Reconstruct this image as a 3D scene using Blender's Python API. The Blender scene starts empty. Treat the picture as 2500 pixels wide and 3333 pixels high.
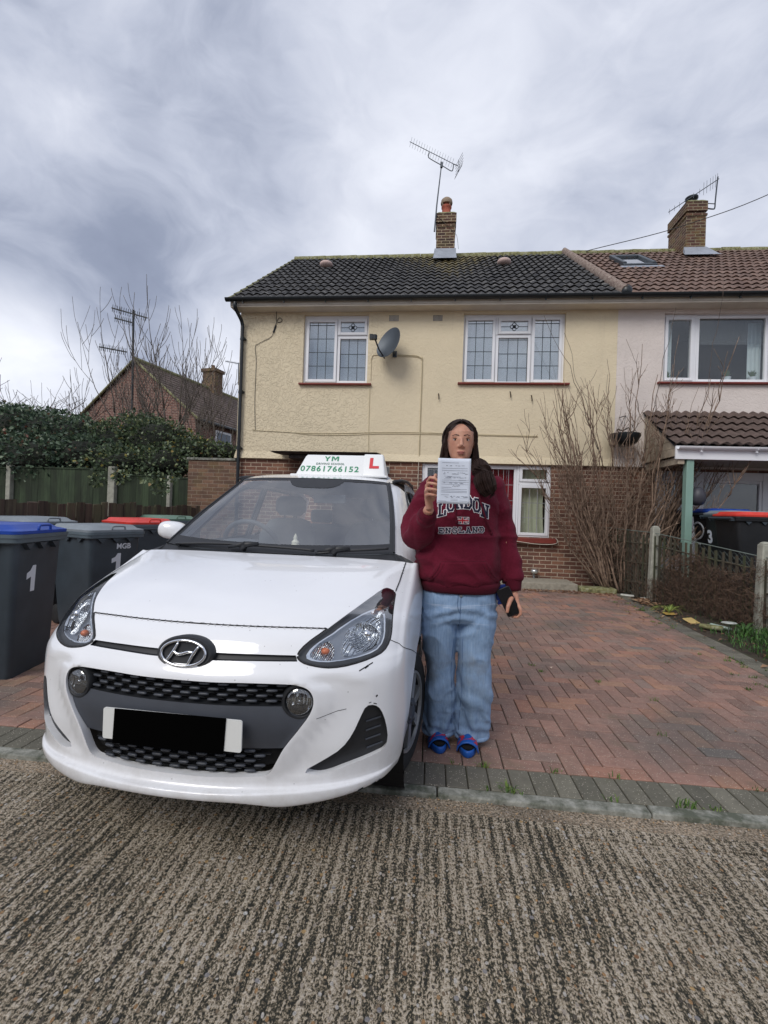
import bpy, bmesh, math, random
import numpy as np
from math import sin, cos, pi, radians, sqrt, atan2
from mathutils import Vector, Matrix, noise, geometry
from mathutils.bvhtree import BVHTree
random.seed(7)
SC = bpy.context.scene
COL = SC.collection

# ------------------------------------------------------------------ camera
EYE = 1.248
cam_d = bpy.data.cameras.new('camera')
cam = bpy.data.objects.new('camera', cam_d)
COL.objects.link(cam)
_p, _r, _w = -0.002, 0.034, -0.099
_fw = Vector((sin(_w)*cos(_p), cos(_w)*cos(_p), -sin(_p)))
_rt = Vector((cos(_w), -sin(_w), 0)); _up = _rt.cross(_fw)
_rt2 = _rt*cos(_r) + _up*sin(_r); _up2 = -_rt*sin(_r) + _up*cos(_r)
cam.matrix_world = Matrix(((_rt2.x, _up2.x, -_fw.x, 0), (_rt2.y, _up2.y, -_fw.y, 0), (_rt2.z, _up2.z, -_fw.z, EYE), (0, 0, 0, 1)))
cam_d.sensor_fit = 'HORIZONTAL'; cam_d.sensor_width = 36.0
cam_d.lens = 1524.6/2500*36.0
cam_d.clip_start = 0.05; cam_d.clip_end = 2000
SC.camera = cam
SC.render.resolution_x = 768; SC.render.resolution_y = 1024

# ------------------------------------------------------------------ colour / lights / sky
SC.view_settings.view_transform = 'Standard'
SC.view_settings.look = 'None'
SC.view_settings.exposure = 0.36
SC.view_settings.gamma = 1.0

def lin(r, g, b):
    f = lambda c: (c/255)/12.92 if c <= 10 else ((c/255+0.055)/1.055)**2.4
    return (f(r), f(g), f(b), 1.0)

class NT:
    """small node-tree writer"""
    def __init__(s, nt):
        s.nt = nt; s.n = nt.nodes; s.l = nt.links
    def new(s, typ, **kw):
        nd = s.n.new(typ)
        for k, v in kw.items():
            if k == 'ins':
                for a, b in v.items(): s.put(nd.inputs[a], b)
            else: setattr(nd, k, v)
        return nd
    def put(s, sock, v):
        if isinstance(v, bpy.types.NodeSocket): s.l.new(v, sock)
        elif isinstance(v, bpy.types.Node): s.l.new(v.outputs[0], sock)
        else:
            try: sock.default_value = v
            except Exception:
                sock.default_value = (v, v, v, 1.0) if len(sock.default_value) == 4 else (v, v, v)
    def coord(s, kind='Object'): return s.new('ShaderNodeTexCoord').outputs[kind]
    def mapping(s, vec, scale=(1,1,1), rot=(0,0,0), loc=(0,0,0)):
        return s.new('ShaderNodeMapping', ins={'Vector': vec, 'Scale': scale, 'Rotation': rot, 'Location': loc}).outputs[0]
    def noise(s, vec, scale, detail=3, rough=.55, dist=0.0, out='Fac'):
        return s.new('ShaderNodeTexNoise', ins={'Vector': vec, 'Scale': scale, 'Detail': detail, 'Roughness': rough, 'Distortion': dist}).outputs[out]
    def voro(s, vec, scale, out='Distance', feature='F1', rnd=1.0):
        nd = s.new('ShaderNodeTexVoronoi', feature=feature, ins={'Vector': vec, 'Scale': scale, 'Randomness': rnd}); return nd.outputs[out]
    def ramp(s, fac, stops, interp='LINEAR'):
        nd = s.new('ShaderNodeValToRGB', ins={'Fac': fac}); cr = nd.color_ramp; cr.interpolation = interp
        while len(cr.elements) > 1: cr.elements.remove(cr.elements[-1])
        cr.elements[0].position = stops[0][0]; cr.elements[0].color = s.c4(stops[0][1])
        for p, c in stops[1:]:
            e = cr.elements.new(p); e.color = s.c4(c)
        return nd.outputs[0]
    def c4(s, c):
        if isinstance(c, (int, float)): return (c, c, c, 1)
        return tuple(c) if len(c) == 4 else (*c, 1)
    def mix(s, fac, a, b, typ='MIX'):
        nd = s.new('ShaderNodeMix', data_type='RGBA', blend_type=typ)
        s.put(nd.inputs[0], fac); s.put(nd.inputs[6], s.c4(a) if isinstance(a, (tuple, int, float)) else a); s.put(nd.inputs[7], s.c4(b) if isinstance(b, (tuple, int, float)) else b)
        return nd.outputs[2]
    def math(s, op, a, b=0.0, c=0.0, clamp=False):
        nd = s.new('ShaderNodeMath', operation=op, use_clamp=clamp); s.put(nd.inputs[0], a); s.put(nd.inputs[1], b)
        if len(nd.inputs) > 2: s.put(nd.inputs[2], c)
        return nd.outputs[0]
    def vmath(s, op, a, b=(0,0,0)):
        nd = s.new('ShaderNodeVectorMath', operation=op); s.put(nd.inputs[0], a); s.put(nd.inputs[1], b); return nd
    def sep(s, vec):
        nd = s.new('ShaderNodeSeparateXYZ', ins={0: vec}); return nd.outputs
    def comb(s, x, y, z=0.0):
        return s.new('ShaderNodeCombineXYZ', ins={0: x, 1: y, 2: z}).outputs[0]
    def bump(s, h, strength=.5, dist=.01, normal=None):
        nd = s.new('ShaderNodeBump', ins={'Strength': strength, 'Distance': dist, 'Height': h})
        if normal is not None: s.put(nd.inputs['Normal'], normal)
        return nd.outputs[0]

def new_mat(name):
    m = bpy.data.materials.new(name); m.use_nodes = True
    t = NT(m.node_tree); t.n.clear()
    out = t.new('ShaderNodeOutputMaterial')
    b = t.new('ShaderNodeBsdfPrincipled'); t.l.new(b.outputs[0], out.inputs[0])
    t.b = b; t.out = out
    return m, t
def plain(name, col, rough=.5, metal=0.0, spec=.5, coat=0.0, var=0.0, vscale=6.0, bump=0.0, bscale=60.0, bdist=.002):
    m, t = new_mat(name)
    t.b.inputs['Roughness'].default_value = rough; t.b.inputs['Metallic'].default_value = metal
    t.b.inputs['Specular IOR Level'].default_value = spec; t.b.inputs['Coat Weight'].default_value = coat
    t.b.inputs['Coat Roughness'].default_value = .03
    co = t.coord()
    if var > 0:
        n = t.noise(co, vscale, 4)
        lo = tuple(c*(1-var) for c in col[:3]); hi = tuple(min(1, c*(1+var)) for c in col[:3])
        t.put(t.b.inputs['Base Color'], t.ramp(n, [(.3, lo), (.7, hi)]))
    else: t.b.inputs['Base Color'].default_value = col
    if bump > 0: t.put(t.b.inputs['Normal'], t.bump(t.noise(co, bscale, 3), bump, bdist))
    return m

# world : NISHITA sky seen through a full cloud deck
SKY_LOBES = [(1300,200,9,.08),(150,800,12,-.11),(600,950,30,-.15),(100,1180,120,.34),(720,1130,200,.30),(2100,900,14,-.05),(1250,780,40,.10),(200,150,14,-.02),(1900,300,10,.00),(300,500,60,.05)]
W = bpy.data.worlds.new('World'); SC.world = W; W.use_nodes = True
t = NT(W.node_tree); t.n.clear()
SUN_EL, SUN_AZ = radians(42), radians(-152)     # azimuth measured from +Y towards +X
sky = t.new('ShaderNodeTexSky', sky_type='NISHITA', sun_disc=False, sun_elevation=SUN_EL, sun_rotation=SUN_AZ)
d = t.vmath('NORMALIZE', t.coord('Generated')).outputs[0]
# cloud texture: rotate so streaks run diagonally, flatten on a deck
sx, sy, sz = t.sep(d)
den = t.math('ADD', t.math('ABSOLUTE', sz), .36)
u = t.math('DIVIDE', sx, den); v = t.math('DIVIDE', sy, den)
P = t.mapping(d, (2.0, 2.0, 3.4), (0, radians(-24), radians(10)))
warp = t.noise(P, 1.3, 3, .5, 0, 'Color')
Pw = t.vmath('ADD', P, t.vmath('MULTIPLY', t.vmath('SUBTRACT', warp, (.5,.5,.5)).outputs[0], (.7,.7,.7)).outputs[0]).outputs[0]
Ps = Pw
n1 = t.noise(Ps, .95, 6, .52, .25)
n2 = t.noise(t.mapping(Pw, (1, 1, 1), (0, 0, 0), (3.1, 1.7, 2)), 2.6, 7, .56, .3)
cl = t.math('ADD', t.math('MULTIPLY', n1, .68), t.math('MULTIPLY', n2, .40))
def dirv(px, py):
    v = _rt2*(px-1250) - _up2*(py-1666.5) + _fw*1524.6; v.normalize(); return v
def lobe(px, py, sharp, amt):
    dv = dirv(px, py)
    dp = t.vmath('DOT_PRODUCT', d, tuple(dv)).outputs['Value']
    e = t.math('POWER', 2.718, t.math('MULTIPLY', t.math('SUBTRACT', dp, 1.0), sharp))
    return t.math('MULTIPLY', e, amt)
acc = cl
for a in SKY_LOBES: acc = t.math('ADD', acc, lobe(*a))
ccol = t.ramp(acc, [(.12, lin(104,112,134)), (.36, lin(138,146,166)), (.50, lin(176,182,198)), (.64, lin(203,207,219)), (.82, lin(226,229,238)), (1.0, lin(244,245,249))])
bg1 = t.new('ShaderNodeBackground', ins={'Color': sky.outputs[0], 'Strength': 0.10})
bg2 = t.new('ShaderNodeBackground', ins={'Color': ccol, 'Strength': 1.0})
mx = t.new('ShaderNodeMixShader', ins={0: .96, 1: bg1.outputs[0], 2: bg2.outputs[0]})
t.l.new(mx.outputs[0], t.new('ShaderNodeOutputWorld').inputs[0])

sl = bpy.data.lights.new('sun', 'SUN'); so = bpy.data.objects.new('sun', sl); COL.objects.link(so)
sl.energy = 1.35; sl.angle = radians(28); sl.color = (1.0, .955, .89)
sd = Vector((sin(SUN_AZ)*cos(SUN_EL), cos(SUN_AZ)*cos(SUN_EL), sin(SUN_EL)))
so.rotation_euler = sd.to_track_quat('Z', 'Y').to_euler()

# ------------------------------------------------------------------ mesh helpers
class MB:
    def __init__(s): s.v = []; s.f = []; s.m = []; s.a = []; s.cm = 0; s.ca = 0.0
    def vert(s, p): s.v.append(tuple(p)); return len(s.v)-1
    def face(s, idx): s.f.append(tuple(idx)); s.m.append(s.cm); s.a.append(s.ca)
    def quad(s, a, b, c, d):
        i = len(s.v); s.v += [tuple(a), tuple(b), tuple(c), tuple(d)]; s.face((i, i+1, i+2, i+3))
    def poly(s, pts):
        i = len(s.v); s.v += [tuple(p) for p in pts]; s.face(range(i, i+len(pts)))
    def box(s, x0, x1, y0, y1, z0, z1, M=None):
        c = [(x, y, z) for z in (z0, z1) for y in (y0, y1) for x in (x0, x1)]
        if M is not None: c = [tuple(M @ Vector(p)) for p in c]
        i = len(s.v); s.v += c
        for f in ((0,2,3,1), (4,5,7,6), (0,1,5,4), (2,6,7,3), (0,4,6,2), (1,3,7,5)): s.face([i+k for k in f])
    def frus(s, b, tp):
        """hexahedron from bottom ring b (4 pts ccw seen from above) and top ring tp"""
        i = len(s.v); s.v += [tuple(p) for p in b]+[tuple(p) for p in tp]
        s.face((i+3,i+2,i+1,i)); s.face((i+4,i+5,i+6,i+7))
        for k in range(4): s.face((i+k, i+(k+1)%4, i+4+(k+1)%4, i+4+k))
    def tube(s, pts, r, n=8, caps=True, ry=None, flat=None):
        """r number or list; ry second radius (list) ; frames by parallel transport"""
        pts = [Vector(p) for p in pts]; N = len(pts)
        R = r if isinstance(r, (list, tuple)) else [r]*N
        RY = ry if isinstance(ry, (list, tuple)) else ([ry]*N if ry is not None else R)
        T = []
        for i in range(N):
            a = pts[max(0, i-1)]; b = pts[min(N-1, i+1)]; q = (b-a)
            T.append(q.normalized() if q.length > 1e-9 else Vector((0,0,1)))
        up = Vector(flat) if flat is not None else (Vector((0,0,1)) if abs(T[0].z) < .9 else Vector((1,0,0)))
        U = (up - T[0]*up.dot(T[0])).normalized()
        rings = []
        for i in range(N):
            if i > 0: U = (U - T[i]*U.dot(T[i])); U = U.normalized() if U.length > 1e-6 else T[i].orthogonal().normalized()
            V = T[i].cross(U)
            b0 = len(s.v)
            for k in range(n):
                a = 2*pi*k/n; s.v.append(tuple(pts[i] + U*(cos(a)*R[i]) + V*(sin(a)*RY[i])))
            rings.append(b0)
        for i in range(N-1):
            a, b = rings[i], rings[i+1]
            for k in range(n): s.face((a+k, a+(k+1)%n, b+(k+1)%n, b+k))
        if caps:
            s.face([rings[0]+k for k in range(n)][::-1]); s.face([rings[-1]+k for k in range(n)])
    def rings(s, R, caps=True, close=True):
        n = len(R[0]); st = []
        for r in R: st.append(len(s.v)); s.v += [tuple(p) for p in r]
        for i in range(len(R)-1):
            a, b = st[i], st[i+1]
            for k in range(n if close else n-1): s.face((a+k, a+(k+1)%n, b+(k+1)%n, b+k))
        if caps: s.face([st[0]+k for k in range(n)][::-1]); s.face([st[-1]+k for k in range(n)])
    def lathe(s, prof, n=24, c=(0,0,0), M=None, caps=True):
        R = []
        for r, z in prof:
            ring = [Vector((cos(2*pi*k/n)*r, sin(2*pi*k/n)*r, z)) for k in range(n)]
            if M is not None: ring = [M @ p for p in ring]
            R.append([p+Vector(c) for p in ring])
        s.rings(R, caps)
    def ell(s, c, r, n=16, m=10, M=None):
        R = []
        for i in range(m+1):
            a = -pi/2 + pi*i/m; rr = max(cos(a), .02)
            ring = []
            for k in range(n):
                b = 2*pi*k/n; p = Vector((cos(b)*rr*r[0], sin(b)*rr*r[1], sin(a)*r[2]))
                if M is not None: p = M @ p
                ring.append(p+Vector(c))
            R.append(ring)
        s.rings(R, True)
    def prism(s, poly, y0, y1, ax='y', M=None):
        """extrude 2-D polygon: ax y -> (x,z) polygon extruded over y ; ax z -> (x,y) over z ; ax x -> (y,z) over x"""
        def mk(p, h):
            q = (p[0], h, p[1]) if ax == 'y' else ((p[0], p[1], h) if ax == 'z' else (h, p[0], p[1]))
            return tuple(M @ Vector(q)) if M is not None else q
        n = len(poly); i = len(s.v); s.v += [mk(p, y0) for p in poly]+[mk(p, y1) for p in poly]
        s.face([i+k for k in range(n)]); s.face([i+n+k for k in range(n)][::-1])
        for k in range(n): s.face((i+(k+1)%n, i+k, i+n+k, i+n+(k+1)%n))
    def add(s, o, M=None):
        i = len(s.v); s.v += [tuple(M @ Vector(p)) for p in o.v] if M is not None else o.v
        s.f += [tuple(k+i for k in f) for f in o.f]; s.m += [s.cm]*len(o.f); s.a += o.a
    def mesh(s, name, mats, attr=None, smooth=False, fix=True):
        me = bpy.data.meshes.new(name); me.from_pydata(s.v, [], s.f)
        for m in (mats if isinstance(mats, (list, tuple)) else [mats]): me.materials.append(m)
        if any(s.m): me.polygons.foreach_set('material_index', s.m)
        if attr:
            a = me.attributes.new(attr, 'FLOAT', 'FACE'); a.data.foreach_set('value', s.a)
        if fix:
            bm = bmesh.new(); bm.from_mesh(me); bmesh.ops.recalc_face_normals(bm, faces=bm.faces); bm.to_mesh(me); bm.free()
        if smooth: me.shade_smooth()
        me.update(); return me
    def build(s, name, mats, parent=None, smooth=False, attr=None, fix=True, bevel=0.0, seg=2, ang=None):
        me = s.mesh(name, mats, attr, smooth, fix)
        return link(name, me, parent, bevel, seg, ang)
def link(name, me, parent=None, bevel=0.0, seg=2, ang=None):
    o = bpy.data.objects.new(name, me); COL.objects.link(o)
    if parent is not None: o.parent = parent
    if bevel > 0:
        b = o.modifiers.new('bevel', 'BEVEL'); b.width = bevel; b.segments = seg; b.limit_method = 'ANGLE'; b.angle_limit = radians(40)
        me.shade_smooth()
        try: me.set_sharp_from_angle(angle=radians(60))
        except Exception: pass
    elif ang is not None:
        me.shade_smooth()
        try: me.set_sharp_from_angle(angle=radians(ang))
        except Exception: pass
    return o
def thing(name, label, cat, loc=(0,0,0), rz=0.0, group=None):
    o = bpy.data.objects.new(name, None); COL.objects.link(o); o.location = loc; o.rotation_euler = (0,0,rz)
    o.empty_display_size = .1
    o['label'] = label; o['category'] = cat
    if group: o['group'] = group
    return o
def tag(o, label, cat, group=None):
    o['label'] = label; o['category'] = cat
    if group: o['group'] = group
    return o
def struct(o): o['kind'] = 'structure'; return o
def stuff(o, label=None, cat=None):
    o['kind'] = 'stuff'
    if label: o['label'] = label
    if cat: o['category'] = cat
    return o
def copy_tree(o, parent=None):
    c = o.copy(); COL.objects.link(c); c.parent = parent
    if parent is not None: c.matrix_parent_inverse = o.matrix_parent_inverse
    for ch in list(o.children): copy_tree(ch, c)
    return c
def blend_mesh(mb, voxel, smooth=3, factor=.5, name='m'):
    """union of overlapping closed shapes into one continuous skin (voxel remesh + smoothing)"""
    me = mb.mesh(name, [], smooth=True)
    o = bpy.data.objects.new(name, me); COL.objects.link(o)
    r = o.modifiers.new('r', 'REMESH'); r.mode = 'VOXEL'; r.voxel_size = voxel
    if smooth:
        s_ = o.modifiers.new('s', 'SMOOTH'); s_.factor = factor; s_.iterations = smooth
    dg = bpy.context.evaluated_depsgraph_get()
    res = bpy.data.meshes.new_from_object(o.evaluated_get(dg))
    bpy.data.objects.remove(o); bpy.data.meshes.remove(me)
    res.name = name; res.shade_smooth(); return res
def disp(me, fn):
    """move vertices along their normals by fn(co, normal)"""
    me.update(); nv = [Vector(v.normal) for v in me.vertices]
    for v, n in zip(me.vertices, nv): v.co = v.co + n*fn(v.co, n)
    me.update()
def text_mb(s, size=1.0, bold=0.0, extrude=.001, align='CENTER', shear=0.0, space=1.0):
    c = bpy.data.curves.new('txt', 'FONT'); c.body = s; c.size = size; c.extrude = extrude; c.offset = bold; c.shear = shear
    c.align_x = align; c.align_y = 'CENTER'; c.space_character = space; c.resolution_u = 4
    o = bpy.data.objects.new('txt', c); COL.objects.link(o)
    dg = bpy.context.evaluated_depsgraph_get()
    me = bpy.data.meshes.new_from_object(o.evaluated_get(dg))
    b = MB(); b.v = [tuple(v.co) for v in me.vertices]; b.f = [tuple(p.vertices) for p in me.polygons]; b.m = [0]*len(b.f); b.a = [0.0]*len(b.f)
    bpy.data.objects.remove(o); bpy.data.curves.remove(c); bpy.data.meshes.remove(me)
    return b
def catmull(P, t):
    n = len(P); i = min(int(t), n-2); f = t-i
    p0 = P[i-1] if i > 0 else [2*a-b for a, b in zip(P[0], P[1])]
    p1, p2 = P[i], P[i+1]
    p3 = P[i+2] if i+2 < n else [2*a-b for a, b in zip(P[-1], P[-2])]
    return [0.5*((2*b)+(-a+c)*f+(2*a-5*b+4*c-d)*f*f+(-a+3*b-3*c+d)*f**3) for a, b, c, d in zip(p0, p1, p2, p3)]
def smooth_path(P, n):
    return [Vector(catmull([tuple(p) for p in P], k*(len(P)-1)/(n-1))) for k in range(n)]
def rnd(a, b): return random.uniform(a, b)
# ------------------------------------------------------------------ materials : ground and house
def mat_road():
    m, t = new_mat('ribbed_concrete')
    co = t.coord(); wp = t.noise(co, 9.0, 2, .5, 0, 'Color')
    cw = t.vmath('ADD', co, t.vmath('MULTIPLY', t.vmath('SUBTRACT', wp, (.5,.5,.5)).outputs[0], (.014,.06,0)).outputs[0]).outputs[0]
    x, y, z = t.sep(cw)
    rib = t.math('SINE', t.math('MULTIPLY', x, 2*pi*27))            # ribs about 37 mm apart, running away from the kerb
    rib = t.math('MULTIPLY', t.math('ADD', rib, 1), .5)
    st = t.noise(t.mapping(cw, (84, 10, 1)), 1.0, 5, .72)
    st2 = t.noise(t.mapping(cw, (30, 3.6, 1)), 1.0, 3, .6)
    grit = t.noise(t.mapping(co, (150, 95, 1)), 1.0, 3, .7)
    big = t.noise(co, 1.6, 4, .6)
    h = t.math('ADD', t.math('MULTIPLY', st, .58), t.math('MULTIPLY', rib, .12))
    h = t.math('ADD', h, t.math('MULTIPLY', st2, .37))
    h = t.math('ADD', h, t.math('MULTIPLY', t.math('SUBTRACT', grit, .5), 1.25))
    h = t.math('ADD', h, t.math('MULTIPLY', t.math('SUBTRACT', big, .5), .34))
    base = t.ramp(h, [(.34, lin(38,38,31)), (.455, lin(66,62,47)), (.515, lin(122,110,89)), (.585, lin(182,167,144)), (.75, lin(216,204,186))])
    # exposed pebbles
    vd = t.voro(t.mapping(cw, (1, .72, 1)), 78, 'Distance'); vc = t.voro(t.mapping(cw, (1, .72, 1)), 78, 'Color')
    r, g, b_ = t.sep(vc)
    peb = t.ramp(g, [(0, lin(92,84,74)), (.22, lin(134,116,94)), (.5, lin(170,134,94)), (.60, lin(176,164,150)), (.78, lin(198,192,184)), (1, lin(84,82,88))], 'CONSTANT')
    msk = t.math('MULTIPLY', t.math('LESS_THAN', vd, .38), t.math('GREATER_THAN', r, .66))
    vd2 = t.voro(co, 36, 'Distance'); vc2 = t.voro(co, 36, 'Color'); r2, g2, b2 = t.sep(vc2)
    peb2 = t.ramp(g2, [(0, lin(188,172,146)), (.35, lin(146,108,76)), (.5, lin(190,158,110)), (.7, lin(150,146,146)), (.88, lin(206,204,200))], 'CONSTANT')
    msk2 = t.math('MULTIPLY', t.math('LESS_THAN', vd2, .25), t.math('GREATER_THAN', r2, .88))
    c = t.mix(msk, base, peb); c = t.mix(msk2, c, peb2)
    damp = t.ramp(t.noise(t.mapping(co, (1, .8, 1), (0,0,0), (4, 2, 0)), .9, 4, .6), [(.45, 1.0), (.70, .82)])
    c = t.mix(1.0, c, damp, 'MULTIPLY')
    t.put(t.b.inputs['Base Color'], c); t.b.inputs['Roughness'].default_value = .82
    hh = t.math('ADD', h, t.math('MULTIPLY', t.math('ADD', msk, msk2), .12))
    t.put(t.b.inputs['Normal'], t.bump(hh, 1.0, .014)); return m
def mat_gutter_strip():
    m, t = new_mat('exposed_aggregate'); co = t.coord()
    n = t.noise(co, 95, 4, .7); vc = t.voro(co, 120, 'Color'); r, g, b_ = t.sep(vc); vd = t.voro(co, 120, 'Distance')
    base = t.ramp(n, [(.34, lin(52,48,38)), (.45, lin(118,106,88)), (.58, lin(176,160,140)), (.74, lin(204,190,172))])
    peb = t.ramp(g, [(0, lin(170,140,112)), (.4, lin(140,116,92)), (.7, lin(196,186,176))], 'CONSTANT')
    c = t.mix(t.math('MULTIPLY', t.math('LESS_THAN', vd, .36), t.math('GREATER_THAN', r, .7)), base, peb)
    dirt = t.ramp(t.noise(co, 3.0, 3), [(.4, .62), (.6, 1.0)]); c = t.mix(1, c, dirt, 'MULTIPLY')
    t.put(t.b.inputs['Base Color'], c); t.b.inputs['Roughness'].default_value = .85
    t.put(t.b.inputs['Normal'], t.bump(n, .9, .006)); return m
def mat_paver(name, stops, moss=.5):
    m, t = new_mat(name); co = t.coord()
    at = t.new('ShaderNodeAttribute', attribute_name='tone').outputs['Fac']
    c = t.ramp(at, stops)
    n = t.noise(co, 22, 4, .65); c = t.mix(1, c, t.ramp(n, [(.3, .80), (.7, 1.10)]), 'MULTIPLY')
    st = t.noise(t.mapping(co, (1,1,1), (0,0,0), (5,3,0)), 1.1, 4, .6)
    c = t.mix(t.ramp(st, [(.46, 0.0), (.66, .70)]), c, lin(90,86,82))       # worn grey-black tyre grime
    fl = t.voro(co, 125, 'Distance'); fc = t.sep(t.voro(co, 125, 'Color'))[0]
    sp = t.math('MULTIPLY', t.math('LESS_THAN', fl, .27), t.math('GREATER_THAN', fc, .74))
    c = t.mix(t.math('MULTIPLY', sp, .75), c, lin(196,186,172))              # pale grit specks
    g = t.noise(co, 2.3, 4, .6); c = t.mix(t.ramp(g, [(.58, 0.0), (.74, moss)]), c, lin(84,84,62))
    t.put(t.b.inputs['Base Color'], c); t.b.inputs['Roughness'].default_value = .78
    t.put(t.b.inputs['Normal'], t.bump(t.noise(co, 170, 3, .7), .55, .003)); return m
def mat_joint():
    m, t = new_mat('joint_sand'); co = t.coord()
    c = t.ramp(t.noise(co, 5, 4), [(.4, lin(42,38,30)), (.56, lin(60,55,42)), (.68, lin(58,66,34))])
    t.put(t.b.inputs['Base Color'], c); t.b.inputs['Roughness'].default_value = .95; return m
def mat_brick(name, c1, c2, c3, mortar, moss=0.0, axes='wall', scale=1.0, msize=.012):
    m, t = new_mat(name); co = t.coord(); x, y, z = t.sep(co)
    uv = t.comb(t.math('ADD', x, y), z, 0) if axes == 'wall' else t.comb(x, y, 0)
    wob = t.noise(co, 14, 2, .5, 0, 'Color')
    uv = t.vmath('ADD', uv, t.vmath('MULTIPLY', t.vmath('SUBTRACT', wob, (.5,.5,.5)).outputs[0], (.010,.008,0)).outputs[0]).outputs[0]
    def bt(a, b, mo):
        return t.new('ShaderNodeTexBrick', offset=.5, squash=1.0, ins={'Vector': uv, 'Color1': a, 'Color2': b, 'Mortar': mo, 'Scale': 1.0/scale, 'Mortar Size': msize*.5, 'Mortar Smooth': .25, 'Bias': 0.0, 'Brick Width': .225, 'Row Height': .075})
    br = bt(c1, c2, mortar); br2 = bt((0,0,0,1), (1,1,1,1), (.5,.5,.5,1))
    c = t.mix(t.math('MULTIPLY', t.math('GREATER_THAN', t.noise(t.mapping(br2.outputs[0], (7,7,7)), 1.0, 0), .56), t.math('SUBTRACT', 1.0, br.outputs['Fac'])), br.outputs[0], c3)
    c = t.mix(1, c, t.ramp(t.noise(co, 30, 4, .7), [(.25, .68), (.75, 1.18)]), 'MULTIPLY')
    c = t.mix(1, c, t.ramp(t.noise(co, 2.2, 4, .6), [(.3, .80), (.7, 1.08)]), 'MULTIPLY')
    if moss > 0:
        g = t.noise(co, 4.5, 4, .65); c = t.mix(t.ramp(g, [(.46, 0.0), (.66, moss)]), c, lin(134,122,64))
    t.put(t.b.inputs['Base Color'], c); t.b.inputs['Roughness'].default_value = .88
    h = t.math('SUBTRACT', t.math('MULTIPLY', t.noise(co, 60, 3), .35), br.outputs['Fac'])
    t.put(t.b.inputs['Normal'], t.bump(h, .8, .008)); return m
def mat_render(name, col, coarse=False):
    m, t = new_mat(name); co = t.coord(); x, y, z = t.sep(co)
    wp = t.noise(co, 7, 2, .5, 0, 'Color')
    cw = t.vmath('ADD', co, t.vmath('MULTIPLY', wp, (.05,.05,.05)).outputs[0]).outputs[0]
    a = t.noise(cw, 17, 3, .5, 1.1); a = t.ramp(a, [(.44, 0.0), (.52, 1.0)])
    b = t.noise(co, 70, 3, .6)
    # heavier trowel marks on the left flank, finer texture elsewhere
    k = t.ramp(t.math('ADD', t.math('MULTIPLY', x, -.25), t.math('MULTIPLY', t.noise(co, .9, 2), .8)), [(.62, .28), (1.15, 1.0)]) if coarse else .30
    h = t.math('ADD', t.math('MULTIPLY', a, k), t.math('MULTIPLY', b, .5))
    c = t.mix(1, col, t.ramp(t.noise(co, 1.3, 5, .6), [(.3, .93), (.7, 1.03)]), 'MULTIPLY')
    drip = t.noise(t.mapping(co, (5, 5, .35)), 1.0, 4, .6)
    c = t.mix(t.ramp(drip, [(.60, 0.0), (.78, .30)]), c, tuple(q*.70 for q in col[:3])+(1,))
    c = t.mix(t.ramp(t.math('ADD', z, t.math('MULTIPLY', t.noise(co, 3, 3), .25)), [(2.30, .38), (2.62, 0.0)]) if False else 0.0, c, col)
    t.put(t.b.inputs['Base Color'], c); t.b.inputs['Roughness'].default_value = .9
    t.put(t.b.inputs['Normal'], t.bump(h, .75, .011)); return m
def mat_tile(name, a, b, lich, lichen_amt=.5, yellow=False):
    m, t = new_mat(name); co = t.coord()
    at = t.new('ShaderNodeAttribute', attribute_name='tone').outputs['Fac']
    c = t.mix(at, a, b)
    c = t.mix(1, c, t.ramp(t.noise(co, 12, 4, .7), [(.3, .65), (.7, 1.25)]), 'MULTIPLY')
    c = t.mix(t.math('MULTIPLY', t.ramp(t.noise(co, 9, 5, .75), [(.55, 0.0), (.64, 1.0)]), lichen_amt), c, lich)
    if yellow:
        x, y, z = t.sep(co)
        dx = t.math('ABSOLUTE', t.math('SUBTRACT', x, .2))
        reg = t.math('SUBTRACT', t.math('MULTIPLY', t.math('SUBTRACT', z, 5.9), .42), t.math('MULTIPLY', dx, .50))
        q = t.math('ADD', t.noise(co, 7, 5, .7), t.math('MINIMUM', t.math('MULTIPLY', reg, .30), .17))
        c = t.mix(t.ramp(q, [(.62, 0.0), (.70, .62)]), c, lin(140,126,76))
    t.put(t.b.inputs['Base Color'], c); t.b.inputs['Roughness'].default_value = .85
    t.put(t.b.inputs['Normal'], t.bump(t.noise(co, 60, 3), .4, .004)); return m
def mat_glass(name='window_glass', refl=.22, tint=(.82,.86,.88,1), rough=.0, fk=.9):
    m = bpy.data.materials.new(name); m.use_nodes = True; t = NT(m.node_tree); t.n.clear()
    tr = t.new('ShaderNodeBsdfTransparent', ins={'Color': tint}); gl = t.new('ShaderNodeBsdfGlossy', ins={'Color': (1,1,1,1), 'Roughness': rough})
    lw = t.new('ShaderNodeLayerWeight', ins={'Blend': .25}).outputs['Fresnel']
    f = t.math('ADD', t.math('MULTIPLY', lw, fk), refl, clamp=True)
    mx = t.new('ShaderNodeMixShader', ins={0: f, 1: tr.outputs[0], 2: gl.outputs[0]})
    t.l.new(mx.outputs[0], t.new('ShaderNodeOutputMaterial').inputs[0]); return m
def mat_moss(name, a, b, c3, sc=14):
    m, t = new_mat(name); co = t.coord()
    c = t.ramp(t.noise(co, sc, 5, .7), [(.38, a), (.5, b), (.62, c3)])
    t.put(t.b.inputs['Base Color'], c); t.b.inputs['Roughness'].default_value = .9
    t.put(t.b.inputs['Normal'], t.bump(t.noise(co, 80, 3), .6, .006)); return m
M = {}
M['road'] = mat_road(); M['strip'] = mat_gutter_strip(); M['joint'] = mat_joint()
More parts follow.
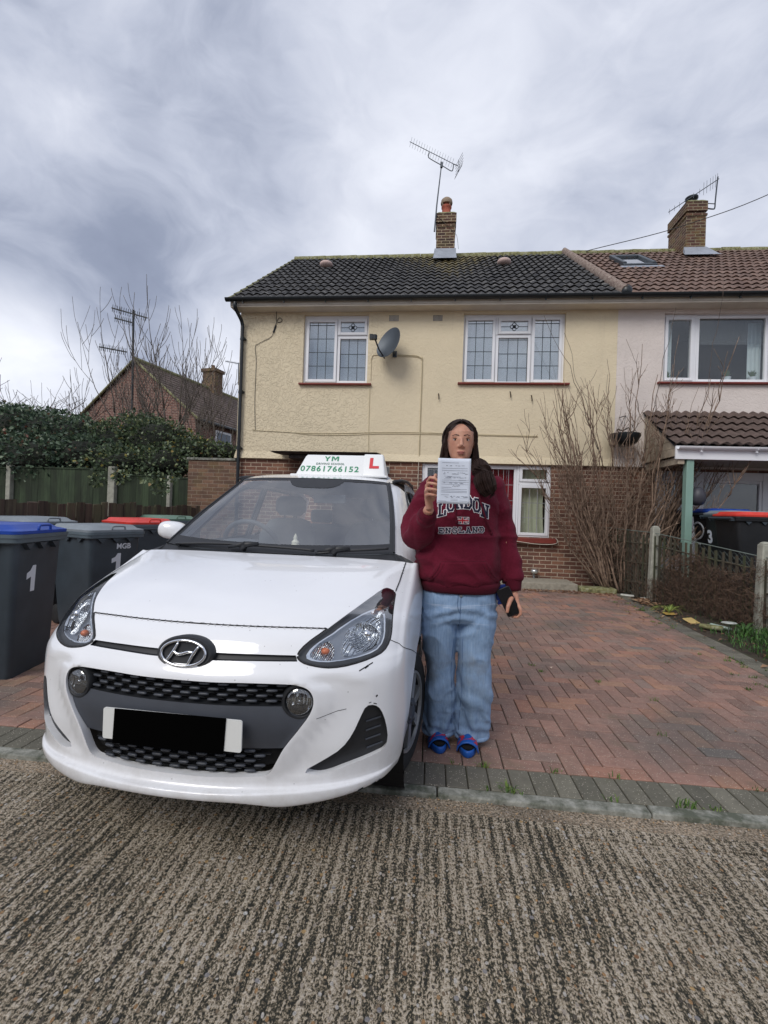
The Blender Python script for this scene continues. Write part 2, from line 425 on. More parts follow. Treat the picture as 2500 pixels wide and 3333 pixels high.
M['red_paver'] = mat_paver('red_paver', [(0, lin(122,97,87)), (.25, lin(142,111,99)), (.5, lin(151,117,104)), (.68, lin(136,115,105)), (.8, lin(158,115,97)), (.9, lin(160,123,101)), (1, lin(113,107,102))])
M['grey_paver'] = mat_paver('grey_paver', [(0, lin(92,90,79)), (.5, lin(105,102,90)), (1, lin(116,113,100))], .75)
M['brick'] = mat_brick('house_brick', lin(126,86,70), lin(102,72,62), lin(142,102,82), lin(186,168,148), msize=.016)
M['brick2'] = mat_brick('garden_brick', lin(118,88,72), lin(98,76,64), lin(130,100,82), lin(150,134,116), .2)
M['brick_far'] = mat_brick('gable_brick', lin(122,80,70), lin(102,68,62), lin(136,96,82), lin(176,158,144), msize=.02)
M['chim'] = mat_brick('chimney_brick', lin(90,60,52), lin(66,48,46), lin(104,72,60), lin(176,160,134), .22, msize=.02)
M['chim2'] = mat_brick('chimney_brick_brown', lin(100,66,54), lin(74,52,46), lin(112,78,62), lin(156,144,120), .35, msize=.018)
M['render'] = mat_render('cream_render', lin(226,212,182), True)
M['render2'] = mat_render('pink_render', lin(224,214,207))
M['tile'] = mat_tile('charcoal_tile', lin(38,38,40), lin(72,71,71), lin(160,158,152), .50, True)
M['tile2'] = mat_tile('brown_tile', lin(96,76,68), lin(128,104,92), lin(160,148,138), .38)
M['tile3'] = mat_tile('porch_tile', lin(84,70,64), lin(98,82,76), lin(126,116,108), .12)
M['ridge'] = mat_moss('mossy_ridge', lin(88,86,60), lin(128,126,84), lin(150,150,124))
M['ridge2'] = mat_moss('pinkish_mortar_ridge', lin(104,86,80), lin(134,116,106), lin(160,148,136), 22)
M['upvc'] = plain('white_upvc', lin(232,234,238), .35, spec=.5, var=.03, vscale=2)
M['sill'] = plain('red_sill', lin(122,50,40), .55, var=.15, vscale=9)
M['black_pl'] = plain('black_plastic', lin(26,32,36), .38, var=.2, vscale=3)
M['lead'] = plain('lead_strip', lin(38,46,52), .5)
M['lead_w'] = plain('pale_lead_strip', lin(150,150,154), .5)
M['leadwork'] = plain('lead_flashing', lin(150,156,166), .5, var=.15, bump=.4, bscale=20)
M['net'] = plain('net_curtain', lin(226,234,236), .9, var=.05, vscale=20)
M['red_curtain'] = plain('red_curtain', lin(168,34,54), .9)
M['cream_curtain'] = plain('cream_curtain', lin(226,224,196), .9)
M['room'] = plain('dark_room', lin(46,50,56), .9)
M['glass'] = mat_glass(refl=.22); M['glass_dark'] = mat_glass('dark_window_glass', .05, (.90,.93,.93,1), fk=.35)
M['concrete'] = plain('concrete', lin(150,144,130), .9, var=.22, vscale=18, bump=.6, bscale=90, bdist=.004)
M['kerb'] = mat_moss('kerb_concrete', lin(84,88,76), lin(122,123,114), lin(152,152,144), 11)
M['soffit'] = plain('soffit_paint', lin(206,198,184), .7, var=.06)
M['soil'] = plain('soil', lin(62,52,42), .95, var=.4, vscale=12, bump=1, bscale=40, bdist=.02)
M['steel'] = plain('galvanised_steel', lin(140,144,148), .45, .6)
M['dark_steel'] = plain('weathered_steel', lin(82,88,94), .5, .5)
M['terra'] = plain('terracotta', lin(176,96,76), .8, var=.15, vscale=12)

# ------------------------------------------------------------------ ground sheets
def sheet(name, pts, z, mat):
    b = MB(); b.poly([(x, y, z) for x, y in pts]); return struct(b.build(name, mat, fix=False))
sheet('ground', [(-300,-60), (300,-60), (300,500), (-300,500)], -.13, M['soil'])
ROADZ = -.012
sheet('road', [(-14,-6), (14,-6), (14, 2.0), (-14, 2.0)], ROADZ, M['road'])
# ragged slab edge then the narrow exposed-aggregate channel beside the kerb
b = MB(); n = 700
top = []; bot = []
for i in range(n+1):
    x = -14+28*i/n; w = .010*noise.noise(Vector((x*9, 0, 0)))+.006*noise.noise(Vector((x*40, 3, 0)))
    top.append((x, 2.0+w, ROADZ+.0045)); bot.append((x, 1.93, ROADZ+.003))
for i in range(n): b.quad(bot[i], bot[i+1], top[i+1], top[i])
for i in range(n): b.quad(top[i], top[i+1], (top[i+1][0], top[i+1][1]+.004, ROADZ-.012), (top[i][0], top[i][1]+.004, ROADZ-.012))
struct(b.build('road_slab_edge', M['road'], fix=False))
sheet('gutter_channel', [(-14,1.96), (14,1.96), (14, 2.125), (-14, 2.125)], ROADZ-.008, M['strip'])
b = MB(); x = -14.0+.35
k = 0
while x < 14:
    x2 = x+.915; d = rnd(-.003, .003)
    b.frus([(x, 2.105+d, -.10), (x2-.006, 2.105+d, -.10), (x2-.006, 2.176, -.10), (x, 2.176, -.10)],
           [(x, 2.112+d, .002+d), (x2-.006, 2.112+d, .002+d), (x2-.006, 2.174, .004+d), (x, 2.174, .004+d)])
    x = x2
struct(b.build('kerb', M['kerb'], bevel=.006))

sheet('driveway_bed', [(-5.4, 2.17), (3.3, 2.17), (3.3, 9.2), (-5.4, 9.2)], -.009, M['joint'])
def edge_in(y): return float(np.interp(y, [2.2,4.18,4.56,5.07,5.7,6.68,7.93,8.5], [2.74,2.82,2.855,2.88,2.90,2.98,3.14,3.2]))
def paver(b, x0, x1, y0, y1, rot=0.0, c=None, z=0.0):
    j = .0028; ch = .0035; x0 += j; x1 -= j; y0 += j; y1 -= j
    dz = [rnd(-.0016, .0016)+z for _ in range(4)]
    o = [(x0,y0), (x1,y0), (x1,y1), (x0,y1)]; i_ = [(x0+ch,y0+ch), (x1-ch,y0+ch), (x1-ch,y1-ch), (x0+ch,y1-ch)]
    if c is not None:
        cr, sr = cos(rot), sin(rot)
        o = [(c[0]+cr*p-sr*q, c[1]+sr*p+cr*q) for p, q in o]; i_ = [(c[0]+cr*p-sr*q, c[1]+sr*p+cr*q) for p, q in i_]
    b.ca = min(1, max(0, random.random()))
    i = len(b.v)
    b.v += [(p[0], p[1], -.012) for p in o]+[(p[0], p[1], dz[k]-.003) for k, p in enumerate(o)]+[(p[0], p[1], dz[k]) for k, p in enumerate(i_)]
    b.face((i+8,i+9,i+10,i+11))
    for k in range(4):
        q = (k+1) % 4
        b.face((i+4+k, i+4+q, i+8+q, i+8+k)); b.face((i+k, i+q, i+4+q, i+4+k))
b = MB(); u_ = .1015
Y0 = 2.382
ny = int((8.42-Y0)/u_)+1; ix0 = int(-5.3/u_)-1; ix1 = int(3.3/u_)+1
for iy in range(ny):
    for ix in range(ix0, ix1):
        tt = (ix-iy) % 4; x = ix*u_; y = Y0+iy*u_
        if tt == 0: X1, Y1 = x+2*u_, y+u_
        elif tt == 3: X1, Y1 = x+u_, y+2*u_
        else: 
            # cut halves along the kerb
            if iy == 0 and tt == 2: X1, Y1 = x+u_, y+u_
            else: continue
        lim = edge_in((y+Y1)/2)-.004
        if x > lim-.02 or X1 < -5.3: continue
        paver(b, x, min(X1, lim), y, Y1)
struct(b.build('driveway', M['red_paver'], attr='tone', fix=False))
b = MB()
x = -.089-u_*52
while x < 2.95: paver(b, x, x+u_, 2.179, 2.379); x += u_
y = 2.382
while y < 8.4:
    xa = edge_in(y); ang = atan2(edge_in(y+.1)-xa, .1)
    paver(b, 0, .2, 0, u_, -ang, (xa, y)); y += u_*cos(ang)
struct(b.build('driveway_edging', M['grey_paver'], attr='tone', fix=False))
# raised garden next door and the strip along the fence
def terrain(name, x0, x1, y0, y1, nx, ny_, fn, mat):
    b = MB()
    for j in range(ny_+1):
        for i in range(nx+1):
            x = x0+(x1-x0)*i/nx; y = y0+(y1-y0)*j/ny_; b.vert((x, y, fn(x, y)))
    for j in range(ny_):
        for i in range(nx):
            a = j*(nx+1)+i; b.face((a, a+1, a+nx+2, a+nx+1))
    return struct(b.build(name, mat, smooth=True, fix=False))
def gz(x, y):
    xf = 3.53+(7.83-y)*.209 if y < 7.83 else 3.53-(y-7.83)*.27
    f = max(0, min(1, (x-xf-.06)/.35)); f = f*f*(3-2*f)
    return -.012+.40*f+.02*noise.noise(Vector((x*3, y*3, 0)))
terrain('garden_bed', 3.02, 12, 2.18, 9.2, 90, 70, gz, M['soil'])
terrain('back_garden', -60, -5.15, 2.18, 60, 80, 80, lambda x, y: .05+.1*noise.noise(Vector((x*.3, y*.3, 0))), M['soil'])

# ------------------------------------------------------------------ house building kit
FY = 9.14
def wall_cells(b, x0, x1, z0, z1, holes, y0, y1):
    xs = sorted({x0, x1, *[h[0] for h in holes if x0 < h[0] < x1], *[h[1] for h in holes if x0 < h[1] < x1]})
    zs = sorted({z0, z1, *[h[2] for h in holes if z0 < h[2] < z1], *[h[3] for h in holes if z0 < h[3] < z1]})
    for i in range(len(xs)-1):
        # merge vertically where possible
        run = None
        for j in range(len(zs)-1):
            cx, cz = (xs[i]+xs[i+1])/2, (zs[j]+zs[j+1])/2
            solid = not any(h[0] < cx < h[1] and h[2] < cz < h[3] for h in holes)
            if solid: run = [zs[j], zs[j+1]] if run is None else [run[0], zs[j+1]]
            if (not solid or j == len(zs)-2) and run: b.box(xs[i], xs[i+1], y0, y1, run[0], run[1]); run = None
def frame_rect(b, x0, x1, z0, z1, w, y0, y1):
    b.box(x0, x0+w, y0, y1, z0, z1); b.box(x1-w, x1, y0, y1, z0, z1)
    b.box(x0+w, x1-w, y0, y1, z0, z0+w); b.box(x0+w, x1-w, y0, y1, z1-w, z1)
def curtain(x0, x1, z0, z1, y, mat, parent, name='curtain', amp=.02, freq=11, taper=0.0):
    b = MB(); n = max(12, int((x1-x0)*60)); m_ = 6
    for j in range(m_+1):
        for i in range(n+1):
            f = i/n; g = j/m_
            x = x0+(x1-x0)*f*(1-taper*sin(pi*g)*.5); b.vert((x, y+amp*sin(f*(x1-x0)*freq*2*pi+.4*sin(g*3))*(.6+.4*noise.noise(Vector((x*5, g, y)))), z0+(z1-z0)*g))
    for j in range(m_):
        for i in range(n): a = j*(n+1)+i; b.face((a, a+1, a+n+2, a+n+1))
    return b.build(name, mat, parent, smooth=True, fix=False)
def rose(b, cx, cz, y, r):
    pts = []
    for k in range(4):
        a = k*pi/2; c_ = (cx+cos(a)*r*.5, cz+sin(a)*r*.5)
        ring = [(c_[0]+cos(q)*r*.42, y, c_[1]+sin(q)*r*.42) for q in [2*pi*i/14 for i in range(15)]]
        b.tube(ring, .006, 4, False)
    ring = [(cx+cos(q)*r*.30, y, cz+sin(q)*r*.30) for q in [2*pi*i/14 for i in range(15)]]; b.tube(ring, .006, 4, False)
    for a in (.6, 2.7, 4.8): b.tube([(cx+cos(a)*r*.3, y, cz+sin(a)*r*.3), (cx+cos(a+2.1)*r*.3, y, cz+sin(a+2.1)*r*.3)], .005, 4, False)
def bars(b, x0, x1, z0, z1, y, nx, nz, w=.011, top=0.0, edge=False):
    zz = z1-top
    for i in range(1, nx): x = x0+(x1-x0)*i/nx; b.box(x-w/2, x+w/2, y-.004, y, z0, z1)
    for j in range(1, nz): z = z0+(zz-z0)*j/nz; b.box(x0, x1, y-.005, y-.0045, z-w/2, z+w/2)
    if top: b.box(x0, x1, y-.005, y-.0045, zz-w/2, zz+w/2)
    if edge:
        b.box(x0, x0+w, y-.006, y-.0055, z0, z1); b.box(x1-w, x1, y-.006, y-.0055, z0, z1)
def window(par, x0, x1, z0, z1, panes, lead='lead', sill=None, inner='net', y=FY+.075, label=None, glass='glass', room=True):
    """panes: (x0,x1,z0,z1,kind,sash) glass openings; kind grid/rose/plain"""
    fb = MB(); d = .06
    wall_cells(fb, x0, x1, z0, z1, [(p[0]-.055, p[1]+.055, p[2]-.055, p[3]+.055) for p in panes], y, y+d)
    for p in panes:
        sd_ = -.018 if p[5] else .008
        frame_rect(fb, p[0]-.052, p[1]+.052, p[2]-.052, p[3]+.052, .052, y+sd_, y+d+.004)
    f = fb.build('window', M['upvc'], par, bevel=.004, seg=1)
    if label: f['label'] = label
    gb = MB(); lb = MB()
    for p in panes:
        gy = y+.022 if p[5] else y+.04
        gb.box(p[0]-.01, p[1]+.01, gy, gy+.004, p[2]-.01, p[3]+.01)
        if p[4] == 'grid': bars(lb, p[0], p[1], p[2], p[3], gy-.001, 3, 4, top=.055, edge=not p[5])
        if p[4] == 'grid3': bars(lb, p[0], p[1], p[2], p[3], gy-.001, 3, 3, top=.03, edge=True)
        if p[4] == 'small': bars(lb, p[0], p[1], p[2], p[3], gy-.001, 3, 3)
        if p[4] == 'wide': bars(lb, p[0], p[1], p[2], p[3], gy-.001, 12, 4, w=.008)
        if p[4] == 'rose':
            cx, cz = (p[0]+p[1])/2, (p[2]+p[3])/2; r = .36*(p[3]-p[2])
            rose(lb, cx, cz, gy-.003, r*1.15)
            lb.box(p[0], cx-r, gy-.005, gy-.001, cz-.005, cz+.005); lb.box(cx+r, p[1], gy-.005, gy-.001, cz-.005, cz+.005)
            lb.box(cx-.005, cx+.005, gy-.005, gy-.001, cz+r, p[3]); lb.box(cx-.005, cx+.005, gy-.005, gy-.001, p[2], cz-r)
    gb.build('pane', M[glass], f)
    if lb.v: lb.build('leaded_bars', M[lead], f)
    if inner == 'net': curtain(x0+.05, x1-.05, z0+.03, z1-.04, y+.16, M['net'], f, 'net_curtain', .018, 7)
    if room:
        rb = MB(); i = .01
        rb.box(x0-.3, x1+.3, y+1.9, y+1.92, z0-.3, z1+.2); rb.box(x0-.32, x0-.3, y+.2, y+1.9, z0-.3, z1+.2); rb.box(x1+.3, x1+.32, y+.2, y+1.9, z0-.3, z1+.2)
        rb.box(x0-.3, x1+.3, y+.2, y+1.9, z1+.2, z1+.22); rb.box(x0-.3, x1+.3, y+.2, y+1.9, z0-.32, z0-.3)
        rb.build('room_lining', M['room'], f)
    if sill:
        sb = MB(); s0, s1, zt, pr, h = sill
        sb.frus([(s0, FY-pr, zt-h), (s1, FY-pr, zt-h), (s1, y+.02, zt-h), (s0, y+.02, zt-h)], [(s0, FY-pr, zt-.012), (s1, FY-pr, zt-.012), (s1, y+.02, zt), (s0, y+.02, zt)])
        sb.build('sill', M['sill'], f, bevel=.006)
    return f
def tiled_roof(name, mat, par, x0, x1, p_eave, p_ridge, ncourse, pitch, amp=.022, lip=.016, keep=None, prof='sin'):
    """real corrugated tile courses between two (y,z) points"""
    ey, ez = p_eave; ry_, rz_ = p_ridge; L = sqrt((ry_-ey)**2+(rz_-ez)**2)
    ty, tz = (ry_-ey)/L, (rz_-ez)/L; ny_, nz_ = -tz, ty
    b = MB(); spw = 8; nx = int((x1-x0)/pitch*spw)
    def wave(x):
        f = (x/pitch) % 1.0
        if prof == 'sin': return amp*(.5+.5*cos(2*pi*f))**.8
        return amp*(max(0, cos(2*pi*(f-.5)*.95))**.7 if abs(f-.5) < .27 else 0.0)*1.5
    g = L/ncourse
    for c in range(ncourse):
        s0 = c*g-.02; s1 = (c+1)*g+.035
        rowi = []
        for s, hh in ((s0+.045, 0.0), (s0, 1.0), (s0+.3*g, .72), (s1, 0.02)):
            row = []
            for i in range(nx+1):
                x = x0+(x1-x0)*i/nx; wi = int(x/pitch)
                j = noise.noise(Vector((wi*3.3, c*7.7, 1)))*.007
                h = wave(x)*(1 if hh else .9)+(lip*hh if hh else -.012)+(j if hh else 0)
                ss = s+(noise.noise(Vector((wi*1.7, c*3.1, 5)))*.012 if hh != 0.02 else 0)
                row.append(b.vert((x, ey+ty*ss+ny_*h, ez+tz*ss+nz_*h)))
            rowi.append(row)
        for r in range(3):
            for i in range(nx):
                xm = x0+(x1-x0)*(i+.5)/nx
                if keep and not keep(xm, (s0+s1)/2): continue
                wi = int(xm/pitch); b.ca = .5+.5*noise.noise(Vector((wi*5.1, c*9.3, 2)))*1.6
                b.face((rowi[r][i], rowi[r][i+1], rowi[r+1][i+1], rowi[r+1][i]))
    return b.build(name, mat, par, attr='tone', fix=False, ang=50)
def chimney(par, cx, cy, w, dpt, z0, z1, mat, pot=True):
    b = MB(); h = z1-z0
    b.box(cx-w/2, cx+w/2, cy-dpt/2, cy+dpt/2, z0, z1-.42)
    b.box(cx-w/2-.02, cx+w/2+.02, cy-dpt/2-.02, cy+dpt/2+.02, z1-.42, z1-.36)
    b.box(cx-w/2+.012, cx+w/2-.012, cy-dpt/2+.012, cy+dpt/2-.012, z1-.36, z1-.30)
    b.box(cx-w/2-.022, cx+w/2+.022, cy-dpt/2-.022, cy+dpt/2+.022, z1-.30, z1-.06)
    c = b.build('chimney', M[mat], par, bevel=.006, seg=1)
    k = MB(); k.frus([(cx-w/2-.03, cy-dpt/2-.03, z1-.06), (cx+w/2+.03, cy-dpt/2-.03, z1-.06), (cx+w/2+.03, cy+dpt/2+.03, z1-.06), (cx-w/2-.03, cy+dpt/2+.03, z1-.06)],
                     [(cx-w/2+.05, cy-dpt/2+.05, z1+.02), (cx+w/2-.05, cy-dpt/2+.05, z1+.02), (cx+w/2-.05, cy+dpt/2-.05, z1+.02), (cx-w/2+.05, cy+dpt/2-.05, z1+.02)])
    k.build('mortar_cap', M['ridge'], c, bevel=.01)
    return c
EAVE = (8.86, 5.33); RIDGE = (13.1, 8.42)
def gutter(par, x0, x1, y, z, r, mat, name='gutter', fascia=True):
    b = MB(); n = 9
    R = []
    for x in (x0, x1):
        ring = [Vector((x, y-cos(pi*k/n)*r, z-sin(pi*k/n)*r)) for k in range(n+1)]
        ring += [Vector((x, y+cos(pi*k/n)*(r-.006)*1.0, z-sin(pi*k/n)*(r-.006))) for k in range(n+1)]
        R.append(ring)
    b.rings(R, True)
    o = b.build(name, mat, par, ang=60)
    x = x0+.35
    while x < x1-.1:
        br = MB()
        ring = [(x, y-cos(pi*k/n)*(r+.006), z-sin(pi*k/n)*(r+.006)) for k in range(n+1)]
        br.tube(ring+[(x, y+r, z+.01)], .007, 5); br.box(x-.012, x+.012, y-.012, y+.012, z-r-.035, z-r+.004)
        br.build('bracket', mat, o)
        x += .82
    return o

# ---------------- left house : cream render over brick
HL = thing('semi_detached_house', 'cream rendered brick house with charcoal tiled roof and red window sills behind the car', 'house', (-.3, FY, 0))
def at_origin(o): o.matrix_parent_inverse = o.parent.matrix_basis.inverted(); return o
_loc = {}
class Par:  # children are modelled in world space
    pass
def wp(o):
    """keep a child modelled in world coordinates under a moved parent"""
    p = o.parent; o.matrix_parent_inverse = (Matrix.Translation(p.location) @ Matrix.Rotation(p.rotation_euler.z, 4, 'Z')).inverted(); return o
x0, x1 = -3.955, 3.37
H1 = (-2.64, -1.335, 3.79, 5.155); H2 = (.52, 2.43, 3.82, 5.155); H3 = (-.19, 2.26, .88, 2.24)
D1 = (-1.95, -1.02, -.1, 2.24)
b = MB(); wall_cells(b, x0, x1, -.1, 2.26, [H3, D1], FY+.02, FY+.30)
b.box(x0, x0+.3, FY+.30, 17.1, -.1, 2.26); b.box(x0+.3, x1, 16.8, 17.1, -.1, 2.26)
wp(b.build('brick_wall', M['brick'], HL))
b = MB(); wall_cells(b, x0, x1, 2.26, 5.24, [H1, H2], FY-.002, FY+.28)
b.box(x0, x0+.3, FY+.28, 17.1, 2.26, 5.24); b.box(x0+.3, x1, 16.8, 17.1, 2.26, 5.24)
b.prism([(FY+.05, 5.24), (17.05, 5.24), (13.1, 8.25)], x0+.02, x0+.25, 'x')
# bell-cast drip at the foot of the render
for (xa, xb) in ((x0-.03, x1),):
    b.frus([(xa, FY-.042, 2.262), (xb, FY-.042, 2.262), (xb, FY-.003, 2.262), (xa, FY-.003, 2.262)], [(xa+.02, FY-.006, 2.40), (xb, FY-.006, 2.40), (xb, FY-.003, 2.40), (xa+.02, FY-.003, 2.40)])
wp(b.build('rendered_wall', M['render'], HL))
b = MB(); b.box(x0-.10, x1, 8.86, FY-.004, 5.20, 5.225); b.box(x0-.10, x1, 8.85, 8.875, 5.226, 5.33)
wp(b.build('soffit', M['soffit'], HL))
rf = tiled_roof('roof', M['tile'], HL, x0-.14, x1-.06, EAVE, RIDGE, 14, .165, .034, .034); wp(rf)
tiled_b = MB(); tiled_b.quad((x0-.13, 17.3, 5.35), (x1, 17.3, 5.35), (x1, 13.1, 8.42), (x0-.13, 13.1, 8.42)); tiled_b.quad((x0-.13, 8.88, 5.31), (x1, 8.88, 5.31), (x1, 13.1, 8.37), (x0-.13, 13.1, 8.37))
o = tiled_b.build('rear_slope', M['tile'], rf, fix=False, attr='tone')
b = MB(); x = x0-.16
while x < x1-.06:
    e = min(x+.45, x1-.06); b.tube([(x, 13.1, 8.405+rnd(-.006,.006)), (e-.008, 13.1, 8.41+rnd(-.006,.006))], .115, 12, True, .085); x = e
b.build('ridge_tiles', M['ridge'], rf, ang=50)
b = MB()   # verge
for c in range(14):
    s0 = c/14; s1 = (c+1)/14
    f = lambda s: (x0-.15, EAVE[0]+(RIDGE[0]-EAVE[0])*s, EAVE[1]+(RIDGE[1]-EAVE[1])*s)
    p, q = Vector(f(s0)), Vector(f(s1)); b.tube([p+Vector((0,0,.03)), q+Vector((0,0,.012))], [.036, .030], 8)
b.build('verge_tiles', M['ridge'], rf, ang=50)
for vx, vy, vz in ((-2.88, 11.82, 7.58), (1.59, 11.73, 7.51)):
    b = MB(); b.ell((vx, vy-.02, vz+.0), (.17, .16, .085), 16, 8); b.build('roof_vent', plain('pink_vent', lin(196,172,164), .7) if 'pink_vent' not in bpy.data.materials else bpy.data.materials['pink_vent'], rf, smooth=True)
gt = wp(gutter(HL, x0-.17, 3.30, 8.79, 5.335, .06, M['black_pl']))
# down pipe
b = MB(); b.tube(smooth_path([(-3.93, 8.79, 5.26), (-3.93, 8.80, 5.16), (-3.90, 9.02, 5.02), (-3.885, 9.075, 4.92)], 12), .036, 12)
b.tube([(-3.885, 9.075, 4.95), (-3.875, 9.075, 0.0)], .034, 12)
for z in (4.62, 3.55, 2.42, 1.3): b.tube([(-3.88, 9.075, z), (-3.88, 9.075, z+.07)], .043, 12); b.box(-3.94, -3.82, 9.09, 9.134, z+.02, z+.05)
wp(b.build('drain_pipe', M['black_pl'], HL, ang=50))
W1 = window(HL, *H1, [(-2.545, -2.024, 3.884, 5.03, 'grid', 1), (-1.907, -1.425, 4.823, 5.031, 'rose', 1), (-1.91, -1.385, 3.86, 4.70, 'grid3', 0)], sill=(-2.70, -1.245, 3.79, .07, .045)); wp(W1)
W2 = window(HL, *H2, [(.605, 1.08, 3.90, 5.045, 'grid', 1), (1.235, 1.745, 4.83, 5.03, 'rose', 1), (1.20, 1.755, 3.865, 4.71, 'grid3', 0), (1.875, 2.335, 3.90, 5.045, 'grid', 1)], sill=(.437, 2.52, 3.82, .07, .045)); wp(W2)
W3 = window(HL, *H3, [(-.085, .30, .965, 2.16, 'grid3', 1), (.40, 1.575, .965, 2.17, 'wide', 0), (1.728, 2.187, 1.99, 2.175, 'plain', 1), (1.722, 2.18, .965, 1.82, 'small', 1)], lead='lead_w', inner=None, sill=(-.30, 2.36, .875, .10, .10), y=FY+.06, glass='glass_dark'); wp(W3)
curtain(.42, 1.62, .93, 2.22, FY+.24, M['red_curtain'], W3, 'red_curtain', .02, 5)
curtain(1.74, 2.20, .93, 2.2, FY+.26, M['cream_curtain'], W3, 'cream_curtain', .022, 8, .15)
# front door in shade under a flat canopy
b = MB(); b.box(D1[0], D1[1], FY+.16, FY+.21, 0, 2.24); o = wp(b.build('front_door', plain('dark_door', lin(54,46,42), .5), HL, bevel=.01))
b = MB(); b.tube([(-1.15, FY+.15, 1.0), (-1.15, FY+.15, 1.12)], .012, 8); b.build('handle', M['steel'], o)
b = MB(); b.frus([(-2.95, FY-.62, 2.30), (-1.0, FY-.62, 2.30), (-1.0, FY-.045, 2.33), (-2.95, FY-.045, 2.33)], [(-3.03, FY-.68, 2.335), (-1.0, FY-.68, 2.345), (-1.0, FY-.045, 2.40), (-3.03, FY-.045, 2.39)])
b.box(-2.7, -1.1, FY-.52, FY-.06, 2.22, 2.30)
wp(b.build('door_canopy', plain('weathered_felt', lin(58,52,50), .8, var=.3, vscale=20, bump=.8, bscale=30, bdist=.01), HL, bevel=.008))
# air bricks
for (xa, xb, za, zb) in ((-.935, -.745, 5.01, 5.125), (-.08, .105, 5.01, 5.12)):
    b = MB(); b.box(xa, xb, FY-.012, FY-.0025, za, zb); ab = wp(b.build('air_brick', M['soffit'], HL, bevel=.003)); b = MB()
    for i in range(8):
        for j in range(5):
            cx = xa+(xb-xa)*(i+.5)/8; cz = za+(zb-za)*(j+.5)/5; b.box(cx-.007, cx+.007, FY-.0145, FY-.0122, cz-.007, cz+.007)
    b.build('holes', M['black_pl'], ab)
b = MB(); b.box(-.99, -.83, FY-.002, FY+.018, 2.02, 2.165); vl = wp(b.build('vent_louvre', M['soffit'], HL)); b = MB()
for j in range(7): b.frus([(-.98, FY-.02, 2.03+j*.018), (-.84, FY-.02, 2.03+j*.018), (-.84, FY-.003, 2.036+j*.018), (-.98, FY-.003, 2.036+j*.018)], [(-.98, FY-.02, 2.036+j*.018), (-.84, FY-.02, 2.036+j*.018), (-.84, FY-.003, 2.044+j*.018), (-.98, FY-.003, 2.044+j*.018)])
b.build('louvre_slats', M['steel'], vl)
# cables clipped to the render
def cable(pts, r, mat, par, n=40, name='cable'):
    b = MB(); b.tube(smooth_path(pts, n), r, 5); return wp(b.build(name, mat, par, smooth=True))
M['cable_c'] = plain('cream_cable', lin(196,184,152), .6); M['cable_k'] = plain('black_cable', lin(30,30,32), .5)
y = FY-.012
cable([(-1.26, y, 4.20), (-1.255, y, 3.84)], .005, M['cable_c'], HL, 8)
cable([(-.95, y, 4.33), (-1.15, y, 4.345), (-1.235, y, 4.33), (-1.26, y, 4.24), (-1.26, y, 4.18)], .006, M['cable_c'], HL)
cable([(-1.27, y, 3.72), (-1.265, y, 2.9), (-1.25, y, 2.42)], .005, M['cable_c'], HL)
for k in (0, .022): cable([(-.75, y, 4.345-k), (-.40, y, 4.335-k), (-.29+k*.5, y, 4.29-k), (-.262+k*.6, y, 4.2), (-.262+k*.6, y, 3.2), (-.262+k*.6, y, 2.3)], .005, M['cable_c'], HL, 60)
for k in (0, .03): cable([(-3.62, y, 2.83-k*.2), (-2.9, y, 2.80), (-2.4, y, 2.785-k), (-1.7, y, 2.80-k*1.3), (-1.1, y, 2.825-k), (-.25, y, 2.835-k), (.6, y, 2.82-k*.6), (1.975, y, 2.805-k*.5)], .005, M['cable_c'], HL, 90)
cable([(-.262, FY-.03, 2.26), (-.262, FY-.0, 1.9), (-.26, FY-.0, 1.2)], .006, M['soffit'], HL)
cable([(1.62, FY-.10, .80), (2.0, FY-.115, .762), (2.3, FY-.115, .77), (2.40, FY-.05, .82), (2.37, FY-.01, .88)], .006, M['soffit'], HL)
cable([(-3.20, FY-.05, 5.20), (-3.205, y, 5.03), (-3.14, y, 5.0), (-3.09, y, 5.04), (-3.14, y, 5.09), (-3.2, y, 5.02), (-3.225, y, 4.9)], .006, M['cable_k'], HL)
cable([(-3.26, y, 4.80), (-3.32, y, 4.70), (-3.55, y, 4.58), (-3.63, y, 4.50), (-3.60, y, 4.2), (-3.60, y, 3.4), (-3.57, y, 2.83)], .0045, M['cable_k'], HL)
b = MB(); b.tube([(-3.215, y, 4.94), (-3.26, y, 4.80)], .018, 8); wp(b.build('cable_joint', M['black_pl'], HL))
M['hook'] = plain('rusty_hook', lin(72,58,44), .8)
for hx, hz in ((.076, 3.55), (1.435, 3.60), (1.833, 3.53)):
    b = MB(); b.tube([(hx, FY-.001, hz+.05), (hx, FY-.03, hz+.03), (hx+.012, FY-.035, hz-.05), (hx+.004, FY-.05, hz-.07)], .010, 6); wp(b.build('wall_hook', M['hook'], HL))
cc = wp(chimney(HL, .155, 12.95, .50, .56, 8.0, 9.42, 'chim')); cc.name = 'chimney'
b = MB(); b.frus([(-.16, 12.18, 7.90), (.45, 12.18, 7.90), (.45, 12.66, 8.2), (-.16, 12.66, 8.2)], [(-.13, 12.50, 8.20), (.44, 12.50, 8.20), (.44, 12.66, 8.42), (-.13, 12.66, 8.42)])
b.build('lead_apron', M['leadwork'], cc)
b = MB(); b.lathe([(.135, 0), (.14, .03), (.12, .05), (.118, .24), (.14, .26), (.14, .30), (.10, .30), (.10, .02)], 20, (.155, 12.95, 9.42)); pt = b.build('chimney_pot', M['terra'], cc, ang=50)
b = MB(); b.lathe([(.155, .36), (.165, .40), (.15, .47), (.10, .52), (.02, .54)], 20, (.155, 12.95, 9.42)); 
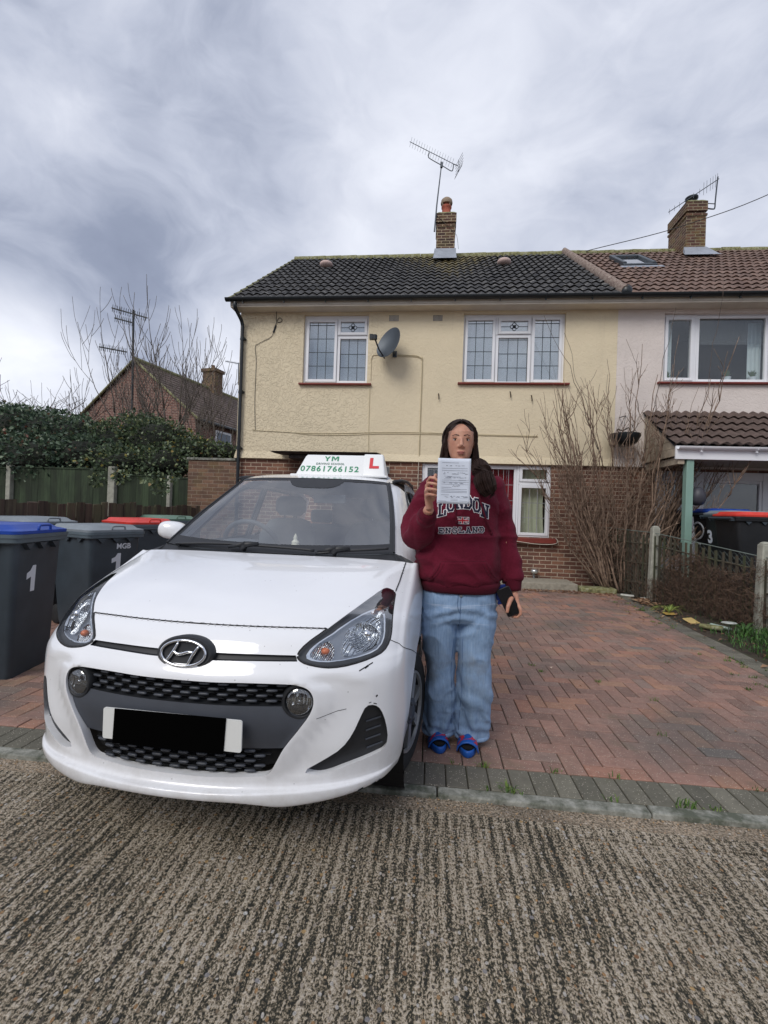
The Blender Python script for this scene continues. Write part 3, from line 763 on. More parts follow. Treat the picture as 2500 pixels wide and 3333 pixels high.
for a in range(4): b.tube([(.155+.13*cos(a*pi/2+.7), 12.95+.13*sin(a*pi/2+.7), 9.70), (.155+.14*cos(a*pi/2+.7), 12.95+.14*sin(a*pi/2+.7), 9.80)], .015, 6)
b.build('pot_cowl', plain('cowl_buff', lin(150,132,112), .8), pt, ang=50)

# roof aerial on a tall mast
def yagi(b, a, c, n, el, dirv_, r=.006, er=.0035):
    a = Vector(a); c = Vector(c); dv = Vector(dirv_).normalized(); b.tube([a, c], r*1.6, 6)
    for k in range(n):
        p = a+(c-a)*((k+.4)/n); b.tube([p-dv*el, p+dv*el], er, 5)
AE = thing('roof_aerial', 'long comb shaped television aerial on a mast fixed to the left chimney', 'aerial', (-.15, 12.75, 8.9))
b = MB(); b.tube([(-.15, 12.62, 8.85), (-.11, 12.65, 9.6), (-.02, 12.7, 10.72)], [.021,.019,.014], 8)
wp(b.build('mast', M['dark_steel'], AE))
b = MB(); b.tube(smooth_path([(-.36, 12.7, 11.05), (-.38, 12.7, 10.95), (-.33, 12.7, 10.88), (.0, 12.7, 10.68), (.24, 12.7, 10.53), (.29, 12.7, 10.58), (.30, 12.7, 10.72)], 24), .013, 6); b.tube([(-.02, 12.66, 10.60), (-.02, 12.66, 10.74)], .035, 8)
wp(b.build('boom_bracket', M['dark_steel'], AE))
b = MB(); yagi(b, (-.90, 12.7, 11.37), (.31, 12.7, 10.71), 17, .115, (.35, -.9, .6))
wp(b.build('boom', M['dark_steel'], AE))
b = MB()
b.tube([(.31, 12.7, 10.71), (.42, 12.7, 10.66)], .012, 6)
for k in range(6):
    a = -1.1+2.0*k/5; p = Vector((.40+.05*cos(a), 12.7, 10.64+.2*sin(a))); b.tube([p-Vector((.08,-.16,.05)), p+Vector((.10,-.16,.09))], .005, 5)
b.tube([(.43, 12.7, 10.82), (.455, 12.7, 10.64), (.42, 12.7, 10.46)], .008, 6)
wp(b.build('reflector', M['dark_steel'], AE))
b = MB(); b.tube(smooth_path([(-.1, 12.64, 9.3), (.1, 12.63, 9.1), (.35, 12.64, 8.85), (.45, 12.6, 8.7), (.5, 12.5, 8.3)], 20), .005, 5); wp(b.build('aerial_lead', M['cable_k'], AE))

# satellite dish
SD = thing('satellite_dish', 'grey mesh satellite dish on the cream wall between the upstairs windows', 'satellite dish', (-.86, FY-.02, 4.40))
Md = Matrix.Translation((-.86, 8.86, 4.46)) @ Matrix.Rotation(radians(-34), 4, 'Z') @ Matrix.Rotation(radians(-16), 4, 'X') @ Matrix.Rotation(radians(14), 4, 'Y')
b = MB(); R = []
for k in range(9):
    r = k/8; ring = []
    for q in range(40):
        a = 2*pi*q/40; px_ = .26*r*cos(a)*(1-.10*sin(a)); pz_ = .31*r*sin(a); ring.append(Md @ Vector((px_, -.07*r*r, pz_)))
    R.append(ring)
R2 = [[p+(Md.to_3x3() @ Vector((0, .008, 0))) for p in r] for r in R][::-1]
rim = [[Md @ Vector((.265*cos(2*pi*q/40)*(1-.10*sin(2*pi*q/40)), -.066, .315*sin(2*pi*q/40))) for q in range(40)]]
b.rings(R[1:]+rim+R2[:-1], True)
wp(b.build('dish', plain('dish_mesh', lin(78,86,94), .45, .3, bump=.5, bscale=300, bdist=.002), SD, ang=60))
b = MB(); fp = Md @ Vector((-.02, -.40, -.12)); b.tube([Md @ Vector((0, .0, -.30)), Md @ Vector((-.01, -.2, -.24)), fp], .014, 6)
b.tube([fp+Vector((0,0,-.03)), fp+Vector((0,0,.05))], .05, 10); b.box(fp.x-.09, fp.x-.03, fp.y-.04, fp.y+.04, fp.z-.03, fp.z+.06)
wp(b.build('feed_arm', M['black_pl'], SD))
b = MB(); b.tube([Md @ Vector((0, .02, -.05)), (-.80, FY-.12, 4.36), (-.80, FY-.01, 4.36)], .02, 8); b.box(-.84, -.76, FY-.02, FY-.003, 4.30, 4.42); wp(b.build('wall_bracket', M['dark_steel'], SD))

# ---------------- right house : pale pink render
HR = thing('semi_detached_house', 'pale pink rendered house with brown tiled roof joined on at the right', 'house', (6.3, FY, 0))
x0, x1 = 3.372, 10.6
H4 = (4.20, 6.75, 3.86, 5.13); H5 = (4.14, 7.4, .1, 2.2)
b = MB(); wall_cells(b, x0, x1, -.1, 2.26, [H5], FY+.022, FY+.30); b.box(x1-.3, x1, FY+.3, 17.1, -.1, 2.26); wp(b.build('brick_wall', M['brick'], HR))
b = MB(); wall_cells(b, x0, x1, 2.26, 5.24, [H4], FY, FY+.28); b.box(x1-.3, x1, FY+.28, 17.1, 2.26, 5.24)
b.frus([(x0, FY-.042, 2.262), (4.0, FY-.042, 2.262), (4.0, FY-.003, 2.262), (x0, FY-.003, 2.262)], [(x0, FY-.006, 2.40), (4.0, FY-.006, 2.40), (4.0, FY-.003, 2.40), (x0, FY-.003, 2.40)])
wp(b.build('rendered_wall', M['render2'], HR))
b = MB(); b.box(x0, x1+.1, 8.86, FY-.004, 5.20, 5.225); b.box(x0, x1+.1, 8.85, 8.875, 5.226, 5.33); wp(b.build('soffit', M['soffit'], HR))
rf = tiled_roof('roof', M['tile2'], HR, x0+.06, x1+.15, EAVE, RIDGE, 14, .165, .034, .034, keep=lambda x, s: not (4.24 < x < 4.98 and 3.02 < s < 4.25)); wp(rf)
b = MB(); b.quad((x0, 17.3, 5.35), (x1+.13, 17.3, 5.35), (x1+.13, 13.1, 8.42), (x0, 13.1, 8.42)); b.quad((x0, 8.88, 5.31), (x1+.13, 8.88, 5.31), (x1+.13, 13.1, 8.37), (x0, 13.1, 8.37)); b.build('rear_slope', M['tile2'], rf, fix=False, attr='tone')
b = MB(); x = x0-.05
while x < x1+.1:
    e = min(x+.45, x1+.1); b.tube([(x, 13.1, 8.41+rnd(-.012,.012)), (e-.008, 13.1, 8.41+rnd(-.012,.012))], .115, 12, True, .085); x = e
b.build('ridge_tiles', M['ridge'], rf, ang=50)
b = MB(); R = []   # raised party-wall line of half round tiles bedded in mortar
b.tube([(3.37, EAVE[0]-.01, EAVE[1]+.07), (3.37, RIDGE[0], RIDGE[1]+.07)], .115, 12, True, .075); wp(b.build('party_ridge', M['ridge2'], HR, ang=50))
b = MB(); b.ell((3.40, 8.86, 5.42), (.10, .08, .11), 12, 8); wp(b.build('ridge_end', M['black_pl'], HR, smooth=True))
gt = wp(gutter(HR, 3.30, x1+.15, 8.79, 5.335, .062, M['black_pl']))
# skylight
def roofpt(x, s, h=0.0):
    L = sqrt((RIDGE[0]-EAVE[0])**2+(RIDGE[1]-EAVE[1])**2); ty = (RIDGE[0]-EAVE[0])/L; tz = (RIDGE[1]-EAVE[1])/L
    return Vector((x, EAVE[0]+ty*s-tz*h, EAVE[1]+tz*s+ty*h))
b = MB()
def rbox(b, xa, xb, sa, sb, ha, hb):
    b.frus([roofpt(xa,sa,ha), roofpt(xb,sa,ha), roofpt(xb,sb,ha), roofpt(xa,sb,ha)], [roofpt(xa,sa,hb), roofpt(xb,sa,hb), roofpt(xb,sb,hb), roofpt(xa,sb,hb)])
rbox(b, 4.24, 4.33, 3.1, 4.22, 0, .11); rbox(b, 4.89, 4.98, 3.1, 4.22, 0, .11); rbox(b, 4.33, 4.89, 4.1, 4.22, 0, .11); rbox(b, 4.24, 4.98, 3.0, 3.11, 0, .08)
sk = wp(b.build('skylight', M['dark_steel'], HR, bevel=.012)); b = MB(); rbox(b, 4.33, 4.89, 3.11, 4.1, .05, .06); b.build('pane', M['glass'], sk)
b = MB(); rbox(b, 4.33, 4.89, 3.11, 4.1, .0, .01); b.build('blind', M['room'], sk)
b = MB(); rbox(b, 4.15, 5.08, 2.82, 3.0, .02, .045); b.build('lead_apron', M['leadwork'], sk)
W4 = window(HR, *H4, [(4.30, 4.70, 3.95, 5.03, 'plain', 1), (4.86, 6.0, 3.93, 5.06, 'plain', 0), (6.15, 6.62, 3.95, 5.03, 'plain', 1)], inner=None, sill=(4.10, 6.85, 3.855, .07, .045), glass='glass_dark'); wp(W4)
curtain(4.82, 6.1, 4.62, 5.06, FY+.22, mat_glass('lace', 0.10, (.62,.66,.70,1), rough=.6), W4, 'lace_valance', .012, 14)
curtain(4.26, 4.46, 3.92, 5.05, FY+.28, M['net'], W4, 'net_curtain', .02, 14); curtain(5.82, 6.06, 3.92, 5.05, FY+.28, M['net'], W4, 'net_curtain', .02, 14)
for (px_, h) in ((5.42, .10), (5.86, .10), (4.36, .06)):
    t_ = thing('potted_plant', {5.42:'small pot plant in the middle of the neighbour\'s upstairs windowsill', 5.86:'small pot plant at the right of the neighbour\'s upstairs windowsill', 4.36:'leafy pot plant behind the narrow left pane of the neighbour\'s upstairs window'}[px_], 'pot plant', (px_, FY+.19, 3.90), group='plants on the upstairs windowsill')
    b = MB(); b.lathe([(.05, 0), (.07, h), (.06, h), (.045, .01)], 14); b.build('pot', M['upvc'], t_, ang=50)
    b = MB()
    for k in range(26):
        a = rnd(0, 2*pi); e = rnd(.5, 1.5); L = rnd(.08, .17); dv = Vector((cos(a)*cos(e), sin(a)*cos(e)*.5, sin(e))); p = Vector((0,0,h))+dv*L; q = Vector((-sin(a), cos(a), 0))*.018
        b.quad(Vector((0,0,h-.01)), p*.6+q+Vector((0,0,h*.4)), p, p*.6-q+Vector((0,0,h*.4)))
    b.build('leaves', plain('pot_leaf', lin(92,118,72), .6) if 'pot_leaf' not in bpy.data.materials else bpy.data.materials['pot_leaf'], t_, fix=False)
cc = wp(chimney(HR, 6.42, 12.95, .47, .92, 8.0, 9.42, 'chim2'))
b = MB(); b.frus([(5.98, 12.1, 7.82), (6.85, 12.1, 7.82), (6.72, 12.49, 8.10), (6.12, 12.49, 8.10)], [(6.02, 12.15, 7.86), (6.80, 12.15, 7.86), (6.68, 12.49, 8.22), (6.14, 12.49, 8.22)]); b.build('lead_apron', M['leadwork'], cc)
b = MB(); b.lathe([(.10, 0), (.09, .10), (.12, .14), (.15, .17), (.15, .21), (.11, .22), (.09, .05)], 18, (6.42, 12.75, 9.42)); b.build('chimney_pot', M['black_pl'], cc, ang=50)
A2 = thing('roof_aerial', 'stubby television aerial on a cranked pole beside the right chimney', 'aerial', (6.75, 12.6, 9.0))
b = MB(); b.tube(smooth_path([(6.62, 12.5, 9.2), (6.80, 12.5, 9.17), (6.85, 12.5, 9.2), (6.86, 12.5, 9.4), (6.90, 12.5, 9.98)], 18), .018, 6); b.tube([(6.62, 12.5, 9.32), (6.84, 12.5, 9.30)], .012, 6); wp(b.build('pole', M['dark_steel'], A2))
b = MB(); b.tube([(5.75, 12.5, 9.12), (6.93, 12.5, 9.93)], .010, 6)
for k, f in enumerate([.02, .12, .22, .5, .62, .70, .76, .83, .88, .93, .97]):
    p = Vector((5.75, 12.5, 9.12)).lerp(Vector((6.93, 12.5, 9.93)), f); L = .07 if f < .7 else .16; b.tube([p-Vector((0,0,L)), p+Vector((0,0,L))], .0045, 5)
wp(b.build('boom', M['dark_steel'], A2))

# neighbour porch
PO = thing('porch', 'open porch with brown roof tiles, white gutter and sage green post on the right house', 'porch', (5.8, 8.1, .3))
pr = tiled_roof('roof', M['tile3'], PO, 3.86, 10.0, (7.95, 2.50), (9.13, 3.27), 5, .165, .040, .042); wp(pr)
b = MB(); b.quad((3.88, 7.98, 2.48), (9.98, 7.98, 2.48), (9.98, 9.13, 3.235), (3.88, 9.13, 3.235)); b.build('roof_deck', M['room'], pr, fix=False)
M['clad'] = plain('bleached_boards', lin(168,156,138), .8, var=.2, vscale=14, bump=.5, bscale=25)
b = MB()
for k in range(7):
    z = 2.33+k*.13; z2 = min(z+.125, 3.2); f = lambda zz: 7.99+(max(zz, 2.48)-2.48)/(3.235-2.48)*1.15
    b.prism([(f(z), z), (9.13, z), (9.13, z2), (f(z2), z2)], 3.90+.003*(k%2), 3.93, 'x')
wp(b.build('gable_boards', M['clad'], PO, bevel=.003))
b = MB(); b.box(3.885, 10.0, 7.945, 7.975, 2.275, 2.49); wp(b.build('fascia', M['upvc'], PO, bevel=.003))
wp(gutter(PO, 3.90, 10.0, 7.90, 2.475, .05, M['upvc']))
b = MB(); b.box(3.94, 10, 7.98, 9.12, 2.29, 2.31); b.box(3.94, 4.04, 7.98, 9.12, 2.20, 2.289); b.box(4.041, 10, 7.985, 8.06, 2.28, 2.289); wp(b.build('ceiling', M['clad'], PO))
M['sage'] = plain('sage_paint', lin(132,164,152), .5, var=.06, vscale=4)
b = MB(); b.box(4.08, 4.19, 7.98, 8.10, .3, 2.278); wp(b.build('post', M['sage'], PO, bevel=.006))
PB = window(PO, 4.14, 7.4, .42, 2.2, [(4.30, 4.78, .60, 1.99, 'plain', 0), (4.98, 5.92, .60, 2.00, 'plain', 0), (6.12, 7.2, .60, 2.00, 'plain', 0)], inner=None, y=FY-.02, glass='glass_dark'); wp(PB)
b = MB(); b.box(4.14, 7.4, FY-.02, FY+.05, .1, .419); b.build('door_step_panel', M['upvc'], PB)
HB = thing('hanging_basket', 'black hanging basket on a bracket by the corner of the porch roof', 'hanging basket', (3.45, 8.80, 2.75))
b = MB(); b.lathe([(.10, -.18), (.20, -.12), (.26, 0), (.26, .04), (.22, .03), (.08, -.15)], 20, (3.45, 8.85, 2.78)); wp(b.build('basket', M['black_pl'], HB, ang=60))
b = MB()
for a in range(3): b.tube([(3.45+.24*cos(a*2.1), 8.85+.24*sin(a*2.1), 2.80), (3.45, 8.85, 3.15)], .004, 4)
b.tube([(3.45, 8.85, 3.15), (3.45, FY-.01, 3.18)], .009, 6); wp(b.build('bracket', M['black_pl'], HB))
b = MB(); b.tube(smooth_path([(3.36, 8.85, 2.83), (3.30, 8.84, 2.9), (3.4, 8.82, 2.88), (3.5, 8.82, 2.93), (3.55, 8.84, 2.86), (3.62, 8.85, 2.9)], 20), .012, 5); wp(b.build('dead_stems', M['cable_k'], HB))
LA = thing('hanging_lantern', 'dark hanging bell ornament beside the sage green porch post', 'ornament', (4.42, 8.1, 1.75))
b = MB(); b.tube(smooth_path([(4.22, 8.08, 2.14), (4.30, 8.08, 2.17), (4.33, 8.08, 2.12), (4.29, 8.08, 2.08)], 14), .008, 5); b.tube([(4.25, 8.08, 2.0), (4.27, 8.08, 1.96)], .008, 5); wp(b.build('hook', M['black_pl'], LA))
b = MB(); b.lathe([(.03, .12), (.08, .09), (.115, 0), (.115, -.10), (.07, -.17), (.02, -.18)], 14, (4.30, 8.06, 1.72)); b.tube([(4.27, 8.06, 1.84), (4.28, 8.08, 2.0)], .004, 4); wp(b.build('bell', plain('slate_metal', lin(58,58,66), .5), LA, ang=60))
# overhead wire
b = MB(); pts = [(3.9, 13.0, 8.45), (6.2, 12.4, 8.75), (8.4, 11.4, 9.25), (13, 8, 10.6)]; b.tube(smooth_path(pts, 30), .010, 5)
tag(b.build('telephone_wire', M['cable_k'], smooth=True), 'thin dark wire rising past the right chimney against the clouds', 'wire')
# stone plinth at the foot of the wall
b = MB(); b.box(.2, 2.6, 8.46, FY-.0, -.05, .115); tag(b.build('concrete_step', M['concrete'], bevel=.012), 'long grey concrete step at the foot of the brick wall', 'step')
b = MB(); b.box(2.62, 3.22, 8.34, 8.62, -.03, .085); tag(b.build('stone_slab', M['ridge'], bevel=.03), 'mossy yellow stone slab between the grey step and the bare shrub', 'stone slab')
SL = thing('garden_light', 'small solar spotlight on the brick wall above the grey step', 'garden light', (1.98, FY-.02, .26))
b = MB(); b.tube([(1.98, 9.08, .10), (1.98, 9.08, .20)], .018, 8); wp(b.build('stem', M['steel'], SL)); b = MB(); b.ell((1.98, 9.05, .25), (.075, .075, .05), 16, 8); wp(b.build('head', plain('bright_chrome', lin(210,212,210), .25, .8), SL, smooth=True))
# ------------------------------------------------------------------ car : control grid of the nose (local: x left/right, y back, z up)
XC = [0, .13, .26, .39, .5, .6, .685, .746, .784]
REL = [0, .004, .02, .048, .082, .128, .188, .258, .36]
def _row(zc, yc, k, drop, outer, xs=1.0, zoff=None):
    r = []
    DR = [0, 0, .001, .003, .008, .016, .030, .046, .060]
    for j in range(9):
        r.append([XC[j]*xs, yc+REL[j]*k, zc-DR[j]*drop+(zoff[j] if zoff else 0)])
    r.append(list(outer)); return r
NOSE = [
 _row(.232, -.150, .98, 0, (.750,.235,.215), .962, [0,0,-.004,-.019,-.016,-.010,-.002,.004,.002]),
 _row(.235, -.192, 1.02, 0, (.760,.215,.228), .966, [0,0,-.004,-.018,-.014,-.007,0,.004,.002]),
 _row(.262, -.200, 1.04, 0, (.770,.225,.262), .978),
 _row(.292, -.178, 1.0, 0, (.778,.245,.295), .988),
 _row(.42, -.186, 1.0, 0, (.796,.262,.42)),
 _row(.55, -.186, 1.0, 0, (.804,.345,.54)),
 _row(.64, -.178, 1.0, 0, (.807,.43,.595)),
 _row(.69, -.150, 1.0, .1, (.809,.50,.63)),
 _row(.725, -.122, 1.0, .3, (.811,.575,.645)),
 _row(.765, -.095, 1.0, .5, (.812,.625,.69)),
 _row(.80, -.055, .95, .7, (.813,.66,.73)),
 _row(.85, .02, .85, .85, (.813,.70,.77)),
 _row(.90, .15, .70, 1.0, (.812,.74,.815)),
 _row(.945, .32, .52, 1.0, (.810,.79,.855)),
 _row(.978, .47, .38, .9, (.806,.85,.885)),
 _row(1.008, .665, .24, .35, (.792,.97,.925)),
]
def _cr(p0, p1, p2, p3, f):
    return .5*((2*p1)+(-p0+p2)*f+(2*p0-5*p1+4*p2-p3)*f*f+(-p0+3*p1-3*p2+p3)*f*f*f)
def nose_pt(u, v):
    nu, nv = len(NOSE), 10
    u = max(0.0, min(nu-1.0, u)); v = max(0.0, min(nv-1.0, v))
    i = min(int(u), nu-2); fu = u-i; j = min(int(v), nv-2); fv = v-j
    def G(a, b):
        if b < 0: x, y, z = G(a, -b); return (-x, y, z)
        if b > nv-1: p, q = G(a, nv-1), G(a, nv-2); return tuple(2*m-n for m, n in zip(p, q))
        if a < 0: p, q = G(0, b), G(1, b); return tuple(2*m-n for m, n in zip(p, q))
        if a > nu-1: p, q = G(nu-1, b), G(nu-2, b); return tuple(2*m-n for m, n in zip(p, q))
        return tuple(NOSE[a][b])
    R = []
    for a in range(i-1, i+3):
        c = [G(a, b) for b in range(j-1, j+3)]
        R.append([_cr(c[0][k], c[1][k], c[2][k], c[3][k], fv) for k in range(3)])
    return [_cr(R[0][k], R[1][k], R[2][k], R[3][k], fu) for k in range(3)]
CARC = (-.867, 1.75); CARYAW = radians(-2.155)
M['paint'] = (lambda: None)()
def mat_paint():
    m, t = new_mat('white_car_paint'); co = t.coord(); x, y, z = t.sep(co)
    c = t.mix(t.ramp(t.noise(co, 3, 5, .7), [(.35, 0.0), (.75, .10)]), lin(232,234,238), lin(204,202,196))
    lo = t.math('SUBTRACT', .42, z)     # road film on the lowest part of the body
    dirt = t.math('MULTIPLY', t.math('MULTIPLY', t.math('MAXIMUM', lo, 0.0), 2.2), t.ramp(t.noise(co, 9, 5, .75), [(.35, .1), (.7, 1.0)]))
    c = t.mix(t.math('MINIMUM', dirt, .5), c, lin(160,152,140))
    sp = t.math('MULTIPLY', t.math('LESS_THAN', t.voro(co, 42), .11), t.math('GREATER_THAN', t.sep(t.voro(co, 42, 'Color'))[0], .90))
    c = t.mix(t.math('MULTIPLY', sp, .45), c, lin(110,108,104))
    t.put(t.b.inputs['Base Color'], c); t.b.inputs['Roughness'].default_value = .42; t.b.inputs['Specular IOR Level'].default_value = .5
    t.b.inputs['Coat Weight'].default_value = 1.0; t.b.inputs['Coat Roughness'].default_value = .05
    return m
M['paint'] = mat_paint()
M['trim'] = plain('black_trim', lin(34,36,40), .5, var=.12, vscale=20)
M['trim_g'] = plain('grille_plastic', lin(62,66,74), .42, var=.1, vscale=10)
M['void'] = plain('dark_void', lin(12,12,14), .9)
M['gap'] = plain('panel_gap', lin(22,22,24), .9)
M['chrome'] = plain('chrome', lin(225,228,232), .08, 1.0)
M['rubber'] = plain('tyre_rubber', lin(30,31,33), .8, var=.15, vscale=30, bump=.5, bscale=50)
M['rimsilver'] = plain('wheel_silver', lin(158,160,162), .35, .6, var=.15, vscale=12)
M['seat'] = plain('seat_cloth', lin(108,112,118), .9, var=.1)
M['dash'] = plain('dashboard_plastic', lin(96,100,106), .7)
M['screen'] = mat_glass('windscreen_glass', .22, (.93,.97,.97,1), fk=.55)
M['sideglass'] = mat_glass('side_glass', .12, (.62,.66,.66,1))
M['lens'] = mat_glass('headlight_lens', .04, (.95,.96,.97,1), fk=.26)
def mat_reflector():
    m, t = new_mat('fluted_reflector'); co = t.coord(); x, y, z = t.sep(co)
    w = t.math('SINE', t.math('MULTIPLY', t.math('ADD', x, t.math('MULTIPLY', y, -.5)), 520))
    t.b.inputs['Metallic'].default_value = 1.0; t.b.inputs['Roughness'].default_value = .14
    t.put(t.b.inputs['Base Color'], t.ramp(t.noise(co, 40, 2), [(.3, lin(150,156,164)), (.7, lin(222,226,230))]))
    t.put(t.b.inputs['Normal'], t.bump(t.math('ADD', w, t.math('MULTIPLY', t.noise(co, 55, 2), 2.5)), .7, .004)); return m
M['reflector'] = mat_reflector(); M['housing'] = plain('headlight_housing', lin(150,154,160), .28, .85, bump=.5, bscale=26, bdist=.006)
M['amber'] = plain('amber_bulb', lin(196,104,60), .3, var=.2, vscale=60)

CAR = thing('parked_car', 'white hatchback with a driving school sign on its roof and a black lattice grille', 'car', (CARC[0], CARC[1], 0), CARYAW)
G_ = [(5.957,0), (5.956,1.121), (5.988,1.985), (5.948,2.819), (5.899,3.334), (5.748,3.659), (5.457,3.834), (5.135,3.868), (4.82,3.759), (4.451,3.434), (4.022,3.036), (3.591,2.806), (3.316,2.664), (3.221,2.484), (3.196,1.915), (3.153,1.218), (3.15,0)]
V_ = [(4.911,5.644), (4.896,5.998), (4.71,6.316), (4.278,6.616), (3.767,6.792), (3.534,6.573), (3.474,5.939), (3.344,4.96), (3.187,4.32), (3.169,3.99), (3.287,3.553), (3.562,4.206), (3.839,4.823), (4.186,5.164), (4.604,5.431)]
HD = [(7.815,3.151), (8.339,3.206), (9.235,3.539), (10.12,3.913), (10.889,4.395), (11.758,4.967), (12.676,5.571), (12.816,5.81), (12.678,6.329), (12.002,6.375), (11.161,6.444), (10.174,6.539), (8.913,6.497), (8.02,6.237), (7.408,5.68), (6.992,4.967), (6.843,4.316), (6.955,3.889), (7.188,3.459), (7.468,3.257)]
ST = [(7.93,0), (7.95,.9), (7.96,1.962), (7.908,3.10), (7.36,3.19), (7.361,2.019), (7.29,.964), (7.28,0)]
def dens(P, step=.12, closed=True):
    o = []; n = len(P)
    for i in range(n if closed else n-1):
        a, b = P[i], P[(i+1) % n]; k = max(1, int(sqrt((a[0]-b[0])**2+(a[1]-b[1])**2)/step))
        for q in range(k): o.append((a[0]+(b[0]-a[0])*q/k, a[1]+(b[1]-a[1])*q/k))
    if not closed: o.append(P[-1])
    return o
def smooth_poly(P, it=2, fixv0=True):
    """chaikin corner rounding that keeps points on the centre line"""
    for _ in range(it):
        o = []; n = len(P)
        for i in range(n):
            a, b = P[i], P[(i+1) % n]
            if a[1] == 0 and b[1] == 0: o += [a, b]; continue
            p = (a[0]*.75+b[0]*.25, a[1]*.75+b[1]*.25); q = (a[0]*.25+b[0]*.75, a[1]*.25+b[1]*.75)
            if a[1] == 0: o += [q]
            elif b[1] == 0: o += [p]
            else: o += [p, q]
        P = o
    return P
G_ = smooth_poly(G_); V_ = smooth_poly(V_, 1); HDs = smooth_poly(HD, 1)
def inpoly(p, P):
    c = False; n = len(P)
    for i in range(n):
        a, b = P[i], P[(i+1) % n]
        if (a[1] > p[1]) != (b[1] > p[1]) and p[0] < (b[0]-a[0])*(p[1]-a[1])/(b[1]-a[1])+a[0]: c = not c
    return c
def sst(x, a, b_): x = max(0.0, min(1.0, (x-a)/(b_-a))); return x*x*(3-2*x)
def sculpt(u, v):
    p = Vector(nose_pt(u, v))
    line = 2.45+.25*sst(v, 3.0, 4.6)-.35*sst(v, 6.5, 9.0)       # fold above the chin
    p.y -= .011*(1-sst(u, line-.16, line+.02))*(1-.6*sst(v, 5.5, 8.0))
    if u < 1.2: p.z += .013*(1-sst(v, 2.55, 3.0))*(1-sst(u, .4, 1.2))
    # rolled ridge round the grille and scoop outside it
    if 3.0 < u < 6.6 and v > 2.3:
        ge = float(np.interp(u, [3.1,3.3,3.6,4.0,4.45,4.8,5.1,5.45,5.75,6.0], [2.3,2.66,2.8,3.04,3.43,3.76,3.87,3.83,3.66,3.3])); d_ = v-ge
        if d_ > -.2: p.y += (-.006*(1-sst(abs(d_), .0, .35))+.010*sst(d_, .25, .8)*(1-sst(d_, 1.0, 2.2)))*sst(u, 3.0, 3.5)*(1-sst(u, 5.8, 6.6))
    return p
def npt(u, v, off=0.0):
    p = sculpt(u, v)
    if off: p = p+nnor(u, v)*off
    return p
def nnor(u, v):
    h = .02; a = sculpt(u+h, v)-sculpt(max(0, u-h), v); b = sculpt(u, v+h)-sculpt(u, max(0, v-h))
    n = b.cross(a)
    return n.normalized()
NU = len(NOSE)-1
_n = nnor(4.5, .5)
NS = 1 if _n.y < 0 else -1
_nn = nnor
def nnor(u, v): return _nn(u, v)*NS
def cdt(polys, du=.2, dv=.2, box=(0, NU, 0, 9)):
    pts = []; edges = []
    def ring(P, closed=True):
        P = dens(P, .1, closed); s = len(pts); pts.extend(P); n = len(P)
        for i in range(n if closed else n-1): edges.append((s+i, s+(i+1) % n))
    u0, u1, v0, v1 = box
    ring([(u0,v0), (u1,v0), (u1,v1), (u0,v1)])
    for P, c in polys: ring(P, c)
    nu = int((u1-u0)/du); nv = int((v1-v0)/dv)
    for i in range(1, nu):
        for j in range(1, nv): pts.append((u0+(u1-u0)*i/nu, v0+(v1-v0)*j/nv))
    r = geometry.delaunay_2d_cdt([Vector(p) for p in pts], edges, [], 0, 1e-5)
    return r[0], r[2]
FB = [(9.03,6.53), (8.473,7.16), (7.294,7.936), (6.236,9.0)]
BE = [(12.678,6.329), (13.397,6.42), (14.376,6.487), (NU,6.55)]
vs, fs = cdt([(G_, True), (V_, True), (HDs, True), (ST, True)])
BON = [(10.115,0), (10.118,1.71), (10.12,3.913), (10.5,4.2), (12.0,5.15), (12.816,5.81), (12.678,6.329), (13.397,6.42), (14.376,6.487), (NU+.1,6.55), (NU+.1,0)]
WNG = [(9.03,6.45), (8.473,7.16), (7.294,7.936), (6.236,9.01), (NU+.1,9.01), (NU+.1,6.55), (14.376,6.487), (13.397,6.42), (12.678,6.329)]
regs = {'bumper': [], 'bonnet': [], 'wing': []}
for f in fs:
    cx = sum(vs[i][0] for i in f)/len(f); cy = sum(vs[i][1] for i in f)/len(f); p = (cx, cy)
    if inpoly(p, G_) or inpoly(p, V_) or inpoly(p, HDs) or inpoly(p, ST): continue
    k = 'bonnet' if inpoly(p, BON) else ('wing' if inpoly(p, WNG) else 'bumper'); regs[k].append(f)
def half_patch(faces, verts, off=0.0, both=True, lipd=None):
    """lift a 2-D region onto the nose, mirror it, give analytic normals"""
    b = MB(); N = []; idx = {}
    for sgn in ((1, -1) if both else (1,)):
        idx = {}
        for f in faces:
            o = []
            for i in f:
                if i not in idx:
                    u, v = verts[i]; p = npt(u, v, off); nn = nnor(u, v); idx[i] = b.vert((p.x*sgn, p.y, p.z)); N.append(Vector((nn.x*sgn, nn.y, nn.z)))
                o.append(idx[i])
            b.face(o if sgn*NS > 0 else o[::-1])
    return b, N
def build_n(b, N, name, mat, parent):
    me = b.mesh(name, mat, smooth=True, fix=False)
    # make winding agree with normals
    bm = bmesh.new(); bm.from_mesh(me); bm.faces.ensure_lookup_table(); bm.normal_update()
    fl = [f for f in bm.faces if f.normal.dot(N[f.verts[0].index]) < 0]
    bmesh.ops.reverse_faces(bm, faces=fl); bm.to_mesh(me); bm.free(); me.shade_smooth()
    try: me.normals_split_custom_set_from_vertices([tuple(n) for n in N])
    except Exception as e: print('normals', e)
    return link(name, me, parent)
b, N = half_patch(regs['bumper'], vs); BUMP = build_n(b, N, 'bumper', M['paint'], CAR)
b, N = half_patch(regs['bonnet'], vs, .0015); BONN = build_n(b, N, 'bonnet', M['paint'], CAR)
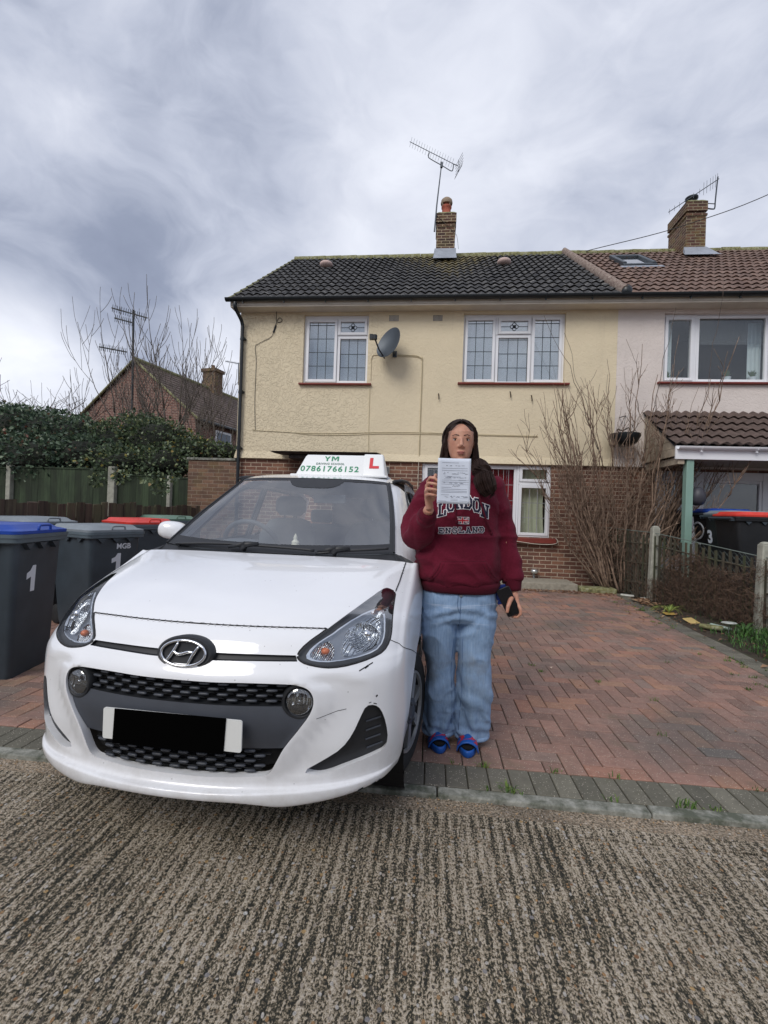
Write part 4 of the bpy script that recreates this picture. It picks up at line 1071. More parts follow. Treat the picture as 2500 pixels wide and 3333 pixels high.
for s in (1, -1):
    b, N = half_patch(regs['wing'], vs, .0, False)
    if s < 0: b.v = [(-x, y, z) for x, y, z in b.v]; N = [Vector((-n.x, n.y, n.z)) for n in N]
    build_n(b, N, 'front_wing', M['paint'], CAR)
def lip(P, depth, mat, name, parent, closed=True, both=True, flare=0.0):
    b = MB(); P = dens(P, .08, closed)
    for s in ((1, -1) if both else (1,)):
        n = len(P); a = []; c = []
        for (u, v) in P:
            p = npt(u, v); q = p+Vector((0, depth, 0)); a.append(b.vert((p.x*s, p.y, p.z))); c.append(b.vert((q.x*s, q.y, q.z)))
        for i in range(n if closed else n-1):
            j = (i+1) % n
            if closed and P[i][1] == 0 and P[j][1] == 0: continue
            b.face((a[i], a[j], c[j], c[i]))
    return b.build(name, mat, parent, smooth=True, fix=False)
lip(G_, .034, M['paint'], 'grille_surround', BUMP); lip(V_, .032, M['paint'], 'vent_surround', BUMP); lip(ST, .02, M['trim'], 'strip_recess', BUMP)
lip([(0,0), (0,9)], .09, M['trim'], 'undertray', BUMP, closed=False)
def ribbon(P, w, mat, name, parent, off=.0008, both=True, closed=False, step=.1):
    """thin line lying on the painted surface"""
    b = MB(); P = dens(P, step, closed)
    for s in ((1, -1) if both else (1,)):
        L = []; R = []
        for i, (u, v) in enumerate(P):
            p = npt(u, v, off); a = P[max(0, i-1)]; c = P[min(len(P)-1, i+1)]
            d_ = (npt(*c)-npt(*a)); d_ = d_.normalized() if d_.length > 1e-7 else Vector((1,0,0)); sd = d_.cross(nnor(u, v))*(w/2)
            L.append(p+sd); R.append(p-sd)
        for i in range(len(P)-1):
            q = [L[i], L[i+1], R[i+1], R[i]]; q = [(x.x*s, x.y, x.z) for x in q]; b.quad(*(q if s > 0 else q[::-1]))
    return b.build(name, mat, parent, fix=False)
b = MB()
L_ = [npt(u_, v_, .0006) for u_, v_ in dens([(10.115,0), (10.118,1.71), (10.12,3.88)], .08, False)]
b.tube([Vector((-p.x, p.y, p.z)) for p in L_[::-1]]+L_[1:], .0027, 8); b.build('bonnet_gap', M['gap'], BONN, smooth=True)
ribbon(BE, .0045, M['gap'], 'wing_gap', BONN, .0034, step=.05); ribbon(FB, .0030, M['gap'], 'wing_gap', BUMP)
ribbon(HDs, .010, M['gap'], 'headlight_gap', BUMP, .0008, closed=True)
# chips and scuffs in the paint
b = MB()
for P, w in (([(6.45,5.3), (6.7,5.55), (6.95,5.8)], .004), ([(6.6,5.5),(6.75,5.62)], .007), ([(5.15,6.05), (5.2,6.12)], .006), ([(4.95,5.95), (4.9,6.1)], .003), ([(4.98,5.75), (5.0,5.85)], .0025), ([(1.15,5.7), (1.3,5.9)], .010), ([(1.2,6.3), (1.35,6.5)], .008), ([(1.15,6.6), (1.4,6.75)], .010), ([(4.7,3.95), (4.85,4.6), (4.88,4.9)], .0018)):
    r = ribbon(P, w, M['gap'], 'tmp', None, .001, both=False, step=.05); me = r.data; o = len(b.v); b.v += [tuple(v.co) for v in me.vertices]
    for pl in me.polygons: b.face([o+i for i in pl.vertices])
    bpy.data.objects.remove(r)
stuff(b.build('paint_scuffs', M['gap'], BUMP, fix=False))

# ---- grille: backing, smooth centre panel, two bands of lozenge bars
def front_y(x, z):
    """depth of the nose at (x, z) in front view"""
    lo, hi = 1.5, 8.0
    ax = abs(x); u = 4.0; v = 2.0
    for _ in range(14):
        p = nose_pt(u, v); fx, fz = p[0]-ax, p[2]-z
        if abs(fx)+abs(fz) < 1e-5: break
        h = .01; a = nose_pt(u+h, v); c = nose_pt(u, v+h)
        J = [[(a[0]-p[0])/h, (c[0]-p[0])/h], [(a[2]-p[2])/h, (c[2]-p[2])/h]]; D = J[0][0]*J[1][1]-J[0][1]*J[1][0]
        if abs(D) < 1e-9: break
        u -= (fx*J[1][1]-J[0][1]*fz)/D; v -= (J[0][0]*fz-fx*J[1][0])/D; u = max(0, min(NU, u)); v = max(0, min(9, v))
    return nose_pt(u, v)[1]
gv = [(nose_pt(u, v)[0], nose_pt(u, v)[2]) for u, v in G_]        # grille outline in front view
def gw(z):
    xs = []
    for i in range(len(gv)-1):
        a, c = gv[i], gv[i+1]
        if (a[1]-z)*(c[1]-z) <= 0 and a[1] != c[1]: xs.append(a[0]+(c[0]-a[0])*(z-a[1])/(c[1]-a[1]))
    return max(xs) if xs else 0
zt, zb = max(p[1] for p in gv), min(p[1] for p in gv)
def gsheet(z0, z1, off, nz, inset=.0, mat=None, name='', par=None, nx=26, bulge=0.0):
    b = MB()
    for j in range(nz+1):
        z = z0+(z1-z0)*j/nz; w = gw(min(max(z, zb+.004), zt-.004))-inset
        for i in range(nx+1):
            x = -w+2*w*i/nx; b.vert((x, front_y(x, z)+off-bulge*sin(pi*j/nz), z))
    for j in range(nz):
        for i in range(nx): a = j*(nx+1)+i; b.face((a, a+1, a+nx+2, a+nx+1))
    return b.build(name, mat, par, smooth=True, fix=False)
GR = gsheet(zb, zt, .052, 12, 0, M['void'], 'grille', CAR)
gsheet(.405, .553, .020, 8, .002, M['trim_g'], 'centre_panel', GR, bulge=.012)
b = MB(); n = 26        # shelves closing the panel top and bottom
for z in (.405, .553):
    w = gw(z)-.002
    for i in range(n):
        xa = -w+2*w*i/n; xb = -w+2*w*(i+1)/n; b.quad((xa, front_y(xa, z)+.020, z), (xb, front_y(xb, z)+.020, z), (xb, front_y(xb, z)+.052, z+(.006 if z > .5 else -.006)), (xa, front_y(xa, z)+.052, z+(.006 if z > .5 else -.006)))
b.build('panel_edge', M['trim'], GR, fix=False)
b = MB(); wb = MB()
def loz(x, z, w, h, off):
    R = []
    for fx, sc in ((-.5, .15), (-.44, .72), (-.3, 1), (.3, 1), (.44, .72), (.5, .15)):
        xx = x+fx*w; yy = front_y(xx, z)+off
        R.append([Vector((xx, yy+cos(a)*-.007*sc, z+sin(a)*h*.5*sc)) for a in [2*pi*q/8 for q in range(8)]])
    b.rings(R, True)
for (z0, nrow, dz, lim) in ((.571, 4, .0178, .395), (.323, 5, .0180, .40)):
    for r in range(nrow):
        z = z0+r*dz; w = min(gw(z)-.028, lim if z0 > .5 else 9)
        xx = -.616+(r % 2)*.034
        while xx < .6:
            if abs(xx)+.018 < w: loz(xx, z, .040, .0105, .022)
            # webbing behind that makes the honeycomb
            if abs(xx) < w: 
                yb = front_y(xx, z)+.040; wb.box(xx-.034, xx+.034, yb-.004, yb+.010, z-.0012, z+.0012) if abs(xx)+.034 < w+.01 else None
            xx += .068
b.build('grille_bars', M['trim_g'], GR, smooth=True); wb.build('grille_web', M['trim'], GR)
# number plate with an added black block redacting its middle
NP = thing('number_plate', '', ''); 
del NP['label']; del NP['category']; NP.parent = CAR; bpy.data.objects.remove(NP)
b = MB(); R = []
def rrect(x0, x1, z0, z1, r, n=5):
    P = []
    for cx, cz, a0 in ((x1-r, z1-r, 0), (x0+r, z1-r, pi/2), (x0+r, z0+r, pi), (x1-r, z0+r, 1.5*pi)):
        for k in range(n+1): a = a0+pi/2*k/n; P.append((cx+cos(a)*r, cz+sin(a)*r))
    return P
b.prism(rrect(-.260, .260, .414, .523, .008), -.196, -.190)
NP = b.build('number_plate', plain('plate_white', lin(222,224,222), .35), CAR)
b = MB(); b.prism([(-.214,.524),(.203,.527),(.197,.404),(-.219,.402)], -.200, -.1965); o = b.build('redaction_block', plain('matt_black', (0.002,0.002,0.002,1), .95, spec=0.0), NP); o['label'] = 'plain black redaction block added over the middle of the plate'
for s in (1, -1):
    # fog lamps
    fx, fz = .434*s, .571; fy = front_y(fx, fz); n = nnor(5.15, 3.35); 
    Mx = Matrix.Translation((fx, fy+.010, fz)) @ Vector((n.x*s*.75, n.y, n.z*.2)).normalized().to_track_quat('Z', 'Y').to_matrix().to_4x4()
    b = MB(); b.lathe([(.064, -.03), (.063, -.004), (.059, .002), (.053, .002), (.048, -.004), (.046, -.014), (.0, -.03)], 32, M=Mx); fg = b.build('fog_lamp', M['trim'], CAR, ang=50)
    b = MB(); b.lathe([(.0, -.022), (.025, -.02), (.044, -.006), (.0455, -.004)], 28, M=Mx, caps=False); b.build('reflector', M['reflector'], fg, smooth=True)
    b = MB(); b.lathe([(.047, .000), (.040, .006), (.02, .0095), (.0, .010)], 28, M=Mx, caps=False); b.build('lens', mat_glass('fog_lens', .16, (.80,.82,.84,1)) if 'fog_lens' not in bpy.data.materials else bpy.data.materials['fog_lens'], fg, smooth=True)
    b = MB(); b.ell(Mx @ Vector((0,0,-.008)), (.008,.008,.008), 10, 6); b.build('bulb', M['chrome'], fg, smooth=True)
    # lower corner vents
    vvs, vfs = cdt([(V_, True)], .15, .15, (2.6, 5.3, 3.2, 7.2)); sel = [f for f in vfs if inpoly((sum(vvs[i][0] for i in f)/len(f), sum(vvs[i][1] for i in f)/len(f)), V_)]
    b = MB(); idx = {}
    for f in sel:
        o = []
        for i in f:
            if i not in idx: p = npt(*vvs[i]); idx[i] = b.vert((p.x*s, p.y+.031, p.z))
            o.append(idx[i])
        b.face(o)
    ve = b.build('corner_vent', M['trim'], CAR, smooth=True)
    b = MB()
    for k in range(4):
        z = .37+k*.034; x0_, x1_ = (.655, .705) if k else (.66, .712)
        b.tube([(x0_*s, front_y(x0_, z)+.026, z), (x1_*s, front_y(x1_, z)+.024, z+.006)], .0035, 6)
    b.build('vent_slats', M['trim_g'], ve)
    # headlight
    hvs, hfs = cdt([(HDs, True)], .14, .14, (6.6, 13.1, 2.9, 6.9)); C0 = (9.2, 5.0)
    def shrink(P, k, c=C0): return [(c[0]+(a-c[0])*k, c[1]+(bb-c[1])*k) for a, bb in P]
    inn = smooth_poly([(7.84,3.36), (8.645,3.53), (9.994,4.09), (11.112,4.86), (11.655,5.5), (11.72,5.90), (11.136,6.19), (9.832,6.34), (8.456,6.19), (7.848,5.548), (7.356,4.35), (7.458,3.70)], 1)
    am = smooth_poly([(7.92,3.50), (8.517,3.66), (9.262,3.98), (9.186,4.145), (8.566,4.316), (7.921,4.338), (7.55,4.25), (7.641,3.86)], 1)
    rf_ = smooth_poly([(10.2,4.55), (10.691,4.93), (11.165,5.38), (11.3,5.82), (10.786,6.06), (9.832,6.14), (8.587,6.05), (8.119,5.378), (7.93,4.73), (8.4,4.58)], 1)
    hvs, hfs = cdt([(HDs, True), (inn, True), (am, True), (rf_, True), (shrink(inn, .93), True)], .12, .12, (6.6, 13.1, 2.9, 6.9))
    cen = [(sum(hvs[i][0] for i in f)/len(f), sum(hvs[i][1] for i in f)/len(f)) for f in hfs]
    inn2 = shrink(inn, .93)
    def part(test, off, mat, name, par, dy=0.0, fn=None):
        b = MB(); idx = {}
        for f, c in zip(hfs, cen):
            if not test(c): continue
            o = []
            for i in f:
                if i not in idx:
                    p = npt(hvs[i][0], hvs[i][1], off)
                    if fn: p = fn(p, hvs[i])
                    idx[i] = b.vert((p.x*s, p.y+dy, p.z))
                o.append(idx[i])
            b.face(o)
        return b.build(name, mat, par, smooth=True, fix=False)
    HLt = part(lambda c: inpoly(c, HDs) and not inpoly(c, inn), -.012, M['trim'], 'headlight', CAR)
    part(lambda c: inpoly(c, inn) and not inpoly(c, inn2), -.014, M['chrome'], 'trim_band', HLt)
    part(lambda c: inpoly(c, inn2) and not inpoly(c, am) and not inpoly(c, rf_), -.034, M['housing'], 'housing', HLt)
    ctr = npt(9.6, 5.5)
    part(lambda c: inpoly(c, rf_), -.030, M['reflector'], 'reflector', HLt, fn=lambda p, q: p+Vector((-.2,1,-.1)).normalized()*max(0, .045-.9*(p-ctr).length_squared*8))
    part(lambda c: inpoly(c, am), -.028, M['reflector'], 'indicator_reflector', HLt)
    def hw(P, o0, o1, name, mat):
        b = MB(); P = dens(P, .1)
        for i in range(len(P)):
            j = (i+1) % len(P); q = [npt(*P[i], o0), npt(*P[j], o0), npt(*P[j], o1), npt(*P[i], o1)]; b.quad(*[(p.x*s, p.y, p.z) for p in q])
        b.build(name, mat, HLt, fix=False)
    hw(HDs, .0, -.0125, 'rim', M['trim']); hw(inn2, -.0135, -.036, 'inner_rim', M['chrome']); hw(am, -.020, -.034, 'indicator_rim', M['chrome']); hw(rf_, -.024, -.036, 'reflector_rim', M['chrome'])
    b = MB(); p = npt(8.35, 4.02, -.020); b.ell((p.x*s, p.y, p.z), (.016,.016,.013), 14, 8); b.build('amber_bulb', M['amber'], HLt, smooth=True)
    b = MB(); p = npt(10.0, 5.45, -.022); b.ell((p.x*s, p.y, p.z), (.018,.018,.018), 16, 10); p = npt(9.4, 5.6, -.022); b.ell((p.x*s, p.y, p.z), (.010,.010,.010), 12, 8); b.build('bulb', M['chrome'], HLt, smooth=True)
    part(lambda c: inpoly(c, HDs), .0012, M['lens'], 'lens', HLt)
# black strip under the bonnet and the oval badge
svs, sfs = cdt([(ST, True)], .1, .2, (7.0, 8.2, 0, 3.6)); sel = [f for f in sfs if inpoly((sum(svs[i][0] for i in f)/len(f), sum(svs[i][1] for i in f)/len(f)), ST)]
b, N = half_patch(sel, svs, 0); b.v = [(x, y+.016, z) for x, y, z in b.v]; build_n(b, N, 'nose_strip', M['trim'], CAR)
EM = Matrix.Translation((.010, -.150, .722)) @ Matrix.Rotation(radians(-14), 4, 'X')
b = MB(); ring = [[EM @ Vector((cos(2*pi*q/48)*rx, y, sin(2*pi*q/48)*rz)) for q in range(48)] for rx, rz, y in ((.112,.066,.045), (.108,.063,.012), (.100,.056,.004), (.088,.046,.006), (.0,.0,.006))]
b.rings(ring, False); bd = b.build('badge', M['trim'], CAR, ang=50)
b = MB(); cir = [EM @ Vector((cos(2*pi*q/48)*.084, -.002, sin(2*pi*q/48)*.044)) for q in range(49)]
b.tube(cir, .0052, 8, False, .0052)
def hb(P, w):
    L = smooth_path([(x, 0, z) for x, z in P], 12); n = len(L)
    b.tube([EM @ Vector((p.x, -.003, p.z)) for p in L], [w_ for w_ in w] if isinstance(w, list) else w, 8, True)
W_ = lambda a, m_, c: [a+(m_-a)*sin(pi*k/11*.5)*2 if False else (a*(1-k/11)+c*(k/11))+(m_-(a+c)/2)*sin(pi*k/11) for k in range(12)]
hb([(-.056,-.026), (-.046,-.010), (-.034,.012), (-.024,.036)], W_(.0050,.0062,.0045))
hb([(.024,-.036), (.034,-.012), (.046,.010), (.056,.026)], W_(.0045,.0062,.0050))
hb([(-.038,.006), (-.020,-.004), (.0,-.001), (.018,.005), (.040,.004)], W_(.0062,.0060,.0062))
b.build('emblem', M['chrome'], bd, smooth=True)

# ---- cabin
def pgrid(rows, ncol, nrow_, name, mat, par, mirror=True, off=0):
    """bicubic patch through rows of points (centre outwards), mirrored"""
    def ev(u, v):
        nu, nv = len(rows), len(rows[0])
        P = [catmull([tuple(q) for q in r], v) for r in rows]
        return catmull(P, u)
    b = MB(); nu, nv = len(rows), len(rows[0]); g = []
    cols = []
    if mirror:
        for j in range(-ncol, ncol+1): cols.append(j)
    else: cols = list(range(ncol+1))
    for i in range(nrow_+1):
        r = []
        for j in cols:
            v = abs(j)/ncol*(nv-1)
            if mirror:
                rr = [[(-q[0], q[1], q[2]) for q in r_[1:2]]+list(r_) for r_ in rows]; P = [catmull([tuple(q) for q in r_], v+1) for r_ in rr]; p = catmull(P, i/nrow_*(nu-1))
                r.append(b.vert(((-1 if j < 0 else 1)*p[0], p[1], p[2])))
            else:
                p = ev(i/nrow_*(nu-1), v); r.append(b.vert(p))
        g.append(r)
    for i in range(nrow_):
        for j in range(len(cols)-1): b.face((g[i][j], g[i][j+1], g[i+1][j+1], g[i+1][j]))
    return b.build(name, mat, par, smooth=True, fix=False)
WS = [[(0,.70,1.010), (.22,.706,1.013), (.42,.722,1.020), (.56,.742,1.028), (.652,.768,1.036)],
      [(0,.94,1.180), (.20,.945,1.180), (.39,.96,1.183), (.53,.985,1.186), (.618,1.02,1.190)],
      [(0,1.18,1.335), (.19,1.183,1.334), (.36,1.20,1.333), (.49,1.225,1.330), (.575,1.262,1.328)],
      [(0,1.40,1.466), (.17,1.402,1.465), (.32,1.415,1.463), (.445,1.437,1.459), (.526,1.465,1.453)]]
scr = pgrid(WS, 14, 14, 'windscreen', M['screen'], CAR)
def ws(u, v, off=0):
    P = [catmull([tuple(q) for q in r], abs(v)) for r in WS]; p = catmull(P, u); return Vector((p[0]*(1 if v >= 0 else -1), p[1]-off, p[2]+off*.8))
b = MB()   # black border printed on the glass
def band(u0f, u1f, v0, v1, n, off=.0015):
    for i in range(n):
        a = v0+(v1-v0)*i/n; c = v0+(v1-v0)*(i+1)/n; b.quad(ws(u0f(a), a, off), ws(u0f(c), c, off), ws(u1f(c), c, off), ws(u1f(a), a, off))
band(lambda v: 0, lambda v: .26+.03*abs(v)/4, -4, 4, 40); band(lambda v: 2.88, lambda v: 3, -4, 4, 40)
band(lambda v: 2.88-.42*max(0, 1-(abs(v-.25)/1.1)**4), lambda v: 2.88, -.85, 1.35, 24)
for s in (1, -1):
    for i in range(20):
        u0, u1 = .25+2.65*i/20, .25+2.65*(i+1)/20; q = [ws(u0, s*3.72, .0015), ws(u1, s*3.72, .0015), ws(u1, s*4, .0015), ws(u0, s*4, .0015)]; b.quad(*q)
b.build('black_border', M['trim'], scr, fix=False)
RFp = [[(0,1.402,1.471), (.17,1.404,1.470), (.33,1.417,1.468), (.46,1.442,1.462), (.538,1.468,1.452)],
       [(0,1.62,1.513), (.18,1.62,1.512), (.35,1.63,1.506), (.49,1.64,1.494), (.572,1.65,1.472)],
       [(0,2.0,1.538), (.18,2.0,1.536), (.36,2.0,1.528), (.50,2.0,1.512), (.585,2.0,1.486)],
       [(0,2.5,1.535), (.18,2.5,1.533), (.36,2.5,1.525), (.50,2.5,1.508), (.58,2.5,1.480)],
       [(0,3.05,1.49), (.18,3.05,1.488), (.35,3.05,1.48), (.48,3.05,1.463), (.555,3.05,1.435)],
       [(0,3.42,1.40), (.18,3.42,1.398), (.34,3.41,1.39), (.46,3.40,1.375), (.52,3.38,1.35)]]
pgrid(RFp, 12, 24, 'roof', M['paint'], CAR)
TG = [[(0,3.42,1.40), (.34,3.41,1.39), (.52,3.38,1.35)], [(0,3.53,1.15), (.38,3.51,1.14), (.60,3.45,1.10)], [(0,3.58,.95), (.42,3.56,.95), (.72,3.46,.95)], [(0,3.60,.6), (.45,3.58,.6), (.78,3.44,.6)], [(0,3.58,.25), (.45,3.56,.25), (.76,3.42,.25)]]
pgrid(TG[2:], 8, 8, 'tailgate', M['paint'], CAR); pgrid([TG[0], TG[1], [tuple(p) for p in TG[2]]], 8, 8, 'rear_window', M['sideglass'], CAR)
b = MB()
for s in (1, -1): b.tube([(s*.555, 1.47, 1.462), (s*.588, 1.66, 1.484), (s*.60, 2.0, 1.499), (s*.596, 2.5, 1.495), (s*.57, 3.05, 1.449), (s*.535, 3.36, 1.37)], .013, 6)
b.build('roof_gutter_strip', M['trim'], CAR, smooth=True)
def sx_(y, z):   # side of the body
    if z > .93: return .782-.345*(z-.93)-.03*max(0, y-2.8)
    w = .812-.02*((z-.62)/.32)**2 if z < .93 else .79
    if y > 3.0: w -= .09*(y-3.0)**2
    if z < .3: w -= .05*((.3-z)/.1)
    return w
FA = [(.585+.34*cos(a), .30+.34*sin(a)) for a in [pi*k/24 for k in range(25)]]      # front arch from rear foot to front
RA = [(2.95+.34*cos(a), .30+.34*sin(a)) for a in [pi*k/24 for k in range(25)]]
side_out = [(.585,.640)]+[(NOSE[k][9][1], NOSE[k][9][2]) for k in range(9, NU+1)]+[(1.5,.955), (2.4,.985), (3.2,1.01), (3.46,.98), (3.46,.60), (3.42,.25), (3.29,.24)]+[(3.29,.30)]+RA[1:-1]+[(2.61,.30), (2.60,.22), (.935,.22), (.925,.30)]+FA[1:13]
win_f = [(1.10,1.005), (1.62,1.375), (1.75,1.405), (2.03,1.415), (2.03,1.02)]
win_r = [(2.12,1.02), (2.12,1.415), (2.70,1.40), (2.98,1.32), (3.12,1.08)]
cab_out = [(.87,.93), (.99,.998), (1.05,1.036), (1.30,1.21), (1.50,1.345), (1.66,1.425), (1.80,1.468), (2.0,1.482), (2.5,1.478), (3.05,1.432), (3.38,1.35), (3.46,1.10), (3.50,.985), (3.2,1.01), (2.4,.985), (1.5,.955)]
def cdt2(out, holes, st=.09):
    pts = []; edges = []
    def ring(P):
        P = dens(P, .05); s_ = len(pts); pts.extend(P); n = len(P); edges.extend([(s_+i, s_+(i+1) % n) for i in range(n)])
    ring(out)
    for h in holes: ring(h)
    ys = [p[0] for p in out]; zs = [p[1] for p in out]; y = min(ys)
    while y < max(ys):
        z = min(zs)
        while z < max(zs):
            if inpoly((y, z), out): pts.append((y, z))
            z += st
        y += st
    r = geometry.delaunay_2d_cdt([Vector(p) for p in pts], edges, [], 0, 1e-5)
    F_ = []
    for f in r[2]:
        c = (sum(r[0][i][0] for i in f)/len(f), sum(r[0][i][1] for i in f)/len(f))
        if inpoly(c, out) and not any(inpoly(c, h) for h in holes): F_.append(f)
    return r[0], F_
for s in (1, -1):
    def lift(V, F_, off=0.0):
        b = MB(); b.v = [(s*(sx_(p[0], p[1])+off), p[0], p[1]) for p in V]
        for f in F_: b.face(f)
        return b
    V, F_ = cdt2(side_out, []); bs = lift(V, F_).build('body_side', M['paint'], CAR, smooth=True, fix=False)
    V, F_ = cdt2(cab_out, [win_f, win_r]); lift(V, F_).build('window_surround', M['paint'], bs, smooth=True, fix=False)
    for w in (win_f, win_r):
        V, F_ = cdt2(w, []); sg = lift(V, F_, -.008).build('side_window', M['sideglass'], CAR, smooth=True, fix=False)
        b = MB(); b.tube([(s*(sx_(p[0], p[1])-.001), p[0], p[1]) for p in dens(w, .1)], .009, 5); b.build('window_seal', M['trim'], sg)
    b = MB()
    for P in ([(1.0,.92), (.98,.6), (1.02,.26)], [(2.08,.98), (2.08,.6), (2.05,.24)], [(2.95,.98), (2.75,.66), (2.62,.5)]):
        b.tube([(s*(sx_(*p)+.0005), p[0], p[1]) for p in dens(P, .1, False)], .0032, 4)
    b.build('door_gaps', M['gap'], bs)
    b = MB()
    for yy in (1.80, 2.72): b.tube(smooth_path([(s*(sx_(yy,.86)+.004), yy-.09, .86), (s*(sx_(yy,.86)+.034), yy-.07, .865), (s*(sx_(yy,.86)+.034), yy+.07, .868), (s*(sx_(yy,.86)+.004), yy+.09, .868)], 12), .013, 8)
    b.build('door_handles', M['paint'], bs, smooth=True)
    # A pillar joining glass edge to the side
    b = MB(); A = [ws(u, 4.0*s) for u in [3*k/16 for k in range(17)]]; B_ = []
    tgt = [(.90,.95), (.99,1.00), (1.12,1.088), (1.30,1.212), (1.47,1.325), (1.60,1.40)]
    for k in range(17):
        p = catmull(tgt, k/16*(len(tgt)-1)); B_.append(Vector((s*sx_(p[0], p[1]), p[0], p[1])))
    for k in range(16):
        for q in range(6):
            def PT(k, q): f = q/6; m_ = A[k].lerp(B_[k], f); o = .012*sin(pi*f); return m_+Vector((s*o*.5, -o, o*.5))
            b.quad(PT(k, q), PT(k+1, q), PT(k+1, q+1), PT(k, q+1))
    b.build('windscreen_pillar', M['paint'], CAR, smooth=True)
    b = MB(); e = [tuple(ws(u, 4.0*s, .003)) for u in [3*k/16 for k in range(17)]]; b.tube(e, .006, 6); b.build('screen_seal', M['trim'], scr)
    # fill between bonnet rear corner, pillar foot and wing
    b = MB(); P1 = [npt(NU, v) for v in (5.8, 6.6, 7.4, 8.2, 9.0)]; P2 = [Vector((.655,.775,1.036)), Vector((.69,.80,1.02)), Vector((.73,.85,.995)), Vector((.768,.90,.965)), Vector((.785,.97,.935))]
    for i in range(4): q = [P1[i], P1[i+1], P2[i+1], P2[i]]; b.quad(*[(p.x*s, p.y, p.z) for p in q])
    b.build('cowl_corner', M['trim'] , CAR, smooth=True)
    # mirror
    b = MB(); b.prism([(1.02,.965), (1.28,.985), (1.30,1.13), (1.24,1.12)], .765*s, .745*s, 'x'); b.tube([(s*.76, 1.10, 1.00), (s*.80, 1.08, 1.03), (s*.81, 1.08, 1.05)], [.03,.026,.03], 10)
    mr = b.build('door_mirror', M['trim'], CAR, ang=50)
    b = MB(); Mm = Matrix.Translation((s*.812, 1.06, 1.092)) @ Matrix.Rotation(s*radians(-12), 4, 'Z') @ Matrix.Rotation(s*radians(-6), 4, 'Y')
    R = []
    for k in range(9):
        a = -pi/2+pi*k/16*2*.5; 
    prof = [(-.055, .15), (-.048, .62), (-.030, .88), (-.005, .98), (.02, 1.0), (.05, .97), (.062, .93)]
    for y_, sc in prof:
        R.append([Mm @ Vector(((abs(cos(a))**.75*(1 if cos(a) > 0 else -1))*.084*sc, y_, (abs(sin(a))**.75*(1 if sin(a) > 0 else -1))*.058*sc)) for a in [2*pi*q/28 for q in range(28)]])
    b.rings(R, True); b.build('mirror_shell', M['paint'], mr, ang=60)
    b = MB(); b.prism([(x*.076, z*.050) for x, z in [(cos(2*pi*q/24), sin(2*pi*q/24)) for q in range(24)]], .0625, .064, 'y', M=Mm); b.build('mirror_glass', M['chrome'], mr)
    # wheels
    for wy in (.585, 2.95):
        Mw = (Matrix.Translation((s*.705, wy, 0)) @ Matrix.Rotation(radians(-13) if wy < 1 else 0, 4, 'Z') @ Matrix.Translation((-s*.705, -wy, 0))) @ Matrix.Translation((s*.785, wy, .29)) @ Matrix.Rotation(s*pi/2, 4, 'Y')
        b = MB(); b.lathe([(.19, -.175), (.25, -.172), (.278, -.160), (.29, -.14), (.2915, -.09), (.29, -.035), (.280, -.014), (.262, -.003), (.225, .001), (.197, -.006), (.19, -.02)], 56, M=Mw, caps=False); wl = b.build('wheel', M['rubber'], CAR, ang=40)
        b = MB(); b.lathe([(.192, -.02), (.188, -.008), (.180, -.012), (.174, -.05), (.02, -.055)], 40, M=Mw, caps=False); b.build('rim_well', M['trim'], wl, ang=40)
        b = MB()
        for k in range(7):
            a = 2*pi*k/7
            Q = lambda r, da, z: Mw @ Vector((cos(a+da)*r, sin(a+da)*r, z))
            w0, w1 = .38, .13
            b.frus([Q(.05,-w0,-.03), Q(.05,w0,-.03), Q(.186,w1+.04,-.03), Q(.186,-w1+.02,-.03)], [Q(.05,-w0,.0), Q(.05,w0,.0), Q(.186,w1+.04,-.005), Q(.186,-w1+.02,-.005)])
        b.lathe([(.192,-.012), (.188,.002), (.176,.001), (.174,-.012)], 40, M=Mw, caps=False); b.build('hubcap', M['rimsilver'], wl, ang=35, bevel=0)
        b = MB(); b.lathe([(.062,-.01), (.060,.004), (.045,.009), (.0,.011)], 24, M=Mw, caps=False)
        for k in range(4): a = 2*pi*k/4+.4; c_ = Mw @ Vector((cos(a)*.045, sin(a)*.045, .008)); b.ell(c_, (.010,.010,.010), 8, 5)
        b.build('hub', M['trim_g'], wl, ang=40)
        b = MB(); b.lathe([(.345, -.30), (.345, .0)], 40, M=Matrix.Translation((s*.78, wy, .30)) @ Matrix.Rotation(s*pi/2, 4, 'Y'), caps=False); b.build('arch_liner', M['void'], wl)
